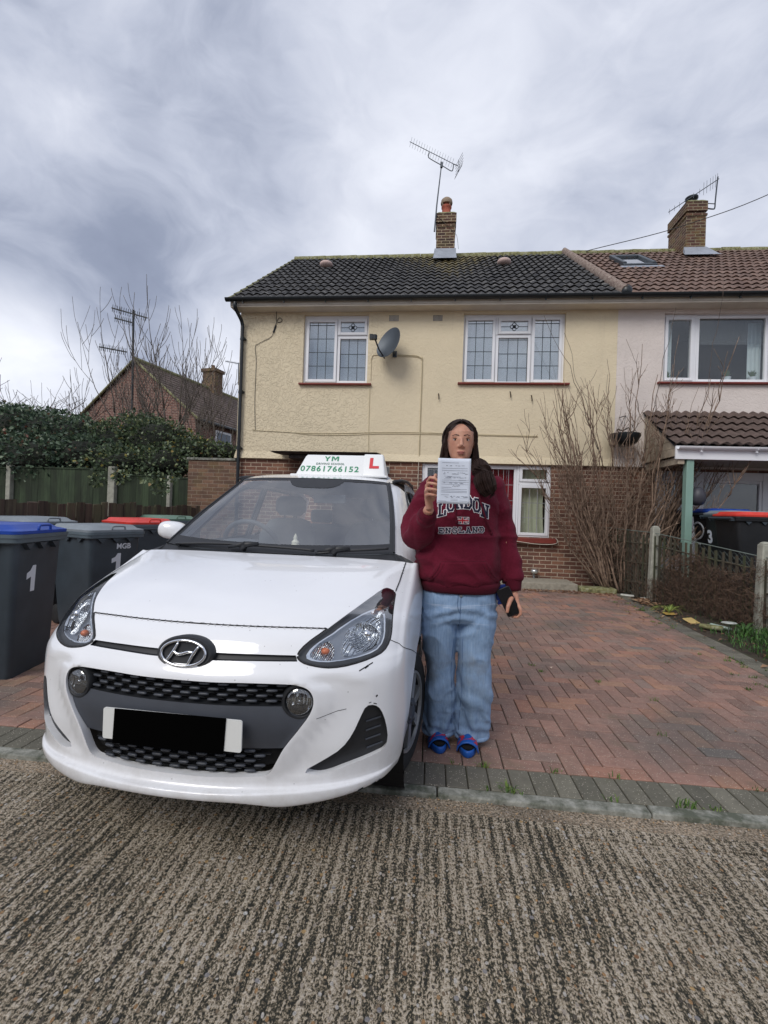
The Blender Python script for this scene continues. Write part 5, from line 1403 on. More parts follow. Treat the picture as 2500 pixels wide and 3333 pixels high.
# cowl, wipers
b = MB()
n = 30
for i in range(n):
    va, vb = -6.6+13.2*i/n, -6.6+13.2*(i+1)/n
    q = []
    for v in (va, vb):
        p = npt(NU, abs(v)); p.x *= (1 if v >= 0 else -1); q.append(p+Vector((0,0,-.006)))
    wa, wb_ = ws(0, max(-4, min(4, va*.62))), ws(0, max(-4, min(4, vb*.62))); b.quad(q[0], q[1], wb_+Vector((0,-.002,-.004)), wa+Vector((0,-.002,-.004)))
cw = b.build('cowl_panel', M['trim'], CAR, smooth=True, fix=False)
b = MB()
for k in range(70):
    x = -.20+k*.0062
    if k > 54 and k < 59: continue
    y = .665+.02*(abs(x)/.4)**2+.012; b.box(x-.0014, x+.0014, y, y+.016, .996, 1.012)
b.build('cowl_slots', M['void'], cw)
for P, H in (([(-.575,.745,1.045), (-.36,.735,1.056), (-.12,.712,1.058), (.12,.700,1.052), (.235,.700,1.045)], (-.165,.70,1.047)), ([(.245,.700,1.030), (.40,.715,1.050), (.52,.728,1.060), (.625,.750,1.070)], (.335,.705,1.043))):
    b = MB(); b.tube(smooth_path([Vector(p)+Vector((0,-.012,-.008)) for p in P], 20), .0075, 6, ry=.012); wpz = b.build('wiper', M['trim'], CAR, smooth=True)
    b = MB(); hx = H; b.tube([(hx[0], hx[1]-.01, hx[2]-.02), (hx[0]+.02, hx[1]-.012, hx[2]+.006), (hx[0]+.09, hx[1]-.01, hx[2]+.012)], [.022,.018,.010], 10); b.tube([(hx[0]-.08, hx[1]-.01, hx[2]-.012), (hx[0]+.02, hx[1]-.02, hx[2]+.012)], [.008,.012], 8); b.build('wiper_arm', M['trim'], wpz, smooth=True)
# cabin contents
b = MB()
nx = 24
for i in range(nx):
    xa, xb = -.66+1.32*i/nx, -.66+1.32*(i+1)/nx
    hz = lambda x: 1.005+.02*cos(x*3)
    b.quad((xa, .74, 1.0), (xb, .74, 1.0), (xb, 1.02, hz(xb)), (xa, 1.02, hz(xa))); b.quad((xa, 1.02, hz(xa)), (xb, 1.02, hz(xb)), (xb, 1.14, hz(xb)-.05), (xa, 1.14, hz(xa)-.05)); b.quad((xa, 1.14, hz(xa)-.05), (xb, 1.14, hz(xb)-.05), (xb, 1.16, .6), (xa, 1.16, .6))
b.ell((-.36, 1.08, 1.0), (.17, .12, .06), 16, 8)
b.build('dashboard', M['dash'], CAR, smooth=True, fix=False)
for sx in (-.36, .36):
    b = MB(); b.rings([[Vector((sx+cos(a)*w*(1 if abs(cos(a)) < .98 else 1), y+sin(a)*d_, z)) for a in [2*pi*q/24 for q in range(24)]] for z, y, w, d_ in ((.62,1.86,.23,.08), (.85,1.92,.25,.075), (1.05,1.97,.24,.07), (1.16,2.0,.17,.055), (1.18,2.01,.10,.04))], True)
    b.box(sx-.24, sx+.24, 1.40, 1.90, .48, .62)
    st_ = b.build('seat', M['seat'], CAR, ang=60); b = MB(); b.rings([[Vector((sx+cos(a)*w, 2.02+sin(a)*.045, z)) for a in [2*pi*q/20 for q in range(20)]] for z, w in ((1.20,.09), (1.24,.13), (1.32,.13), (1.36,.09))], True)
    for k in (-.05, .05): b.tube([(sx+k, 2.02, 1.15), (sx+k, 2.02, 1.25)], .007, 6)
    b.build('headrest', M['seat'], st_, ang=60)
b = MB(); b.box(-.58, .58, 2.75, 2.88, .55, 1.12)
for sx in (-.32, .32): b.box(sx-.11, sx+.11, 2.80, 2.87, 1.13, 1.26)
b.build('rear_seat', M['seat'], CAR, bevel=.03)
b = MB(); Ms = Matrix.Translation((-.36, 1.26, 1.0)) @ Matrix.Rotation(radians(-62), 4, 'X'); b.tube([Ms @ Vector((cos(2*pi*q/32)*.185, sin(2*pi*q/32)*.185, 0)) for q in range(33)], .016, 8, False)
b.ell(Ms @ Vector((0,0,-.01)), (.08,.06,.03), 12, 6, M=Ms.to_3x3()); b.tube([Ms @ Vector((-.18,0,0)), Ms @ Vector((.18,0,0))], .018, 6); b.build('steering_wheel', M['dash'], CAR, smooth=True)
b = MB(); b.box(.02, .24, 1.38, 1.41, 1.30, 1.36); b.tube([(.12, 1.39, 1.36), (.10, 1.37, 1.43)], .01, 6); b.build('rear_view_mirror', M['dash'], CAR, bevel=.012)
b = MB(); b.box(-.70, .70, .72, 3.40, .20, .26); b.box(-.72,.72,.70,.74,.2,.97); b.build('floor_pan', M['void'], CAR)
b = MB(); b.quad((-.52,1.50,1.44),(.52,1.50,1.44),(.52,3.3,1.40),(-.52,3.3,1.40)); b.build('headlining', plain('headlining', lin(150,150,148), .9), CAR, fix=False)
OR = thing('dashboard_ornament', 'small white seated figure ornament on the dashboard behind the windscreen', 'ornament', (0,0,0))
cl = lambda p: Vector((CARC[0]+cos(CARYAW)*p[0]-sin(CARYAW)*p[1], CARC[1]+sin(CARYAW)*p[0]+cos(CARYAW)*p[1], p[2]))
oc = cl((.033, .985, 1.028)); OR.location = oc
b = MB(); b.lathe([(.036,0), (.036,.006), (.026,.010), (.020,.02), (.024,.028), (.014,.040), (.010,.046), (.013,.054), (.009,.064), (.003,.078)], 18); b.build('figure', plain('ivory', lin(232,228,210), .6), OR, ang=60)

# ---- roof sign
SG = thing('roof_sign', 'white magnetic roof sign reading YM driving school with a red L on the car roof', 'sign', cl((.145, 1.68, 1.512)), CARYAW)
def sec(x, w0=.11, h=.150, top=.028): return [Vector((x, -w0, 0)), Vector((x, -top-.012, h-.012)), Vector((x, -top, h)), Vector((x, top, h)), Vector((x, top+.012, h-.012)), Vector((x, w0, 0))]
b = MB(); R = []
for x, k in ((-.335, 0), (-.285, .9), (-.275, 1), (.165, 1)): 
    pass
def sign_body(b, x0, x1, h, sl=.055, sr=.03, w0=.105):
    pts = []
    for z, ins in ((0, 0), (h-.014, (h-.014)/h), (h, 1.15)):
        w = w0+(.030-w0)*z/h; xa = x0+sl*z/h+.004*(ins > 1); xb = x1-sr*z/h-.004*(ins > 1)
        if ins > 1: w -= .008
        r_ = .012
        ring = []
        for cx, cy, a0 in ((xb-r_, w-r_, 0), (xa+r_, w-r_, pi/2), (xa+r_, -w+r_, pi), (xb-r_, -w+r_, 1.5*pi)):
            for k in range(4): a = a0+pi/2*k/3; ring.append(Vector((cx+cos(a)*r_, cy+sin(a)*r_, z)))
        pts.append(ring)
    b.rings(pts, True)
sign_body(b, -.325, .20, .150, .055, -.008); 
sg = b.build('sign_box', plain('sign_white', lin(236,238,238), .35), SG, ang=50)
b = MB(); sign_body(b, .168, .332, .160, -.006, .028, .108); b.build('sign_end_box', bpy.data.materials['sign_white'], SG, ang=50)
b = MB(); b.box(-.36, .35, -.125, .125, -.016, .0); b.build('sign_base', bpy.data.materials['sign_white'], SG, bevel=.006)
tilt = atan2(.105-.030, .150); 
def on_sign(tb, x, s_, name, mat, h=.150, w0=.105, off=.0015, sx=1.0):
    # text plane -> front slope
    Mt = Matrix.Translation((x, -(w0+(.030-w0)*s_/h)-off, s_)) @ Matrix.Rotation(pi/2-tilt, 4, 'X') @ Matrix.Diagonal((sx, 1, 1, 1)); b = MB(); b.add(tb, Mt); return b.build(name, mat, SG)
M['sgreen'] = plain('sign_green', lin(14,132,92), .5); M['sgreen2'] = plain('sign_dark_green', lin(34,98,84), .5); M['sred'] = plain('sign_red', lin(206,22,40), .5)
ym = MB()
for P in ([(-.052,.020), (-.040,.020), (-.030,.006), (-.020,.020), (-.008,.020), (-.024,-.002), (-.024,-.020), (-.036,-.020), (-.036,-.002)],
          [(.002,-.020), (.013,-.020), (.013,.004), (.017,.020), (.006,.020), (.002,.020)], [(.045,-.020), (.056,-.020), (.056,.020), (.052,.020), (.041,.020), (.045,.004)],
          [(.006,.0203), (.018,.0203), (.034,-.006), (.029,-.016)], [(.052,.0203), (.040,.0203), (.0245,-.006), (.029,-.016)]): ym.prism(P, -.0006, .0006+.0001*P[0][0], 'z')
on_sign(ym, -.075, .120, 'lettering', M['sgreen'], sx=1.0)
on_sign(text_mb('DRIVING SCHOOL', .0235, .0003, .0006, space=1.12), -.078, .080, 'lettering', M['sgreen2'])
on_sign(text_mb('07861766152', .064, .0013, .0006, space=1.16), -.078, .040, 'lettering', M['sgreen'], sx=1.08)
b_ = MB(); b_.v = []; b_.prism([(-.034,-.045), (.036,-.045), (.036,-.024), (-.010,-.024), (-.010,.045), (-.034,.045)], -.0006, .0006, 'z')
on_sign(b_, .247, .092, 'learner_letter', M['sred'], .160, .108, off=.002)
# ------------------------------------------------------------------ the person
def mat_cloth(name, col, bs=900, fold=.3, var=.10, sheen=.04):
    m, t = new_mat(name); co = t.coord()
    c = t.mix(1, col, t.ramp(t.noise(co, 9, 4, .6), [(.3, 1-var), (.7, 1+var)]), 'MULTIPLY')
    c = t.mix(1, c, t.ramp(t.noise(co, 260, 2, .6), [(.3, .82), (.7, 1.15)]), 'MULTIPLY')
    t.put(t.b.inputs['Base Color'], c); t.b.inputs['Roughness'].default_value = .92; t.b.inputs['Specular IOR Level'].default_value = .2
    t.b.inputs['Sheen Weight'].default_value = sheen; t.b.inputs['Sheen Roughness'].default_value = .5
    h = t.math('ADD', t.math('MULTIPLY', t.noise(co, 14, 4, .55, .6), fold), t.math('MULTIPLY', t.noise(co, bs, 2), .02))
    t.put(t.b.inputs['Normal'], t.bump(h, .9, .04)); return m
def mat_denim():
    m, t = new_mat('light_denim'); co = t.coord(); x, y, z = t.sep(co)
    c = t.ramp(t.noise(t.mapping(co, (150, 150, 7)), 1.0, 5, .7), [(.2, lin(114,144,182)), (.5, lin(136,164,198)), (.8, lin(160,184,212))])
    c = t.mix(1, c, t.ramp(t.noise(co, 5, 4, .6), [(.3, .78), (.7, 1.12)]), 'MULTIPLY')
    # worn dusty knees
    k = t.math('MULTIPLY', t.ramp(t.noise(co, 7, 4, .6), [(.44, 0.0), (.64, .6)]), t.math('SUBTRACT', 1.0, t.math('MINIMUM', 1.0, t.math('MULTIPLY', t.math('ABSOLUTE', t.math('SUBTRACT', z, .44)), 5.0))))
    c = t.mix(k, c, lin(112,112,112))
    wh = t.noise(t.mapping(co, (4, 4, 46)), 1.0, 4, .6, .7)
    zone = t.math('MAXIMUM', 0.0, t.math('SUBTRACT', 1.0, t.math('MULTIPLY', t.math('ABSOLUTE', t.math('SUBTRACT', z, .76)), 8.0)))
    c = t.mix(t.math('MULTIPLY', t.ramp(wh, [(.56, 0.0), (.68, .5)]), zone), c, lin(196,210,228))
    t.put(t.b.inputs['Base Color'], c); t.b.inputs['Roughness'].default_value = .9
    h = t.math('ADD', t.noise(t.mapping(co, (9, 9, 3.5)), 1.0, 4, .55, .8), t.math('MULTIPLY', t.noise(t.mapping(co, (420, 420, 160)), 1.0, 1), .05))
    t.put(t.b.inputs['Normal'], t.bump(h, .6, .03)); return m
def mat_skin():
    m, t = new_mat('skin'); co = t.coord()
    c = t.ramp(t.noise(co, 22, 3), [(.3, lin(176,122,100)), (.7, lin(200,150,126))])
    t.put(t.b.inputs['Base Color'], c); t.b.inputs['Roughness'].default_value = .5; t.b.inputs['Subsurface Weight'].default_value = .12
    t.b.inputs['Subsurface Radius'].default_value = (.012,.004,.002); t.put(t.b.inputs['Normal'], t.bump(t.noise(co, 240, 2), .2, .001)); return m
M['maroon'] = mat_cloth('maroon_fleece', lin(96,22,42)); M['maroon_rib'] = mat_cloth('maroon_rib', lin(84,19,37), fold=.1)
M['denim'] = mat_denim(); M['skin'] = mat_skin()
M['navy'] = plain('navy_applique', lin(24,26,52), .85); M['white_cl'] = plain('white_stitching', lin(228,226,230), .85); M['flagred'] = plain('flag_red', lin(190,30,48), .8)
M['hair'] = plain('dark_brown_hair', lin(44,30,26), .62, spec=.25, var=.35, vscale=60); M['slide_blue'] = plain('blue_rubber', lin(22,84,168), .5, var=.08); M['slide_red'] = plain('red_rubber', lin(186,40,56), .5)
M['sock'] = plain('black_sock', lin(16,16,20), .95)
PX, PY = .165, 2.56
PE = thing('person', 'woman in maroon hooded top and flared jeans holding up a white form by the car', 'person', (PX, PY, 0))
def ringz(z, cx, cy, a, b, n=36, p=2.3):
    return [Vector((cx+a*abs(cos(t))**(2/p)*(1 if cos(t) >= 0 else -1), cy+b*abs(sin(t))**(2/p)*(1 if sin(t) >= 0 else -1), z)) for t in [2*pi*k/n for k in range(n)]]
# body : one continuous skin (legs, torso, arms, neck, head, hands)
body = MB()
for s, ax in ((-1, -.085), (1, .09)):
    body.tube(smooth_path([(ax, .03, .05), (ax, .03, .25), (ax*1.0, .0, .48), (ax*1.05, .01, .80)], 14), [.035,.038,.044,.048,.05,.048,.05,.055,.06,.066,.072,.078,.08,.08], 14)
    body.ell((ax, .04, .045), (.026, .07, .02), 14, 8)
body.rings([ringz(z, 0, 0, a, b, 28) for z, a, b in ((.76,.13,.09), (.85,.15,.10), (1.0,.13,.09), (1.2,.14,.10), (1.36,.15,.095), (1.43,.11,.075), (1.48,.055,.055))])
body.tube([(.0, .01, 1.44), (-.012, .0, 1.56)], [.050,.046], 16)
HX, HZ = -.018, 1.640
body.ell((HX, .012, HZ+.025), (.075, .094, .094), 28, 18)             # skull
body.rings([ringz(HZ+dz, HX, cy, a, b, 28, 2.2) for dz, cy, a, b in ((-.118,-.050,.018,.016), (-.110,-.045,.033,.034), (-.085,-.036,.049,.052), (-.055,-.026,.060,.064), (-.02,-.020,.067,.072), (.02,-.014,.071,.078), (.055,-.006,.070,.082))])
body.tube([(HX, -.092, HZ+.012), (HX, -.099, HZ-.008), (HX, -.104, HZ-.026), (HX, -.098, HZ-.034)], [.008,.009,.011,.008], 12)  # nose
for s in (-1, 1):
    body.ell((HX+s*.012, -.096, HZ-.032), (.008,.009,.006), 10, 6)
    body.ell((HX+s*.030, -.076, HZ+.022), (.019,.014,.006), 12, 6); body.ell((HX+s*.036, -.058, HZ-.022), (.022,.018,.022), 12, 8)
    body.ell((HX+s*.077, .012, HZ-.004), (.007,.018,.030), 12, 8)
body.ell((HX, -.090, HZ-.060), (.022,.010,.0065), 14, 6); body.ell((HX, -.089, HZ-.070), (.018,.010,.0065), 14, 6); body.ell((HX, -.078, HZ-.100), (.020,.014,.014), 12, 8)
RA_ = [(-.150,.01,1.41), (-.205,-.04,1.27), (-.232,-.10,1.145), (-.205,-.20,1.205), (-.172,-.305,1.275)]
LA_ = [(.165,.01,1.41), (.215,.0,1.27), (.245,-.01,1.12), (.270,-.03,.98), (.284,-.05,.868)]
for A_ in (RA_, LA_): body.tube(smooth_path(A_, 14), [.050,.048,.046,.043,.040,.039,.039,.038,.036,.034,.031,.028,.026,.0245], 14)
def hand(b, wrist, knk, fingers, thumb, w=.040, th=.0135):
    """palm from wrist to knuckles plus five separate fingers"""
    wv = Vector(wrist); ks = [Vector(k) for k in knk]
    for k in ks: b.tube([wv.lerp(k, -.02), wv.lerp(k, .35), wv.lerp(k, .7), k], [.0200, .0165, .0135, .0108], 10)
    for f in fingers: b.tube([Vector(p) for p in f[0]], f[1], 10); b.ell(f[0][-1], (f[1][-1]*1.0,)*3, 10, 6)
    b.tube([Vector(p) for p in thumb[0]], thumb[1], 10); b.ell(thumb[0][-1], (thumb[1][-1],)*3, 10, 6)
fr = [.0100,.0094,.0084,.0074,.0066]
K = [(-.181,-.352,1.378), (-.186,-.352,1.362), (-.188,-.350,1.345), (-.186,-.346,1.328)]
F_ = [([K[0], (-.181,-.374,1.402), (-.172,-.398,1.418), (-.152,-.412,1.414), (-.136,-.416,1.402)], fr),
      ([K[1], (-.187,-.382,1.380), (-.178,-.407,1.392), (-.150,-.418,1.388), (-.131,-.414,1.382)], fr),
      ([K[2], (-.188,-.382,1.358), (-.178,-.406,1.366), (-.150,-.416,1.362), (-.132,-.410,1.358)], fr),
      ([K[3], (-.184,-.376,1.337), (-.173,-.397,1.342), (-.150,-.406,1.337), (-.134,-.400,1.334)], [.0088,.0084,.0076,.0066,.0058])]
hand(body, (-.170,-.312,1.282), K, F_, ([(-.158,-.322,1.318), (-.150,-.352,1.352), (-.146,-.380,1.392), (-.148,-.400,1.430)], [.0135,.0125,.0105,.0085]))
K2 = [(.300,-.078,.802), (.303,-.060,.796), (.302,-.042,.797), (.299,-.026,.803)]
F2 = [([K2[0], (.311,-.094,.777), (.312,-.098,.752), (.298,-.094,.736), (.284,-.084,.732)], fr),
      ([K2[1], (.313,-.066,.768), (.311,-.060,.742), (.294,-.056,.728), (.276,-.056,.730)], fr),
      ([K2[2], (.311,-.042,.770), (.306,-.036,.745), (.288,-.036,.733), (.270,-.040,.738)], fr),
      ([K2[3], (.306,-.020,.780), (.300,-.014,.758), (.284,-.018,.747), (.268,-.026,.752)], [.0088,.0084,.0076,.0066,.0058])]
hand(body, (.284,-.050,.862), K2, F2, ([(.276,-.070,.842), (.258,-.092,.818), (.246,-.106,.790), (.243,-.108,.764)], [.0135,.0125,.0108,.0090]))
me = blend_mesh(body, .0034, 5, .5, 'person_body'); me.materials.append(M['skin']); BODY = link('body', me, PE)
b = MB()
for s in (-1, 1): b.ell((HX+s*.031, -.0775, HZ+.004), (.0115,.0095,.0052), 14, 8)
ey = b.build('eyes', plain('eye_white', lin(206,200,196), .3), BODY, smooth=True); b = MB()
for s in (-1, 1): b.ell((HX+s*.031, -.0862, HZ+.004), (.0052,.002,.0048), 12, 6)
b.build('irises', M['hair'], ey, smooth=True)
b = MB()
for s in (-1, 1): b.tube([(HX+s*.012, -.0925, HZ+.026), (HX+s*.030, -.0915, HZ+.031), (HX+s*.048, -.078, HZ+.026)], [.0016,.0019,.001], 6)
for s in (-1, 1): b.tube([(HX+s*.019, -.0875, HZ+.0085), (HX+s*.031, -.0885, HZ+.0115), (HX+s*.043, -.081, HZ+.008)], .0014, 5)
b.build('eyebrows', M['hair'], BODY)
b = MB(); b.ell((HX, -.0965, HZ-.0605), (.020,.006,.0040), 14, 6); b.ell((HX, -.0955, HZ-.068), (.017,.006,.0046), 14, 6); b.build('lips', plain('lips', lin(168,104,96), .45), BODY, smooth=True)
# hair : cap of combed strands and a bunch brought over the left shoulder
random.seed(21)
b = MB(); R = []
for k in range(13):
    a = pi/2*k/12
    ring = []
    for q in range(36):
        th = 2*pi*q/36; y = sin(th); front = max(0, -y)
        low = 1.12-.66*front**1.5
        e = a*low if True else a
        r0 = sin(e+.02)
        zz = HZ+.026+.103*cos(e*1.16)
        ring.append(Vector((HX+cos(th)*r0*.0890, .022+sin(th)*r0*.108, zz)))
    R.append(ring)
b.rings(R[::-1], True); HRc = b.build('hair', M['hair'], BODY, smooth=True)
b = MB()
for k in range(720):   # combed from a centre parting over the skull
    s = random.choice((-1, 1)); y0 = rnd(-.062, .10); yy = (y0-.018)/.112; prof = sqrt(max(.05, 1-yy*yy)); pts = []
    fin = rnd(1.55, 1.95) if y0 > -.02 else rnd(1.25, 1.75); back = .03+.05*random.random()+(.05 if y0 < -.02 else 0); wv = rnd(0, 6)
    for j in range(9):
        ph = .03+fin*j/8; pts.append((HX+s*sin(ph)*(.094+.006*sin(j+wv)*.4+rnd(0,.002))*(.30+.70*prof), y0+back*(j/8)**1.3, HZ+.018+.112*cos(min(ph, 2.2)*.96)*(.35+.65*prof)+.0*ph))
    b.tube(pts, [.0014,.0020,.0024,.0024,.0024,.0022,.0020,.0018,.0010], 4, False)
b.build('hair_strands', M['hair'], HRc)
b = MB()
for k in range(260):   # long hair falling behind the neck
    th = rnd(-.35, pi+.35); x_ = HX+cos(th)*.088; y_ = .022+abs(sin(th))*.085*(1 if sin(th) > 0 else -.6); j_ = rnd(-.01,.01)
    b.tube([(x_*.99, y_, HZ+.04), (x_+cos(th)*.008+j_*.3, y_+.004, HZ-.03), (x_+cos(th)*.012+j_, y_+.006, HZ-.10), (x_+j_*1.5, y_+.012, HZ-.165+rnd(-.01,.01))], [.0026,.003,.003,.002], 4, False)
b.build('back_hair', M['hair'], HRc)
b = MB()
for k in range(90):   # loose wisps framing the face
    s = random.choice((-1, 1)); x0_ = HX+s*rnd(.004,.05); z0_ = HZ+.112-abs(x0_-HX)*.5
    b.tube(smooth_path([(x0_, -.070, z0_), (HX+s*rnd(.056,.074), -.078, HZ+.07), (HX+s*rnd(.070,.084), -.060, HZ+.01), (HX+s*rnd(.066,.086), -.048, HZ-.06), (HX+s*rnd(.060,.090), -.045, HZ-rnd(.08,.13))], 9), [.0011]*8+[.0004], 3, False)
b.build('loose_strands', M['hair'], HRc)
b = MB()
path = [Vector(p) for p in ((-.005,.095,1.60), (.045,.070,1.555), (.072,.005,1.525), (.082,-.085,1.500), (.092,-.140,1.455), (.108,-.168,1.405), (.128,-.170,1.370), (.150,-.160,1.352))]
SP = smooth_path(path, 24)
for k in range(330):
    th = rnd(0, 2*pi); rr = sqrt(random.random()); ph = rnd(-.5, .5); endk = int(rnd(17, 24))
    pts = []
    for i in range(0, endk, 2):
        f = i/23; w = (.020+.034*min(1, f*1.8))*(1-.55*max(0, f-.72)/.28); T = (SP[min(23, i+1)]-SP[max(0, i-1)]).normalized(); U = T.orthogonal().normalized(); V = T.cross(U)
        a = th+ph*f; pts.append(SP[i]+U*cos(a)*rr*w+V*sin(a)*rr*w+Vector((0,-.01*f,0)))
    b.tube(pts, [.0022]*(len(pts)-1)+[.0006], 4, False)
b.build('hair_bunch', M['hair'], HRc)
# hooded top
hd = MB()
hd.rings([ringz(z, cx, cy, a, bb, 40, 2.35) for z, cx, cy, a, bb in ((.868,.0,.0,.192,.140), (.885,.0,.0,.206,.156), (.92,.0,-.006,.221,.172), (.98,.0,-.010,.224,.176), (1.06,.0,-.010,.218,.174), (1.15,.0,-.008,.205,.166), (1.24,.0,-.008,.196,.160), (1.33,.002,-.006,.190,.150), (1.39,.004,.0,.182,.132), (1.44,.006,.008,.150,.110), (1.478,.006,.014,.105,.090), (1.50,.006,.018,.080,.074))])
hd.ell((-.150,.012,1.405), (.072,.080,.062), 20, 12); hd.ell((.165,.012,1.405), (.070,.080,.062), 20, 12)
hd.tube(smooth_path([(-.140,.01,1.405), (-.198,-.03,1.29), (-.236,-.085,1.165), (-.228,-.125,1.135), (-.205,-.19,1.185), (-.182,-.262,1.240)], 20), [.074,.078,.080,.080,.079,.078,.077,.076,.075,.074,.073,.070,.068,.066,.063,.060,.057,.053,.049,.044], 20)
hd.tube(smooth_path([(.155,.01,1.405), (.196,.005,1.29), (.226,.0,1.19), (.246,-.008,1.09), (.264,-.022,.99), (.280,-.040,.915)], 20), [.072,.072,.071,.070,.068,.067,.066,.064,.063,.061,.060,.059,.058,.058,.058,.057,.056,.055,.052,.046], 20)
# hood lying on the shoulders
hd.tube(smooth_path([(-.075,-.070,1.468), (-.105,-.01,1.490), (-.085,.075,1.510), (.0,.115,1.515), (.095,.075,1.510), (.118,-.01,1.490), (.088,-.070,1.468), (.03,-.115,1.430)], 26), [.018]+[.034]*24+[.014], 12)
me = blend_mesh(hd, .0075, 4, .5, 'hoodie')
POCK = [(-.106,1.012), (.117,1.020), (.190,.93), (.205,.885), (-.175,.885), (-.160,.925)]
def fold(p, n):
    h = .0085*noise.noise(p*6.5+Vector((3,1,2)))+.0030*noise.noise(Vector((p.x*14, p.y*14, p.z*9)))
    rr = 1-abs(noise.noise(Vector((p.x*5+p.z*3, p.y*5, p.z*7))))*2.6; h += .0120*max(0, rr)**2-.004
    # drapes running from the armpits towards the hem
    if abs(p.x) < .24 and p.z < 1.36 and n.y < .3:
        f = p.x*(1.0+(1.36-p.z)*.35); h += .0085*sin(f*46+noise.noise(p*3)*3.5)*max(0, abs(p.x)/.22-.2)*min(1, (1.36-p.z)*4)
        h += .0045*sin((p.z*38)+noise.noise(p*4)*4+abs(p.x)*10)*max(0, 1-abs(p.z-.955)/.09)*.8
    if p.x < -.14 and p.z < 1.33:   # sleeve folds at the bent elbow
        q = (p-Vector((-.20,-.12,1.20))).length; h += .0085*sin(q*78+noise.noise(p*5)*3)
    if p.x > .19 and p.z < 1.30: h += .0060*sin(p.z*56+noise.noise(p*5)*4+p.y*14)*(.5+.8*max(0, 1.05-p.z)/.15 if p.z > .90 else 1.0)
    if n.y < -.4 and inpoly((p.x, p.z), POCK): h += .007
    return h
disp(me, fold); me.materials.append(M['maroon']); HOOD = link('hooded_top', me, BODY)
hb_ = bmesh.new(); hb_.from_mesh(me); BV = BVHTree.FromBMesh(hb_); hb_.free()
def onbody(x, z, off=.002):
    h = BV.ray_cast(Vector((x, -.6, z)), Vector((0, 1, 0)))
    return Vector((x, h[0].y-off, z)) if h[0] is not None else Vector((x, -.15, z))
# ribbed cuffs and hem
def ribbed(b, path, radii, n=56, amp=.0016):
    pts = smooth_path(path, len(radii)); 
    bb = MB(); bb.tube(pts, radii, n, True)
    for k in range(len(pts)):
        for q in range(0, n, 2):
            i = k*n+q; v = Vector(bb.v[i]); c = pts[k]; bb.v[i] = tuple(c+(v-c)*(1-amp/max(.01, radii[k])*1.6))
    b.add(bb)
b = MB(); ribbed(b, [(-.190,-.238,1.222), (-.176,-.288,1.262)], [.040,.046,.0475,.046,.043,.036]); b.build('cuff', M['maroon_rib'], HOOD, smooth=True)
b = MB(); ribbed(b, [(.277,-.036,.935), (.284,-.046,.862)], [.046,.047,.044,.041,.039,.034]); b.build('cuff', M['maroon_rib'], HOOD, smooth=True)
b = MB(); R = []
for z, g in ((.905,.004), (.898,.010), (.88,.008), (.858,-.004), (.846,-.012), (.850,-.022)):
    r = ringz(z, 0, -.004, .208+g, .160+g, 120, 2.35); R.append([Vector((p.x*(1-.006*(k % 2)), p.y*(1-.008*(k % 2)), p.z)) for k, p in enumerate(r)])
b.rings(R, False); b.build('ribbed_hem', M['maroon_rib'], HOOD, smooth=True)
# seams of the pouch pocket
b = MB()
for P in ([(-.106,1.012), (0,1.018), (.117,1.022)], [(-.106,1.012), (-.118,.975), (-.142,.940), (-.170,.918)], [(.117,1.022), (.135,.985), (.160,.950), (.190,.925)], [(-.090,1.004), (-.104,.972), (-.128,.936), (-.156,.912)], [(.102,1.012), (.121,.978), (.146,.944), (.176,.918)]):
    b.tube([onbody(p.x, p.z, .001) for p in smooth_path([(x, 0, z) for x, z in P], 14)], .0016, 5)
b.build('pocket_seams', M['maroon_rib'], HOOD, smooth=True)
b = MB(); L1 = smooth_path([onbody(-.052,1.40,.016), onbody(-.046,1.33,.008), onbody(-.040,1.275,.008), onbody(-.032,1.215,.009)], 16); L2 = smooth_path([onbody(.070,1.40,.012), onbody(.085,1.32,.008), onbody(.112,1.24,.009), onbody(.146,1.165,.010)], 16)
for L in (L1, L2): b.tube(L, .0050, 8); b.ell(L[-1], (.008,.008,.013), 10, 6)
b.build('drawstrings', M['maroon_rib'], HOOD, smooth=True)
# varsity lettering
SEG = {
 'L': [(.2,.1,.2,.9), (.2,.1,.9,.1), (.9,.1,.9,.34), (.05,.9,.38,.9), (.05,.1,.3,.1)],
 'O': [(.1,.28,.1,.72), (.9,.28,.9,.72), (.3,.08,.7,.08), (.3,.92,.7,.92), (.1,.28,.3,.08), (.7,.08,.9,.28), (.1,.72,.3,.92), (.7,.92,.9,.72)],
 'N': [(.18,.1,.18,.9), (.82,.1,.82,.9), (.18,.86,.82,.14), (.02,.1,.34,.1), (.04,.9,.26,.9), (.66,.9,.98,.9)],
 'D': [(.2,.1,.2,.9), (.04,.1,.65,.1), (.04,.9,.65,.9), (.65,.1,.88,.3), (.65,.9,.88,.7), (.88,.3,.88,.7)],
 'E': [(.2,.1,.2,.9), (.04,.1,.88,.1), (.04,.9,.88,.9), (.2,.5,.6,.5), (.88,.1,.88,.3), (.88,.9,.88,.7), (.6,.4,.6,.6)],
 'G': [(.1,.28,.1,.72), (.3,.08,.7,.08), (.3,.92,.7,.92), (.1,.28,.3,.08), (.7,.08,.9,.28), (.1,.72,.3,.92), (.7,.92,.9,.74), (.9,.28,.9,.44), (.58,.44,.96,.44)],
 'A': [(.18,.1,.46,.9), (.82,.1,.54,.9), (.3,.34,.7,.34), (.02,.1,.34,.1), (.66,.1,.98,.1), (.34,.9,.56,.9)]}
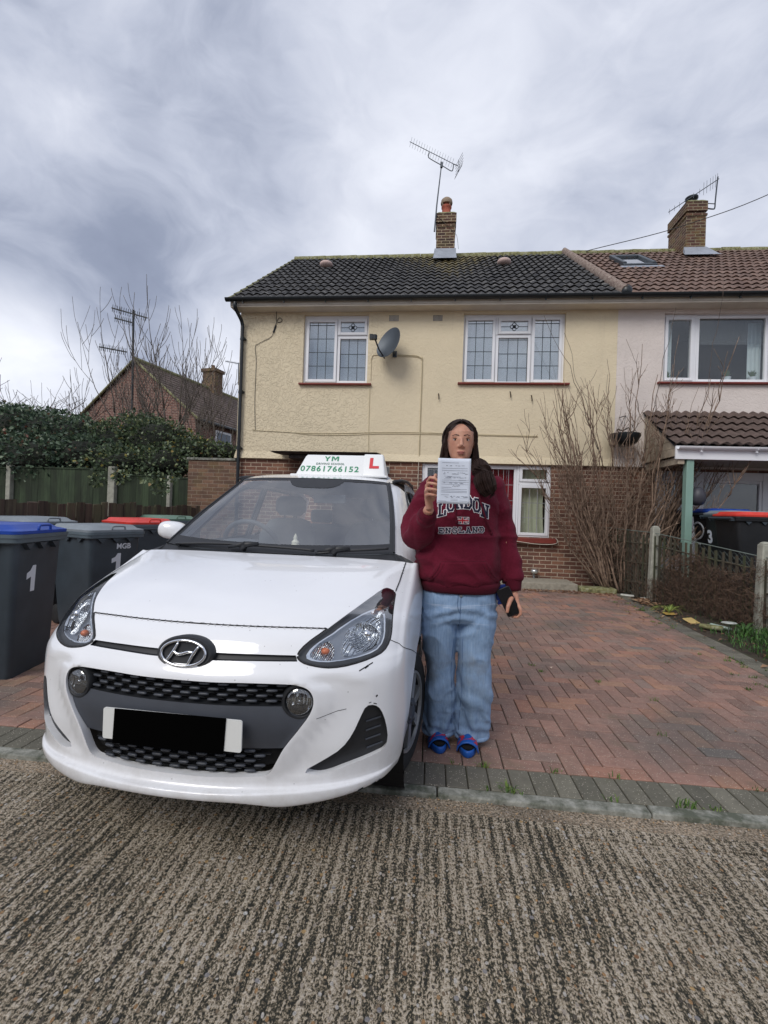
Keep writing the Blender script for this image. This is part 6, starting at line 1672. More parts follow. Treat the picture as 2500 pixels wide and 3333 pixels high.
def letter(bd, ch, cx, cz, w, h, t, off, shear=0.0, lift=.0):
    for x0, z0, x1, z1 in SEG[ch]:
        a = Vector(((x0-.5)*w, (z0-.5)*h)); c = Vector(((x1-.5)*w, (z1-.5)*h)); d_ = (c-a); L = d_.length; d_ = d_/L if L > 0 else Vector((1,0)); s_ = Vector((-d_.y, d_.x))*t/2
        a = a-d_*t*.45; c = c+d_*t*.45; n = max(1, int((c-a).length/.008))
        for i in range(n):
            p = a.lerp(c, i/n); q = a.lerp(c, (i+1)/n)
            bd.quad(*[onbody(cx+r.x, cz+r.y+shear*r.x, off) for r in (p-s_, q-s_, q+s_, p+s_)])
wb_, nb_ = MB(), MB()
for i, ch in enumerate('LONDON'):
    f = (i-2.5)/2.5; cx = .001+f*.108; cz = 1.318-.042*f*f; sh = -.30*f
    letter(wb_, ch, cx, cz, .038, .072, .0175, .0018, sh); letter(nb_, ch, cx, cz, .038, .072, .0108, .0032, sh)
for i, ch in enumerate('ENGLAND'):
    f = (i-3)/3; cx = -.006+f*.101; cz = 1.174+.006*f
    letter(wb_, ch, cx, cz, .026, .030, .0100, .0018); letter(nb_, ch, cx, cz, .026, .030, .0058, .0032)
lw_ = wb_.build('letter_outlines', M['white_cl'], HOOD, fix=False); nb_.build('lettering', M['navy'], lw_, fix=False)
def patchq(bd, pts, off, n=4):
    for i in range(n):
        for j in range(n):
            def B(u, v): a = Vector(pts[0]).lerp(Vector(pts[1]), u); c = Vector(pts[3]).lerp(Vector(pts[2]), u); r = a.lerp(c, v); return onbody(r.x, r.y, off)
            bd.quad(B(i/n, j/n), B((i+1)/n, j/n), B((i+1)/n, (j+1)/n), B(i/n, (j+1)/n))
fx, fz, fw, fh = -.003, 1.2235, .064, .034
b = MB(); patchq(b, [(fx-fw/2, fz-fh/2), (fx+fw/2, fz-fh/2), (fx+fw/2, fz+fh/2), (fx-fw/2, fz+fh/2)], .0018); fl = b.build('flag_patch', M['navy'], HOOD, fix=False)
def bar(bd, a, c, w, off):
    a, c = Vector(a), Vector(c); d_ = (c-a).normalized(); s_ = Vector((-d_.y, d_.x))*w/2; patchq(bd, [a-s_, c-s_, c+s_, a+s_], off, 6)
b = MB(); x0_, x1_, z0_, z1_ = fx-fw/2, fx+fw/2, fz-fh/2, fz+fh/2
bar(b, (x0_+.002,z0_+.002), (x1_-.002,z1_-.002), .0055, .0028); bar(b, (x0_+.002,z1_-.002), (x1_-.002,z0_+.002), .0055, .0029); bar(b, (fx,z0_), (fx,z1_), .0125, .0032); bar(b, (x0_,fz), (x1_,fz), .0115, .0033)
for a, c in (((x0_,z0_),(x1_,z0_)), ((x0_,z1_),(x1_,z1_)), ((x0_,z0_),(x0_,z1_)), ((x1_,z0_),(x1_,z1_))): bar(b, a, c, .0020, .0034)
b.build('flag_white', M['white_cl'], fl, fix=False)
b = MB(); bar(b, (fx,z0_+.001), (fx,z1_-.001), .0075, .0042); bar(b, (x0_+.001,fz), (x1_-.001,fz), .0068, .0043); bar(b, (x0_+.003,z0_+.002), (x1_-.003,z1_-.002), .0016, .0038); bar(b, (x0_+.003,z1_-.002), (x1_-.003,z0_+.002), .0016, .0038)
b.build('flag_red', M['flagred'], fl, fix=False)
# jeans
jn = MB()
jn.rings([ringz(z, cx, cy, a, bb, 36, 2.3) for z, cx, cy, a, bb in ((.92,0,.0,.170,.120), (.88,0,.0,.190,.138), (.82,0,.004,.206,.148), (.76,0,.004,.207,.146), (.72,0,.004,.203,.135), (.68,.0,.002,.198,.110))])
for C in ([(.74,-.102,.0,.108,.122), (.66,-.101,.0,.102,.112), (.56,-.093,-.004,.090,.098), (.46,-.086,-.006,.078,.088), (.37,-.083,-.002,.074,.084), (.28,-.082,.006,.080,.092), (.18,-.084,.036,.088,.094), (.10,-.083,.060,.089,.094), (.058,-.083,.068,.090,.094)],
          [(.74,.104,.0,.108,.122), (.66,.107,.0,.102,.112), (.56,.095,-.004,.090,.098), (.46,.093,-.006,.086,.090), (.37,.099,-.004,.092,.090), (.29,.100,.0,.091,.094), (.20,.099,.030,.092,.094), (.10,.098,.054,.096,.096), (.050,.098,.066,.097,.095)]):
    jn.rings([ringz(z, cx, cy, a, bb, 32, 2.15) for z, cx, cy, a, bb in C[::-1]])
me = blend_mesh(jn, .0075, 4, .5, 'jeans')
def jf(p, n):
    s = -1 if p.x < .004 else 1; ax = -.084 if s < 0 else .095
    h = .0035*noise.noise(p*5)+.0025*noise.noise(Vector((p.x*16, p.y*16, p.z*8)))
    rr = 1-abs(noise.noise(Vector((p.x*7+p.z*4, p.y*6, p.z*5-p.x*3))))*3.0; h += .0075*max(0, rr)**2-.003
    if p.z < .62:   # hanging folds of the flared leg
        a = atan2(p.y, p.x-ax); k = min(1, (.62-p.z)*2.4)
        h += .0085*k*sin(a*4+p.z*9*s+noise.noise(Vector((p.z*3, s*4, 0)))*3)
        h += .0060*sin(p.z*46+a*2.2*s+noise.noise(p*4)*3.5)*max(0, 1-abs(p.z-.30)/.14)
        h += .0050*sin(p.z*80+a*1.5+noise.noise(p*6)*3)*max(0, 1-abs(p.z-.10)/.07)
    else: h += .0045*sin(p.z*90+abs(p.x)*30+noise.noise(p*5)*4)*max(0, 1-abs(p.z-.74)/.10)
    return h
disp(me, jf); me.materials.append(M['denim']); JE = link('jeans', me, BODY)
jb = bmesh.new(); jb.from_mesh(me); BJ = BVHTree.FromBMesh(jb); jb.free()
def onj(x, z, off=.001):
    h = BJ.ray_cast(Vector((x, -.6, z)), Vector((0, 1, 0))); return Vector((x, (h[0].y if h[0] is not None else -.12)-off, z))
b = MB()
for P in ([(.004,.86), (.004,.74), (.002,.66)], [(-.010,.855), (-.012,.79), (-.002,.755), (.004,.745)], [(-.02,.60), (-.030,.44), (-.020,.30), (-.016,.12)], [(.025,.60), (.028,.44), (.030,.30), (.022,.10)]): b.tube([onj(p.x, p.z, .0005) for p in smooth_path([(x,0,z) for x, z in P], 20)], .0014, 5)
b.build('denim_seams', plain('denim_seam', lin(66,96,138), .9), JE, smooth=True)
b = MB(); c_ = onj(.004,.838,.004); b.ell(c_, (.008,.003,.008), 12, 6); b.build('button', M['steel'], JE, smooth=True)
for ax, ay, zz, A in ((-.083,.068,.060,(.090,.094)), (.098,.066,.052,(.097,.095))):
    b = MB(); R = []
    for z, g in ((zz+.012,-.002), (zz+.008,.002), (zz-.004,.003), (zz-.010,.0), (zz-.006,-.006)): R.append(ringz(z, ax, ay, A[0]+g, A[1]+g, 60, 2.15))
    b.rings(R, False); b.build('leg_hem', M['denim'], JE, smooth=True)
# sliders on socked feet
for s, cx, cy, rot in ((-1, -.086, .030, 5), (1, .075, .012, -4)):
    Mz = Matrix.Translation((cx, cy, 0)) @ Matrix.Rotation(radians(rot), 4, 'Z')
    def outl(k=1.0, dz=0): return [Mz @ Vector((x*k*(1 if True else 1), y*k, dz)) for x, y in sole]
    sole = []
    for q in range(36):
        a = 2*pi*q/36; y = -.130*sin(a) if sin(a) > 0 else -.130*sin(a); wdt = .050 if y < 0 else .040; sole.append((cos(a)*wdt*(1-.10*(y > .05)), y))
    b = MB(); b.rings([[Mz @ Vector((x*k, y*k, z)) for x, y in sole] for k, z in ((.94,.0), (1.0,.006), (1.0,.028), (.97,.038), (.90,.036), (.87,.024))], False)
    sl_ = b.build('slider', M['slide_blue'], BODY, smooth=True)
    b = MB(); b.poly([Mz @ Vector((x*.88, y*.88, .024)) for x, y in sole]); b.build('footbed', M['sock'], sl_, fix=False)
    b = MB(); R = []
    for j in range(9):
        y = -.092+.080*j/8; hh = .050+.024*j/8; w = .052-.003*j/8
        R.append([Mz @ Vector((-cos(pi*q/16)*w, y-.01*sin(pi*q/16), .014+sin(pi*q/16)*hh)) for q in range(17)])
    b.rings(R, False, close=False); o = b.build('strap', M['slide_blue'], sl_, smooth=True); so_ = o.modifiers.new('t', 'SOLIDIFY'); so_.thickness = .006; so_.offset = 1
    b = MB()
    for seg in ([(.2,.15), (.35,.5), (.25,.85)], [(.35,.25), (.6,.35), (.7,.7)], [(.72,.2), (.8,.5), (.6,.88)]):
        P = smooth_path([(u, v, 0) for u, v in seg], 8); L = []; Rr = []
        for p in P:
            for lst, du in ((L, -.055), (Rr, .055)):
                u = p.x+du; v = p.y; y = -.092+.080*v; hh = .050+.024*v; w = .052-.003*v; lst.append(Mz @ Vector((-cos(pi*u)*(w+.0075), y-.01*sin(pi*u), .014+sin(pi*u)*(hh+.0075))))
        for i in range(7): b.quad(L[i], L[i+1], Rr[i+1], Rr[i])
    b.build('strap_pattern', M['slide_red'], sl_, smooth=True, fix=False)
    b = MB(); b.rings([[Mz @ Vector((cos(2*pi*q/20)*w, y, z+sin(2*pi*q/20)*h)) for q in range(20)] for y, w, z, h in ((-.100,.012,.034,.008), (-.092,.030,.038,.012), (-.075,.038,.044,.018), (-.04,.040,.052,.024), (.0,.037,.06,.036), (.06,.032,.075,.045), (.11,.026,.06,.03))]); b.build('sock', M['sock'], sl_, smooth=True)
# ring
b = MB(); rp = Vector((-.183,-.392,1.362)); b.tube([rp+Vector((.0105*cos(a)*.35, -.0105*cos(a)*.9*0+.004*0+.010*0, 0))+Vector((0,0,.0105*sin(a)))+Vector((-.003*cos(a),.0100*cos(a)*.35,0)) for a in [2*pi*q/20 for q in range(21)]], .0012, 6, False); b.build('ring', M['chrome'], BODY)
# sheet of paper in the raised hand
PP = thing('paper_form', 'white printed form held up in front of her chin', 'paper', (PX-.065, PY-.428, 1.30), radians(-2))
def ppt(x, z): return Vector((x, .012*sin((x+.07)*16)-.02*(z/.2)**2*0+.006*cos(z*14), z))
b = MB(); nx_, nz_ = 12, 14
for j in range(nz_+1):
    for i in range(nx_+1): b.vert(ppt(-.0735+.147*i/nx_, .0+.205*j/nz_))
for j in range(nz_):
    for i in range(nx_): a = j*(nx_+1)+i; b.face((a, a+1, a+nx_+2, a+nx_+1))
sh_ = b.build('sheet', plain('paper_white', lin(214,222,236), .7), PP, smooth=True, fix=False); so_ = sh_.modifiers.new('t', 'SOLIDIFY'); so_.thickness = .0006
b = MB()
def pline(x0, x1, z, h=.0012, off=.0008):
    n = max(1, int((x1-x0)/.01))
    for i in range(n): a = x0+(x1-x0)*i/n; c = x0+(x1-x0)*(i+1)/n; b.quad(*[ppt(x, zz)-Vector((0,off,0)) for x, zz in ((a,z-h/2), (c,z-h/2), (c,z+h/2), (a,z+h/2))])
random.seed(5)
for z in (.012,): pline(-.068, -.030, z, .001)
for z, xs in ((.052, (-.055,.060)), (.058, (-.055,.060)), (.066, (-.055,.060)), (.040, (-.055,-.02)), (.074, (-.055,-.01)), (.098, (-.055,.066)), (.122, (-.03,.03)), (.150,(-.055,.06)), (.160,(-.055,.06)), (.185,(-.055,.02))): pline(xs[0], xs[1], z, .0012)
for (xa, xb, za, zb) in ((-.055,.066,.088,.106), (-.045,-.01,.112,.124), (.02,.055,.108,.118), (-.012,.020,.016,.022), (.028,.062,.014,.024)):
    pline(xa, xb, za, .0008); pline(xa, xb, zb, .0008)
for k in range(60): x = rnd(-.050, .055); z = random.choice((.030,.034,.094,.118,.135,.140,.172)); pline(x, x+rnd(.004,.012), z+rnd(-.001,.001), .0016)
b.build('printed_lines', plain('print_grey', lin(120,126,140), .8), PP, fix=False)
b = MB()
pts = [(-.005,.078), (.0,.086), (.003,.078), (.006,.084), (.009,.078), (.014,.083), (.017,.079), (.021,.087), (.026,.085), (.022,.079)]
b.tube([ppt(x, z)-Vector((0,.0012,0)) for x, z in pts], .0005, 4); b.build('signature', M['navy'], PP)
# phone in the lowered hand
PH = thing('phone', 'black phone held down by her side', 'phone', (PX+.252, PY-.078, .812))
Mp = Matrix.Rotation(radians(-27), 4, 'Y') @ Matrix.Rotation(radians(-8), 4, 'Z')
b = MB(); b.prism(rrect(-.036, .036, -.076, .076, .010), -.006, .006, 'y', M=Mp); b.build('phone_body', plain('phone_black', lin(22,24,32), .35), PH, bevel=.002); 
b = MB(); b.prism(rrect(-.033, .033, -.072, .072, .008), -.0066, -.0061, 'y', M=Mp); b.build('screen', plain('phone_screen', lin(12,14,22), .08), PH)
KW = thing('wallet', 'small blue wallet held behind the black phone against the jeans', 'wallet', (PX+.222, PY-.05, .84))
b = MB(); b.prism(rrect(-.030, .028, -.050, .052, .006), .0, .014, 'y', M=Matrix.Rotation(radians(-12), 4, 'Y')); b.build('wallet_body', plain('wallet_blue', lin(24,50,128), .5), KW, bevel=.003)
b = MB(); b.tube([(-.02,-.001,-.03), (-.026,-.004,-.052), (-.020,-.004,-.060)], .003, 6); b.build('zip_pull', M['steel'], KW)
# ------------------------------------------------------------------ bins, fences, plants, background
random.seed(3)
def at(px, D, z=0.0):
    L = (px-1250)/1524.6*D; return Vector((L*cos(_w)+D*sin(_w), -L*sin(_w)+D*cos(_w), z))
M['bin'] = plain('bin_plastic', lin(52,62,70), .48, var=.18, vscale=5, bump=.25, bscale=300, bdist=.001)
M['lid_grey'] = plain('grey_lid', lin(126,134,140), .5, var=.10, vscale=9); M['rim_grey'] = plain('bin_rim', lin(84,97,105), .5, var=.12, vscale=9)
M['lid_blue'] = plain('blue_lid', lin(22,66,158), .42, var=.10, vscale=9); M['lid_red'] = plain('red_lid', lin(206,58,46), .42, var=.12, vscale=9); M['lid_green'] = plain('green_lid', lin(96,124,108), .5)
M['sticker'] = plain('white_sticker', lin(206,212,220), .55)
def rr3(hx, y0, y1, z, r=.05, n=4):
    P = []
    for cx, cy, a0 in ((hx-r, y1-r, 0), (-hx+r, y1-r, pi/2), (-hx+r, y0+r, pi), (hx-r, y0+r, 1.5*pi)):
        for k in range(n+1): a = a0+pi/2*k/n; P.append(Vector((cx+cos(a)*r, cy+sin(a)*r, z)))
    return P
M['bin_black'] = plain('black_bin_plastic', lin(26,28,31), .5, var=.2, vscale=5)
def make_bin(label, lidmat, num=None, h=1.0, loc=(0,0), rz=0.0, z=0.0, lidtype='std', group='wheelie bins', back_num=False, rim='rim_grey', numx=.06):
    t_ = thing('wheelie_bin', label, 'wheelie bin', (loc[0], loc[1], z), rz, group)
    b = MB(); S = h
    b.rings([rr3(.225, .055, .55, .0, .04), rr3(.232, .048, .57, .05*S, .04), rr3(.262, .018, .66, .80*S, .045), rr3(.268, .012, .675, .955*S, .045)], True)
    b.build('bin_body', M['bin' if rim == 'rim_grey' else 'bin_black'], t_, ang=50)
    b = MB(); b.rings([rr3(.270, .010, .68, .945*S, .045), rr3(.300, -.025, .705, .955*S, .05), rr3(.303, -.028, .708, .985*S, .05), rr3(.308, -.033, .712, .987*S, .05), rr3(.308, -.033, .712, 1.012*S, .05), rr3(.27, .01, .68, 1.014*S, .05)], False)
    b.build('rim', M[rim], t_, ang=40)
    b = MB()
    for x in (-.17, -.02, .13): b.prism([(x-.045, .948*S), (x+.045, .948*S), (x, .90*S)], -.022, .020, 'y')
    for y in (.15, .35, .55):
        for s in (-1, 1): b.prism([(y-.04, .948*S), (y+.04, .948*S), (y, .905*S)], s*.262, s*.292, 'x')
    b.build('gussets', M['bin'], t_)
    b = MB(); z0 = 1.014*S
    b.rings([rr3(.298, -.022, .70, z0, .05), rr3(.300, -.024, .70, z0+.022, .05), rr3(.275, .01, .68, z0+.032, .05), rr3(.262, .03, .66, z0+.036, .05), rr3(.245, .07, .64, z0+.062, .05), rr3(.235, .09, .62, z0+.066, .05)], True)
    if lidtype == 'wave':
        b.v = [(x, y, zz+(.035*max(0, cos(x*14))*max(0, 1-(y+.03)/.5) if zz > z0+.02 else 0)) for x, y, zz in b.v]
    ld = b.build('lid', M[lidmat], t_, ang=50)
    b = MB(); b.tube(smooth_path([(-.07, -.012, z0+.024), (-.065, -.014, z0+.050), (-.05, -.014, z0+.058), (.05, -.014, z0+.058), (.065, -.014, z0+.050), (.07, -.012, z0+.024)], 16), .009, 6); b.build('lid_handle', M[lidmat], ld, smooth=True)
    b = MB(); b.tube([(-.26, .745, .985*S), (.26, .745, .985*S)], .017, 10); b.box(-.25, -.22, .70, .75, .95*S, .99*S); b.box(.22, .25, .70, .75, .95*S, .99*S); b.build('grab_bar', M['bin'], t_, ang=50)
    for s in (-1, 1):
        Mw = Matrix.Translation((s*.20, .60, .10)) @ Matrix.Rotation(pi/2, 4, 'Y'); b = MB(); b.lathe([(.03,-.03), (.09,-.03), (.10,-.02), (.10,.02), (.09,.03), (.03,.03)], 20, M=Mw); b.build('wheel', M['rubber'], t_, ang=50)
    if num:
        tb = text_mb(num, .27, .010, .0008); ya = lambda zz: .012+.04*(.955*S-zz)/.75
        if back_num == 'side': Mt = Matrix.Translation((.262, .30, .60*S)) @ Matrix.Rotation(pi/2, 4, 'Z') @ Matrix.Rotation(pi/2, 4, 'X') @ Matrix.Rotation(radians(-2), 4, 'X')
        elif back_num == 'left': Mt = Matrix.Translation((.15, .6485, .66*S)) @ Matrix.Rotation(pi, 4, 'Z') @ Matrix.Rotation(pi/2+radians(7), 4, 'X')
        else:
            Mt = Matrix.Translation((numx, .0225, .68*S)) @ Matrix.Rotation(pi/2+radians(3), 4, 'X')
            tb = MB(); tb.prism([(x*.20, y*.20) for x, y in ((-.06,-.5), (.17,-.5), (.17,.5), (.0,.5), (-.12,.32), (-.30,.24), (-.30,.02), (-.06,.10))], -.0008, .0008, 'z')
        b = MB(); b.add(tb, Mt); b.build('number', M['sticker'], t_)
    return t_
b1 = make_bin('near dark bin with a blue lid and white number 1 at the left edge', 'lid_blue', '1', 1.0, (-2.865, 3.22), radians(101), 0, numx=-.07)
p2 = at(300, 4.5); c2_ = Vector((p2.x+.27*cos(radians(70)), p2.y+.27*sin(radians(70))))
b2 = make_bin('middle dark bin with a ribbed grey lid and a white number 1, beside the bonnet', 'lid_grey', '1', .95, (c2_.x, c2_.y), radians(70), 0, numx=.02)
b = MB(); b.add(text_mb('MGB', .075, .002, .0008), Matrix.Translation((.08, .014, .815)) @ Matrix.Rotation(pi/2+radians(3), 4, 'X')); b.build('lettering', M['sticker'], b2)
b = MB()
for k in range(24):
    a = .4+k*.085; x, z = -.10+.13*cos(a)*.9, .60+.16*sin(a); b.ell((x+rnd(-.006,.006), .0315-(z-.6)*.052, z), (rnd(.003,.009), .001, rnd(.002,.005)), 6, 4)
stuff(b.build('paint_splashes', M['sticker'], b2))
p3 = at(505, 5.7); make_bin('dark bin with a wavy red lid behind the car mirror', 'lid_red', None, 1.0, (p3.x, p3.y), radians(62), 0, 'wave')
p4 = at(590, 6.9); make_bin('bin with a dull green lid, mostly hidden behind the left red lid', 'lid_green', None, 1.02, (p4.x, p4.y), radians(62), 0)
p5 = at(175, 5.0); make_bin('bin with a plain grey lid, mostly hidden behind the near blue lidded bin', 'lid_grey', None, 1.0, (p5.x, p5.y), radians(80), 0)
zr = .40
def nb(px, D): q = at(px, D); return (q.x+.675, q.y+.265)
make_bin('dark bin with a blue lid and a sprayed white curl beside the sage porch post', 'lid_blue', None, 1.0, nb(2313, 7.5), radians(90), zr+.02, group='bins next door', rim='bin_black')
make_bin('dark bin with a grey lid and white number 3 between blue and red lidded bins', 'lid_grey', '3', 1.0, nb(2362, 6.9), radians(90), zr-.02, group='bins next door', back_num='left', rim='bin_black')
make_bin('black bin with a bright red lid at the right edge above the wire fence', 'lid_red', None, 1.0, nb(2402, 6.25), radians(90), zr-.05, 'wave', group='bins next door', rim='bin_black')
# sprayed curl on the blue lidded bin next door
b = MB(); t6 = [o for o in bpy.data.objects if o.get('label', '').startswith('dark bin with a blue lid and a sprayed')][0]
for dx in (0,):
    P = smooth_path([(-.02, .80, 0), (.06, .845, 0), (.13, .80, 0), (.15, .70, 0), (.10, .60, 0), (.02, .55, 0), (.0, .50, 0), (.08, .49, 0)], 40)
    b.tube([(.21-p.x*1.7, .665-.12*(.8-p.y), p.y) for p in P], .006, 6, ry=.018, flat=(0,1,0))
b.build('sprayed_number', plain('spray_white', lin(196,200,206), .8), t6, smooth=True)

# -------- low picket fence and green panel fence on the left, brick garden wall
def mat_wood(name, a, b_, c3, amt=.5, vs=(6, 6, .8)):
    m, t = new_mat(name); co = t.coord(); at_ = t.new('ShaderNodeAttribute', attribute_name='tone').outputs['Fac']
    g = t.noise(t.mapping(co, (30, 30, 2)), 1.0, 4, .6)
    c = t.ramp(g, [(.3, a), (.7, b_)]); c = t.mix(1, c, t.ramp(at_, [(0, .6), (1, 1.25)]), 'MULTIPLY')
    c = t.mix(t.math('MULTIPLY', t.ramp(t.noise(t.mapping(co, vs), 1.0, 4, .6), [(.45, 0.0), (.62, 1.0)]), amt), c, c3)
    t.put(t.b.inputs['Base Color'], c); t.b.inputs['Roughness'].default_value = .9; t.put(t.b.inputs['Normal'], t.bump(g, .5, .004)); return m
M['picket'] = mat_wood('dark_picket_wood', lin(58,46,40), lin(84,68,58), lin(104,104,76), .5)
M['gfence'] = mat_wood('green_algae_panel', lin(44,56,40), lin(62,76,54), lin(36,42,32), .75, (4, 4, 1.2))
A, B_ = at(-160, 4.6), at(655, 8.5); n = int((B_-A).length/.128); dv = (B_-A).normalized(); nv = Vector((dv.y, -dv.x, 0))
FE = thing('picket_fence', 'low dark brown picket fence with uneven tops behind the bins', 'fence', (A.x, A.y, 0))
b = MB()
for k in range(n):
    p = A+dv*(.128*k); w = rnd(.098, .122); h = 1.245+rnd(-.02,.025)+.03*noise.noise(Vector((k*.2,0,0))); b.ca = random.random(); o = rnd(-.004,.004)
    q = [p+nv*o, p+dv*w+nv*o, p+dv*w+nv*(o+.018), p+nv*(o+.018)]; tp = [x+Vector((0,0,h+(rnd(-.006,.006)))) for x in q]; b.frus([x+Vector((0,0,.05)) for x in q], tp)
wp(b.build('pickets', M['picket'], FE, attr='tone'))
b = MB()
for z in (.35, 1.0): q = [A-nv*.05, B_-nv*.05, B_-nv*.012, A-nv*.012]; b.frus([x+Vector((0,0,z)) for x in q], [x+Vector((0,0,z+.07)) for x in q])
wp(b.build('rails', M['picket'], FE))
GF = thing('panel_fence', 'green stained board fence with pale concrete posts under the hedge', 'fence', (-7, 9.2, 0))
def gpanel(x0, x1, z):
    b = MB(); x = x0
    while x < x1: w = min(.14, x1-x); b.ca = random.random(); b.box(x, x+w-.003, 9.18+rnd(-.003,.003), 9.20, .1, z+rnd(-.003,.003)); x += .14
    b.ca = .5; b.box(x0, x1, 9.165, 9.215, z, z+.028); wp(b.build('panel', M['gfence'], GF, attr='tone'))
xp = lambda px: at(px, 9.0).x
gpanel(xp(-500), xp(-130), 1.93); gpanel(xp(-110), xp(262), 1.95); gpanel(xp(291), xp(486), 1.84); gpanel(xp(497), xp(604), 1.81)
M['postc'] = plain('concrete_post', lin(158,158,146), .9, var=.2, vscale=14, bump=.4, bscale=60)
for px_, w, z in ((277, .15, 2.02), (491, .075, 1.86), (-120, .10, 2.0)):
    b = MB(); c_ = xp(px_); b.frus([(c_-w/2, 9.08, 0), (c_+w/2, 9.08, 0), (c_+w/2, 9.22, 0), (c_-w/2, 9.22, 0)], [(c_-w/2, 9.09, z), (c_+w/2, 9.09, z), (c_+w/2, 9.21, z), (c_-w/2, 9.21, z)]); wp(b.build('post', M['postc'], GF, bevel=.012))
GW = thing('garden_wall', 'brown brick garden wall with a grey coping joining the cream house', 'wall', (-4.4, 9.3, 0))
b = MB(); b.box(-4.97, -3.955, 9.16, 9.38, -.1, 2.20); wp(b.build('brickwork', M['brick2'], GW)); b = MB(); b.box(-5.0, -3.958, 9.13, 9.41, 2.20, 2.25); wp(b.build('coping', M['kerb'], GW, bevel=.008))

# -------- distant brick gable house
c0 = Vector((-14.0, 20.7, 0)); ra = radians(12.3)
GH = thing('brick_house', 'red brick gable end house with mossy tiled roof beyond the left hedge', 'house', c0, -ra)
hw, zE, zA, LL = 3.55, 5.25, 7.95, 17
b = MB(); b.prism([(-hw, 0), (hw, 0), (hw, zE), (0, zA), (-hw, zE)], 0, .3, 'y'); b.box(hw-.3, hw, .3, LL, 0, zE); b.box(-hw, -hw+.3, .3, LL, 0, zE); b.build('wall', M['brick_far'], GH)
b = MB(); nC = 16
for s in (-1, 1):
    for c in range(nC):
        f0, f1 = c/nC, (c+1)/nC; xo = lambda f: s*(hw+.25)*(1-f); zo = lambda f: zE-.19+(zA-zE+.25)*f
        for y in range(int(LL/.35)):
            b.ca = random.random(); ya = -.12+y*.35; b.quad((xo(f0), ya, zo(f0)+.05), (xo(f0), ya+.35, zo(f0)+.05), (xo(f1), ya+.35, zo(f1)+.02), (xo(f1), ya, zo(f1)+.02)); b.quad((xo(f0), ya, zo(f0)+.05), (xo(f0), ya+.35, zo(f0)+.05), (xo(f0), ya+.35, zo(f0)), (xo(f0), ya, zo(f0)))
rfh = b.build('roof', mat_tile('far_tile', lin(74,60,54), lin(96,80,72), lin(120,118,92), .4), GH, attr='tone', fix=False)
b = MB(); b.tube([(0,-.12,zA+.10), (0,LL,zA+.10)], .12, 8); 
for s in (-1, 1): b.tube([(0,-.12,zA+.07), (s*(hw+.25),-.12,zE-.16)], .055, 6)
b.build('ridge_tiles', M['ridge'], rfh)
for y in (5.4, 15.0):
    b = MB(); b.box(.05-.42, .05+.42, y-.35, y+.35, zA-.6, zA+1.05); b.box(-.45, .55, y-.43, y+.43, zA+1.05, zA+1.22); b.lathe([(.12,0), (.10,.28)], 10, (.05, y, zA+1.22)); b.build('chimney', M['chim2'], rfh)
b = MB(); wy0, wy1 = 1.3, 2.5; b.box(hw, hw+.05, wy0, wy1, 3.6, 4.9); w_ = b.build('window', M['upvc'], GH); b = MB(); b.box(hw+.051, hw+.06, wy0+.1, wy1-.1, 3.7, 4.8); b.build('pane', plain('far_pane', lin(84,96,110), .15), w_)
b = MB(); b.tube([(hw+.3, 0, zE-.16), (hw+.3, LL, zE-.16)], .07, 6); b.build('gutter', M['black_pl'], GH)
# its aerial mast with three long arms
AM = thing('aerial_mast', 'tall dark aerial mast with long comb arms standing among the bare trees', 'aerial', at(416, 21.6, 6))
T = lambda px, py: at(px, 21.6, EYE+(1666.5-.034*(1250-px)-py)*21.6/1524.6)
b = MB(); b.tube([T(419,1330), T(416,1180), T(412,1005)], .055, 6); wp(b.build('mast', M['black_pl'], AM))
for (a, c, nn) in (((341,998),(458,1031),16), ((351,1031),(413,1047),10), ((304,1125),(395,1142),14)):
    b = MB(); yagi(b, T(*a), T(*c), nn, .16, (.3,-.3,.9), .02, .012); wp(b.build('arm', M['black_pl'], AM))
A3 = thing('roof_aerial', 'thin pale aerial on a pole above the far chimney left of the drain pipe', 'aerial', at(763, 26, 8))
T2 = lambda px, py: at(px, 28, EYE+(1666.5-.034*(1250-px)-py)*28/1524.6)
b = MB(); b.tube([T2(762,1250), T2(760,1178)], .03, 5); yagi(b, T2(717,1172), T2(762,1180), 10, .08, (.2,-.2,.9), .014, .008); wp(b.build('boom', M['dark_steel'], A3))

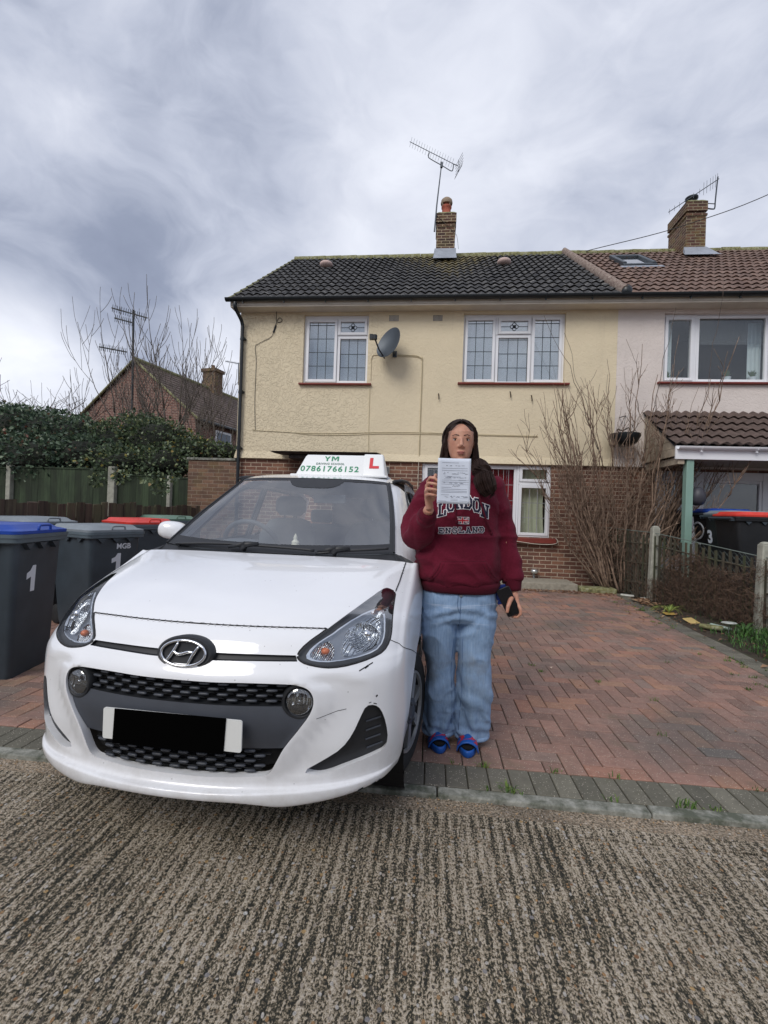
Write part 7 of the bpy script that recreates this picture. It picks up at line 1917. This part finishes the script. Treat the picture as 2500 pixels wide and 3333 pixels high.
# -------- bare trees
def mat_bark(name, a, b_): 
    m, t = new_mat(name); co = t.coord(); c = t.ramp(t.noise(co, 16, 4, .6), [(.35, a), (.65, b_)]); t.put(t.b.inputs['Base Color'], c); t.b.inputs['Roughness'].default_value = .9; return m
M['bark'] = mat_bark('grey_bark', lin(78,72,68), lin(112,104,96)); M['bark2'] = mat_bark('brown_stem', lin(92,74,62), lin(150,128,110)); M['bark3'] = mat_bark('dark_twig', lin(70,58,52), lin(104,88,78))
def grow(b, p, d_, L, r, dep, up=.16, nchild=3, spread=.7, seg=5, rmin=.006, taper=.72, lo=.25):
    pts = [p.copy()]; R = [r]; q = p.copy(); dd = d_.normalized()
    for i in range(seg):
        dd = (dd+Vector((rnd(-.10,.10), rnd(-.10,.10), up*(1.0 if dd.z < .97 else 0)))).normalized(); q = q+dd*(L/seg); pts.append(q.copy()); R.append(max(rmin, r*(1-(1-taper*.6)*(i+1)/seg)))
    b.tube(pts, R, 6 if r > .02 else 4, True)
    if dep <= 0: return
    for k in range(nchild):
        f = lo+(1-lo)*(k+rnd(.2,.9))/nchild; i = min(seg-1, int(f*seg)); pp = pts[i].lerp(pts[i+1], f*seg-i if f*seg-i < 1 else 1)
        a = rnd(0, 2*pi); ax = Vector((cos(a), sin(a), rnd(.0,.3))); nd = (pts[i+1]-pts[i]).normalized()*(1-spread*.6)+ax*spread
        grow(b, pp, nd, L*rnd(.52,.72), max(rmin, R[i]*.62), dep-1, up*1.25, nchild, spread, seg, rmin, taper, lo)
    grow(b, pts[-1], dd, L*.6, R[-1], dep-1, up, max(2, nchild-1), spread, seg, rmin, taper, lo)
def bare_tree(label, base, heads, seed, mat='bark', r=.07, dep=3, nch=3, spread=.62):
    random.seed(seed); t_ = thing('bare_tree', label, 'tree', base, 0, 'bare trees behind the hedge')
    b = MB()
    for (dx, L) in heads: grow(b, base+Vector((dx*.1, 0, 0)), Vector((dx, rnd(-.1,.1), 1)), L, r, dep, .14, nch, spread)
    wp(b.build('branches', M[mat], t_, smooth=True)); return t_
bare_tree('leftmost bare tree, leaning left over the dark hedge', at(320, 13.8, 1.0), [(-.50, 2.0), (-.16, 1.7)], 11, r=.050, dep=3, nch=2)
bare_tree('tall thin bare tree in front of the distant gable peak', at(410, 14.2, 1.0), [(-.10, 3.0), (.10, 2.5)], 12, r=.055, dep=3, nch=3)
bare_tree('bushiest bare tree, right of the distant gable peak', at(525, 13.4, 1.0), [(.02, 3.0), (.18, 2.7), (-.12, 2.4)], 13, r=.060, dep=3, nch=4)
bare_tree('low bare sapling reaching over the brick garden wall', at(660, 12.2, 1.2), [(.25, 1.7), (-.35, 1.5), (.02, 1.6)], 14, r=.030, dep=3, spread=.7)
random.seed(9)
BR = thing('bare_thicket', 'tangled bare brown thicket at the far left above the dark hedge', 'thicket', at(100, 15, 1)); b = MB()
for k in range(60):
    p = at(rnd(-160, 250), rnd(13.5, 16), 2.0); L = 1.25+.6*max(0, 1-abs(p.x+13)/5); grow(b, p, Vector((rnd(-.6,.6), rnd(-.3,.3), 1)), L*rnd(.6,1.0), .016, 2, .05, 4, .95, 5, .006)
wp(b.build('twigs', M['bark3'], BR))

# -------- evergreen hedge behind the fence
def mat_leaf(name, cols, rough=.45):
    m, t = new_mat(name); at_ = t.new('ShaderNodeAttribute', attribute_name='tone').outputs['Fac']; t.put(t.b.inputs['Base Color'], t.ramp(at_, cols)); t.b.inputs['Roughness'].default_value = rough
    tr = t.new('ShaderNodeBsdfTranslucent', ins={'Color': t.ramp(at_, cols)}); mx = t.new('ShaderNodeMixShader', ins={0: .22, 1: t.b.outputs[0], 2: tr.outputs[0]}); t.l.new(mx.outputs[0], t.out.inputs[0]); return m
M['laurel'] = mat_leaf('laurel_leaf', [(0, lin(40,56,44)), (.4, lin(66,86,68)), (.75, lin(100,120,96)), (.95, lin(128,144,116)), (1, lin(120,66,56))])
M['bramble'] = mat_leaf('bramble_leaf', [(0, lin(48,60,44)), (.4, lin(76,94,68)), (.8, lin(112,128,94)), (.95, lin(134,144,104)), (.975, lin(180,168,88)), (1, lin(140,110,80))])
def leaves(b, c, r, n, size, droop=.3, shell=.55, aspect=.42):
    for _ in range(n):
        v = Vector((random.gauss(0,1), random.gauss(0,1), random.gauss(0,1))).normalized(); k = shell+(1-shell)*random.random()**.5
        w = 1+.28*noise.noise(Vector((v.x*2+c[0], v.y*2+c[1], v.z*2)))
        p = Vector((c[0]+v.x*r[0]*k*w, c[1]+v.y*r[1]*k*w, c[2]+v.z*r[2]*k*w)); s = size*rnd(.6,1.3)
        d_ = (v+Vector((rnd(-.8,.8), rnd(-.8,.8), rnd(-.6,.6)-droop))).normalized(); sd = d_.cross(Vector((rnd(-1,1), rnd(-1,1), rnd(-.2,1)))); 
        if sd.length < .1: continue
        sd = sd.normalized()*s*aspect; up_ = sd.cross(d_).normalized()*s*.10
        b.ca = random.random(); i = len(b.v); b.v += [tuple(p), tuple(p+d_*s*.45+sd+up_), tuple(p+d_*s), tuple(p+d_*s*.45-sd+up_)]; b.face((i,i+1,i+2,i+3))
def hedge(name, label, blobs, mat, size, dens_):
    t_ = thing(name, label, 'hedge', (blobs[0][0][0], blobs[0][0][1], 1)); b = MB(); core = MB()
    for c, r in blobs:
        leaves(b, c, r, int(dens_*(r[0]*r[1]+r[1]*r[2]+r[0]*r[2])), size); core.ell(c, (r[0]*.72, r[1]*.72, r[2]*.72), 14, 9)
    wp(b.build('leaves', M[mat], t_, attr='tone', fix=False))
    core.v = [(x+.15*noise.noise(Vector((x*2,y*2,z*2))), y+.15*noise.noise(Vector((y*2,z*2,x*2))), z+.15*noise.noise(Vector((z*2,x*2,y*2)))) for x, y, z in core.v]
    wp(core.build('light_block_core', plain('hedge_core_'+name, lin(30,34,26), .95, var=.4), t_))  # dark blobs added inside the leaves to block light coming through
def blob(px, py, D, rx, rz_, ry_=None):
    z = EYE+(1666.5-.034*(1250-px)-py)*D/1524.6; p = at(px, D, z); return ((p.x, p.y, p.z), (rx, ry_ or rx*.8, rz_))
random.seed(31)
hedge('laurel_hedge', 'dark glossy evergreen hedge above the left end of the green fence', [blob(-60,1420,12,1.3,.85), blob(60,1410,11.6,1.0,.75), blob(150,1425,11.4,.9,.7), blob(230,1440,11.2,.9,.7), blob(0,1500,10.8,1.2,.7), blob(140,1500,10.7,1.2,.65), blob(270,1495,10.6,.9,.6), blob(20,1375,12.4,.8,.5), blob(170,1385,12.4,.7,.45)], 'laurel', .085, 1150)
hedge('bramble_hedge', 'mixed green and yellowing climber mass spilling over the green fence', [blob(340,1465,11.2,.9,.7), blob(430,1430,11.6,.85,.7), blob(500,1450,11.2,.85,.7), blob(400,1520,10.3,.9,.5), blob(520,1515,10.4,.8,.5), blob(590,1470,11.2,.7,.45), blob(650,1480,11.4,.6,.4), blob(470,1400,12.2,.6,.45), blob(560,1435,11.8,.5,.4), blob(720,1475,12,.5,.3)], 'bramble', .075, 1250)
b = MB()
for (px_, py_, n_) in ((315,1560,50), (390,1548,40), (510,1560,70), (520,1590,50), (470,1542,40), (560,1545,30)):
    (c, r) = blob(px_, py_, 8.95, .16, .12, .06); leaves(b, c, r, n_, .075)
o = b.build('climber_trails', M['bramble'], attr='tone', fix=False); tag(o, 'loose green climber sprigs hanging down the front of the green fence', 'climber'); 

# -------- right side : bare shrub, wire fence, litter
random.seed(17)
SH = thing('bare_shrub', 'big bare multi stemmed shrub against the brick wall between the two houses', 'shrub', (3.35, 8.72, 0)); b = MB()
def stem(p, tgt, r, n=14, bow=.35):
    p = Vector(p); tgt = Vector(tgt); pts = []; mid = p.lerp(tgt, .45)+Vector(((p.x-tgt.x)*-bow*.4, rnd(-.15,.15), -bow*.3))
    for i in range(n+1):
        f = i/n; q = p*(1-f)**2+mid*2*f*(1-f)+tgt*f*f; q += Vector((.075*noise.noise(q*2.6+Vector((r*900,0,0))), .05*noise.noise(q*2.6+Vector((0,9,r*500))), .02*noise.noise(q*5)))*min(1, f*5); pts.append(q)
    b.tube(pts, [max(.0032, r*(1-.80*(i/n))) for i in range(n+1)], 6 if r > .012 else 5, True); return pts
Z = lambda px, py, Y: None
for k in range(66):
    f = rnd(-1, 1); bx = 3.38+f*.30+rnd(-.05,.05); by = 8.68+rnd(-.22,.22); h = (4.25-.9*abs(f)**1.5)*rnd(.55,1.0); tx = 3.38+f*1.75+rnd(-.3,.3)
    if k < 3: h = 4.4
    r = rnd(.010,.026); pts = stem((bx, by, .0), (tx, by-.15+rnd(-.4,.2), h), r)
    for j in range(int(rnd(4, 9))):
        i = int(rnd(4, 13)); p = pts[i]; d_ = (pts[i+1]-pts[i]).normalized() if i < 14 else Vector((0,0,1)); L = rnd(.25,.85)*(1-.25*i/14)
        e = p+(d_*.75+Vector((rnd(-.6,.6), rnd(-.4,.4), .35)))*L; q = stem(p, e, r*.42, 7, .1)
        for jj in range(int(rnd(1, 4))):
            i2 = int(rnd(2, 6)); p3_ = q[i2]; e3 = p3_+(q[i2+1]-q[i2]).normalized()*rnd(.1,.3)+Vector((rnd(-.18,.18), rnd(-.12,.12), rnd(.02,.2))); stem(p3_, e3, .0035, 4, .05)
for k in range(300):   # low tangle
    bx = 3.38+rnd(-.45,.55); p = Vector((bx, 8.68+rnd(-.25,.25), rnd(.1,1.6))); stem(p, p+Vector((rnd(-.45,.45), rnd(-.25,.25), rnd(.1,.7))), .0045, 6, .3)
stem((3.55,8.5,.0), (3.95,8.3,1.55), .040, 14, -1.1); stem((3.45,8.5,0), (4.1,8.25,1.25), .034, 14, -1.3); stem((3.3,8.5,0), (2.75,8.5,1.9), .022, 14, .2)
wp(b.build('stems', M['bark2'], SH, smooth=True))
# long whippy shoots crossing the windows
b = MB(); stem((3.0,8.6,2.2), (1.95,8.75,4.95), .009, 18, -.25); stem((3.6,8.5,2.2), (4.15,8.6,5.0), .009, 18, -.3); stem((4.1,8.0,1.9), (4.65,8.2,5.2), .006, 18, .1); stem((2.9,8.6,2.5), (2.3,8.7,4.6), .007, 18, .2)
wp(b.build('long_shoots', M['bark3'], SH, smooth=True))

RF = thing('wire_fence', 'leaning wood slat and chicken wire fence with concrete posts on the right', 'fence', (3.7, 7, 0))
fp = [Vector((3.20, 9.05, 0)), Vector((3.53, 7.83, 0)), Vector((3.92, 5.96, 0)), Vector((4.30, 4.1, 0)), Vector((4.6, 2.6, 0))]; fh = [1.17, 1.13, .93, .85, .8]
for k in (1, 2, 3):
    b = MB(); p = fp[k]; w = .055; lean = Vector((.03, 0, 0)); h = fh[k]+(.10 if k > 1 else .03)
    q = [p+Vector((-w,-w,-.1)), p+Vector((w,-w,-.1)), p+Vector((w,w,-.1)), p+Vector((-w,w,-.1))]; b.frus(q, [x+Vector((0,0,h+.1))+lean for x in q]); 
    q2 = [x+Vector((0,0,h+.1))+lean for x in q]; c_ = sum(q2, Vector())/4; b.frus(q2, [c_+(x-c_)*.45+Vector((0,0,.03)) for x in q2]); wp(b.build('post', M['postc'], RF, bevel=.012))
M['oldwood'] = mat_wood('mossy_old_slats', lin(54,50,42), lin(82,76,62), lin(66,76,50), .6)
for k in range(4):
    A, B_ = fp[k], fp[k+1]; L = (B_-A).length; dv = (B_-A).normalized(); nv = Vector((dv.y, -dv.x, 0)); H = lambda f: fh[k]+(fh[k+1]-fh[k])*f-.05
    b = MB(); s_ = .07
    while s_ < L-.05:
        f = s_/L; p = A+dv*s_+nv*rnd(-.01,.01); w = rnd(.012,.020); tl = rnd(-.02,.02); b.ca = random.random(); h = H(f)+rnd(-.06,.0)
        b.frus([p-dv*w-nv*.008, p+dv*w-nv*.008, p+dv*w+nv*.008, p-dv*w+nv*.008], [p+dv*(tl-w)-nv*.008+Vector((0,0,h)), p+dv*(tl+w)-nv*.008+Vector((0,0,h)), p+dv*(tl+w)+nv*.008+Vector((0,0,h)), p+dv*(tl-w)+nv*.008+Vector((0,0,h))]); s_ += rnd(.085,.125)
    for g in (.22, .52, .82): b.tube([A+Vector((0,0,H(0)*g)), A+dv*L*.5+Vector((0,0,H(.5)*g-.01)), B_+Vector((0,0,H(1)*g))], .012, 5)
    wp(b.build('slats', M['oldwood'], RF, attr='tone'))
    b = MB(); b.tube([A+Vector((0,0,H(0))), B_+Vector((0,0,H(1)))], .006, 5)
    m_ = .075; nu_ = int(L/m_); nz_ = int(1.1/m_)
    for s in (1, -1):
        for i in range(-nz_, nu_+nz_):
            P = []
            for j in range(nz_+1):
                x = (i+s*j)*m_; 
                if 0 <= x <= L and j*m_ <= H(x/L): P.append(A+dv*x+nv*(-.022+.006*noise.noise(Vector((x*5,j,0))))+Vector((0,0,j*m_+.008*noise.noise(Vector((x*9,j*.7,3))))))
            if len(P) > 1: b.tube(P, .0014, 3, False)
    wp(b.build('wire_mesh', plain('old_wire', lin(120,132,126), .6, .3) if 'old_wire' not in bpy.data.materials else bpy.data.materials['old_wire'], RF))
b = MB()   # dead climber tangled through the fence
for k in range(9000):
    s_ = random.random(); A, B_ = (fp[1], fp[2]) if s_ < .62 else ((fp[2], fp[3]) if s_ < .92 else (fp[0], fp[1])); f = random.random(); p = A.lerp(B_, f); H = 1.0-.15*f
    zz = random.random()**.85*H*(.80+.22*noise.noise(p*2.5))
    if noise.noise(Vector((p.y*2.2, zz*2.8, 4))) < -.26 and zz > .45: continue
    if s_ < .62 and f < .22 and zz > .35: continue
    p = p+Vector((rnd(-.12,.04), 0, zz)); L = rnd(.05,.16); d_ = Vector((rnd(-.5,.5), rnd(-1,1), rnd(-1,.9))).normalized(); q = p+d_*L; m_ = p.lerp(q, .5)+Vector((rnd(-.02,.02), rnd(-.02,.02), rnd(-.03,.01))); b.tube([p, m_, q], [.0022,.0018,.001], 3, False)
o = b.build('dead_climber', mat_bark('dead_climber_brown', lin(64,48,40), lin(112,90,74)), fix=False); stuff(o, 'brown dead twiggy climber matted over the wire fence', 'climber')
# leaf litter, grass, green clump
M['dleaf'] = mat_leaf('dead_leaf', [(0, lin(92,62,44)), (.5, lin(134,96,70)), (1, lin(176,146,116))], .8)
b = MB()
def litter(n, fx_, size=.05):
    for k in range(n):
        p = fx_(); p.z += .004; s = size*rnd(.5,1.2); a = rnd(0, 2*pi); u = Vector((cos(a), sin(a), rnd(-.3,.4)))*s; v = Vector((-sin(a), cos(a), rnd(-.3,.4)))*s*.5; b.ca = random.random(); c_ = p+Vector((0,0,s*.25))
        i = len(b.v); b.v += [tuple(p-u), tuple(p+v+Vector((0,0,.01))), tuple(p+u), tuple(p-v+Vector((0,0,.01))), tuple(c_)]; b.face((i,i+1,i+4)); b.face((i+1,i+2,i+4)); b.face((i+2,i+3,i+4)); b.face((i+3,i,i+4))
litter(330, lambda: Vector((rnd(1.0,3.15), 8.30+random.gauss(0,.10), .0)), .035); litter(60, lambda: Vector((3.35+rnd(-.15,.1), 7.55+rnd(-.25,.3), .02)), .055); litter(120, lambda: Vector((rnd(2.7,3.3), rnd(6,8.3), 0)), .022)
litter(110, lambda: Vector((edge_in(y_ := rnd(3, 8))+rnd(.1,.5), y_, .01)), .035); litter(60, lambda: Vector((rnd(-.5,2.9), rnd(3,8), .002)), .010)
o = b.build('leaf_litter', M['dleaf'], attr='tone', fix=False); stuff(o, 'dry brown leaves swept along the step and fence foot', 'leaves')
b = MB(); litter(1, lambda: Vector((1.04, 4.02, .004)), .04); tag(b.build('fallen_leaf', plain('pale_leaf', lin(206,186,168), .8), fix=False), 'single pale fallen leaf lying in the middle of the brick driveway', 'leaf')
M['grass'] = mat_leaf('grass_blade', [(0, lin(52,78,34)), (.5, lin(84,118,48)), (1, lin(128,150,70))], .6)
def blade(b, p, L, lean, w=.004):
    a = rnd(0, 2*pi); d_ = Vector((cos(a), sin(a), 0)); s_ = Vector((-sin(a), cos(a), 0))*w; b.ca = random.random(); m_ = p+d_*L*lean*.35+Vector((0,0,L*.6)); q = p+d_*L*lean+Vector((0,0,L*(.85-lean*.3)))
    i = len(b.v); b.v += [tuple(p-s_), tuple(p+s_), tuple(m_+s_*.8), tuple(m_-s_*.8), tuple(q)]; b.face((i,i+1,i+2,i+3)); b.face((i+3,i+2,i+4))
random.seed(41); b = MB()
for k in range(70):   # tufts in the paver joints near the edge and kerb
    y_ = rnd(2.35, 8.2); x_ = edge_in(y_)+random.gauss(-.12,.16) if k < 48 else rnd(-.1,2.7)
    if k >= 48: y_ = random.choice((2.18, 2.18, 2.38, rnd(2.5,5)))
    for j in range(int(rnd(6,22))): blade(b, Vector((x_+rnd(-.03,.03), y_+rnd(-.015,.015), .0)), rnd(.012,.038), rnd(.3,1.1), .0022)
for c_, n_ in (((2.03,2.42), 60), ((2.15,2.40), 40), ((.40,2.185), 26), ((1.17,2.185), 26), ((2.99,6.9), 50)):
    for j in range(n_): blade(b, Vector((c_[0]+random.gauss(0,.03), c_[1]+random.gauss(0,.012), 0)), rnd(.015,.05), rnd(.4,1.2), .003)
o = b.build('joint_grass', M['grass'], attr='tone', fix=False); stuff(o, 'small grass tufts growing in the paver joints', 'grass')
b = MB()
for k in range(5200):   # ferny clump at the right edge
    f = random.random(); x_ = 3.62+random.gauss(0,.30)+.25*f; y_ = 4.75+random.gauss(0,.55); 
    if x_ < edge_in(y_)+.22: continue
    hh = .26*max(.15, 1-((y_-4.75)/1.2)**2)*min(1, (x_-3.05)*2.4); p = Vector((x_, y_, rnd(0,1)*hh*.6)); blade(b, p, rnd(.03,.09), rnd(.4,1.5), .0035)
o = b.build('green_clump', mat_leaf('fern_green', [(0, lin(34,62,30)), (.5, lin(56,98,42)), (1, lin(92,136,60))], .6), attr='tone', fix=False); stuff(o, 'bright green feathery plants at the foot of the fence on the right edge', 'plants')
for (x_, y_, n_, lab) in ((3.28, 6.75, 44, 'yellow green strappy plant beside the driveway edging near the fence post'), (3.62, 5.75, 50, 'dark green strappy plant in front of the second fence post')):
    b = MB()
    for k in range(n_):
        a = rnd(0, 2*pi); L = rnd(.18,.34); d_ = Vector((cos(a), sin(a), 0)); s_ = Vector((-sin(a), cos(a), 0))*.007; p = Vector((x_, y_, .02)); b.ca = random.random(); prev = None
        for j in range(6):
            f = j/5; c_ = p+d_*L*f+Vector((0,0,L*(1.1*f-1.0*f*f))); w = s_*(1-f*.85); 
            if prev: b.quad(prev[0], prev[1], c_+w, c_-w)
            prev = (c_-w, c_+w)
    tag(b.build('strappy_plant', mat_leaf('strap_leaf_'+lab[:4], [(0, lin(96,120,52)), (1, lin(170,180,96))] if lab[0] == 'y' else [(0, lin(40,70,38)), (1, lin(80,112,56))], .5), attr='tone', fix=False), lab, 'plant')
def gpos(px, py, z=0.0):
    d_ = _rt2*(px-1250)-_up2*(py-1666.5)+_fw*1524.6; k = (z-EYE)/d_.z; return Vector((d_.x*k, d_.y*k, z))
def slab(name, label, cat, px, py, w, l, h, rz, mat, tilt=.0, bev=.006):
    p = gpos(px, py, .01); b = MB(); b.box(-w/2, w/2, -l/2, l/2, 0, h, M=Matrix.Rotation(tilt, 4, 'X')); o = b.build(name, mat, bevel=bev); o.location = p; o.rotation_euler = (0,0,rz); tag(o, label, cat); return o
M['lit_y'] = plain('buff_card', lin(196,170,110), .8, var=.1); M['lit_w'] = plain('dirty_white', lin(206,206,198), .7, var=.15)
slab('card_box', 'tan cardboard piece lying beside the driveway edging under the fence', 'litter', 2250, 2022, .17, .13, .012, .5, M['lit_y'], .35)
slab('stone_block', 'dull yellow stone lying lowest among the litter by the fence', 'stone', 2315, 2048, .24, .10, .05, -.5, M['ridge'], .0, .02)
slab('yellow_card', 'smaller ochre card tucked under the strappy plant', 'litter', 2180, 1998, .16, .08, .01, .2, plain('ochre_card', lin(190,158,84), .8), .2)
slab('plastic_bottle', 'crushed greenish plastic bottle lying by the fence foot', 'litter', 2345, 2045, .05, .22, .035, .9, plain('murky_plastic', lin(150,166,156), .35), .1, .015)
slab('white_wrapper', 'white wrapper sheet at the foot of the bare shrub', 'litter', 2042, 1938, .20, .09, .006, -.4, M['lit_w'], .15, .002)
slab('white_scrap', 'small crumpled white scrap beside the first fence post', 'litter', 2095, 1950, .08, .06, .02, .4, M['lit_w'], .3, .004)
slab('orange_wrapper', 'orange and black wrapper behind the white wrapper by the shrub', 'litter', 2052, 1918, .08, .10, .05, .4, plain('orange_wrap', lin(196,128,50), .6), .5, .004)
# marbled paper windmill / plate on a short stick
PM = thing('garden_marker', 'marbled white disc on a short stick in front of the matted fence', 'garden marker', gpos(2372, 2068)); p = gpos(2372, 2068)
b = MB(); b.tube([p, p+Vector((0,0,.13))], .005, 6); wp(b.build('stick', M['steel'], PM)); b = MB(); b.ell(p+Vector((0,0,.14)), (.085,.06,.014), 16, 6); wp(b.build('disc', plain('marbled', lin(170,174,168), .5, var=.35, vscale=30), PM, smooth=True))
random.seed(77); b = MB()   # loose grit on the road near the kerb
for k in range(1500):
    x_ = rnd(-2.4, 2.6); y_ = random.choice((rnd(2.0,2.1), rnd(.7,2.0))); s = rnd(.0015,.0045); b.ca = random.random(); b.ell((x_, y_, ROADZ+.002), (s*rnd(.8,1.4), s, s*.7), 5, 3)
o = b.build('loose_grit', mat_leaf('grit', [(0, lin(90,84,76)), (.4, lin(150,140,126)), (.7, lin(186,150,104)), (1, lin(206,202,194))], .8), attr='tone', fix=False); stuff(o, 'loose grit and small pebbles on the ribbed concrete', 'grit')

# -------- the other side of the street, seen only as reflections in glass and paint
def facing_house(x0, x1, label):
    t_ = thing('brick_house', label, 'house', ((x0+x1)/2, -15, 0), 0, 'houses across the street'); b = MB(); b.box(x0, x1, -22, -15, -.1, 5.1); wp(b.build('wall', M['brick'], t_))
    b = MB(); b.prism([(-22.4, 5.0), (-14.6, 5.0), (-18.5, 8.0)], x0-.1, x1+.1, 'x'); r_ = wp(b.build('roof', M['tile2'], t_)); b = MB(); b.box((x0+x1)/2-.4, (x0+x1)/2+.4, -18.9, -18.1, 7.2, 9.3); b.build('chimney', M['chim'], r_)
    for k in range(4):
        for z in (.9, 3.5): xx = x0+(k+.5)*(x1-x0)/4; b = MB(); b.box(xx-.7, xx+.7, -15, -14.96, z, z+1.2); w_ = wp(b.build('window', M['upvc'], t_)); b = MB(); b.box(xx-.62, xx+.62, -14.959, -14.95, z+.08, z+1.12); b.build('pane', M['phone_glass'], w_)
M['phone_glass'] = plain('facing_pane', lin(60,70,80), .1)
facing_house(-16, -3, 'brick house across the street to the left behind the camera'); facing_house(1, 14, 'brick house across the street to the right behind the camera')
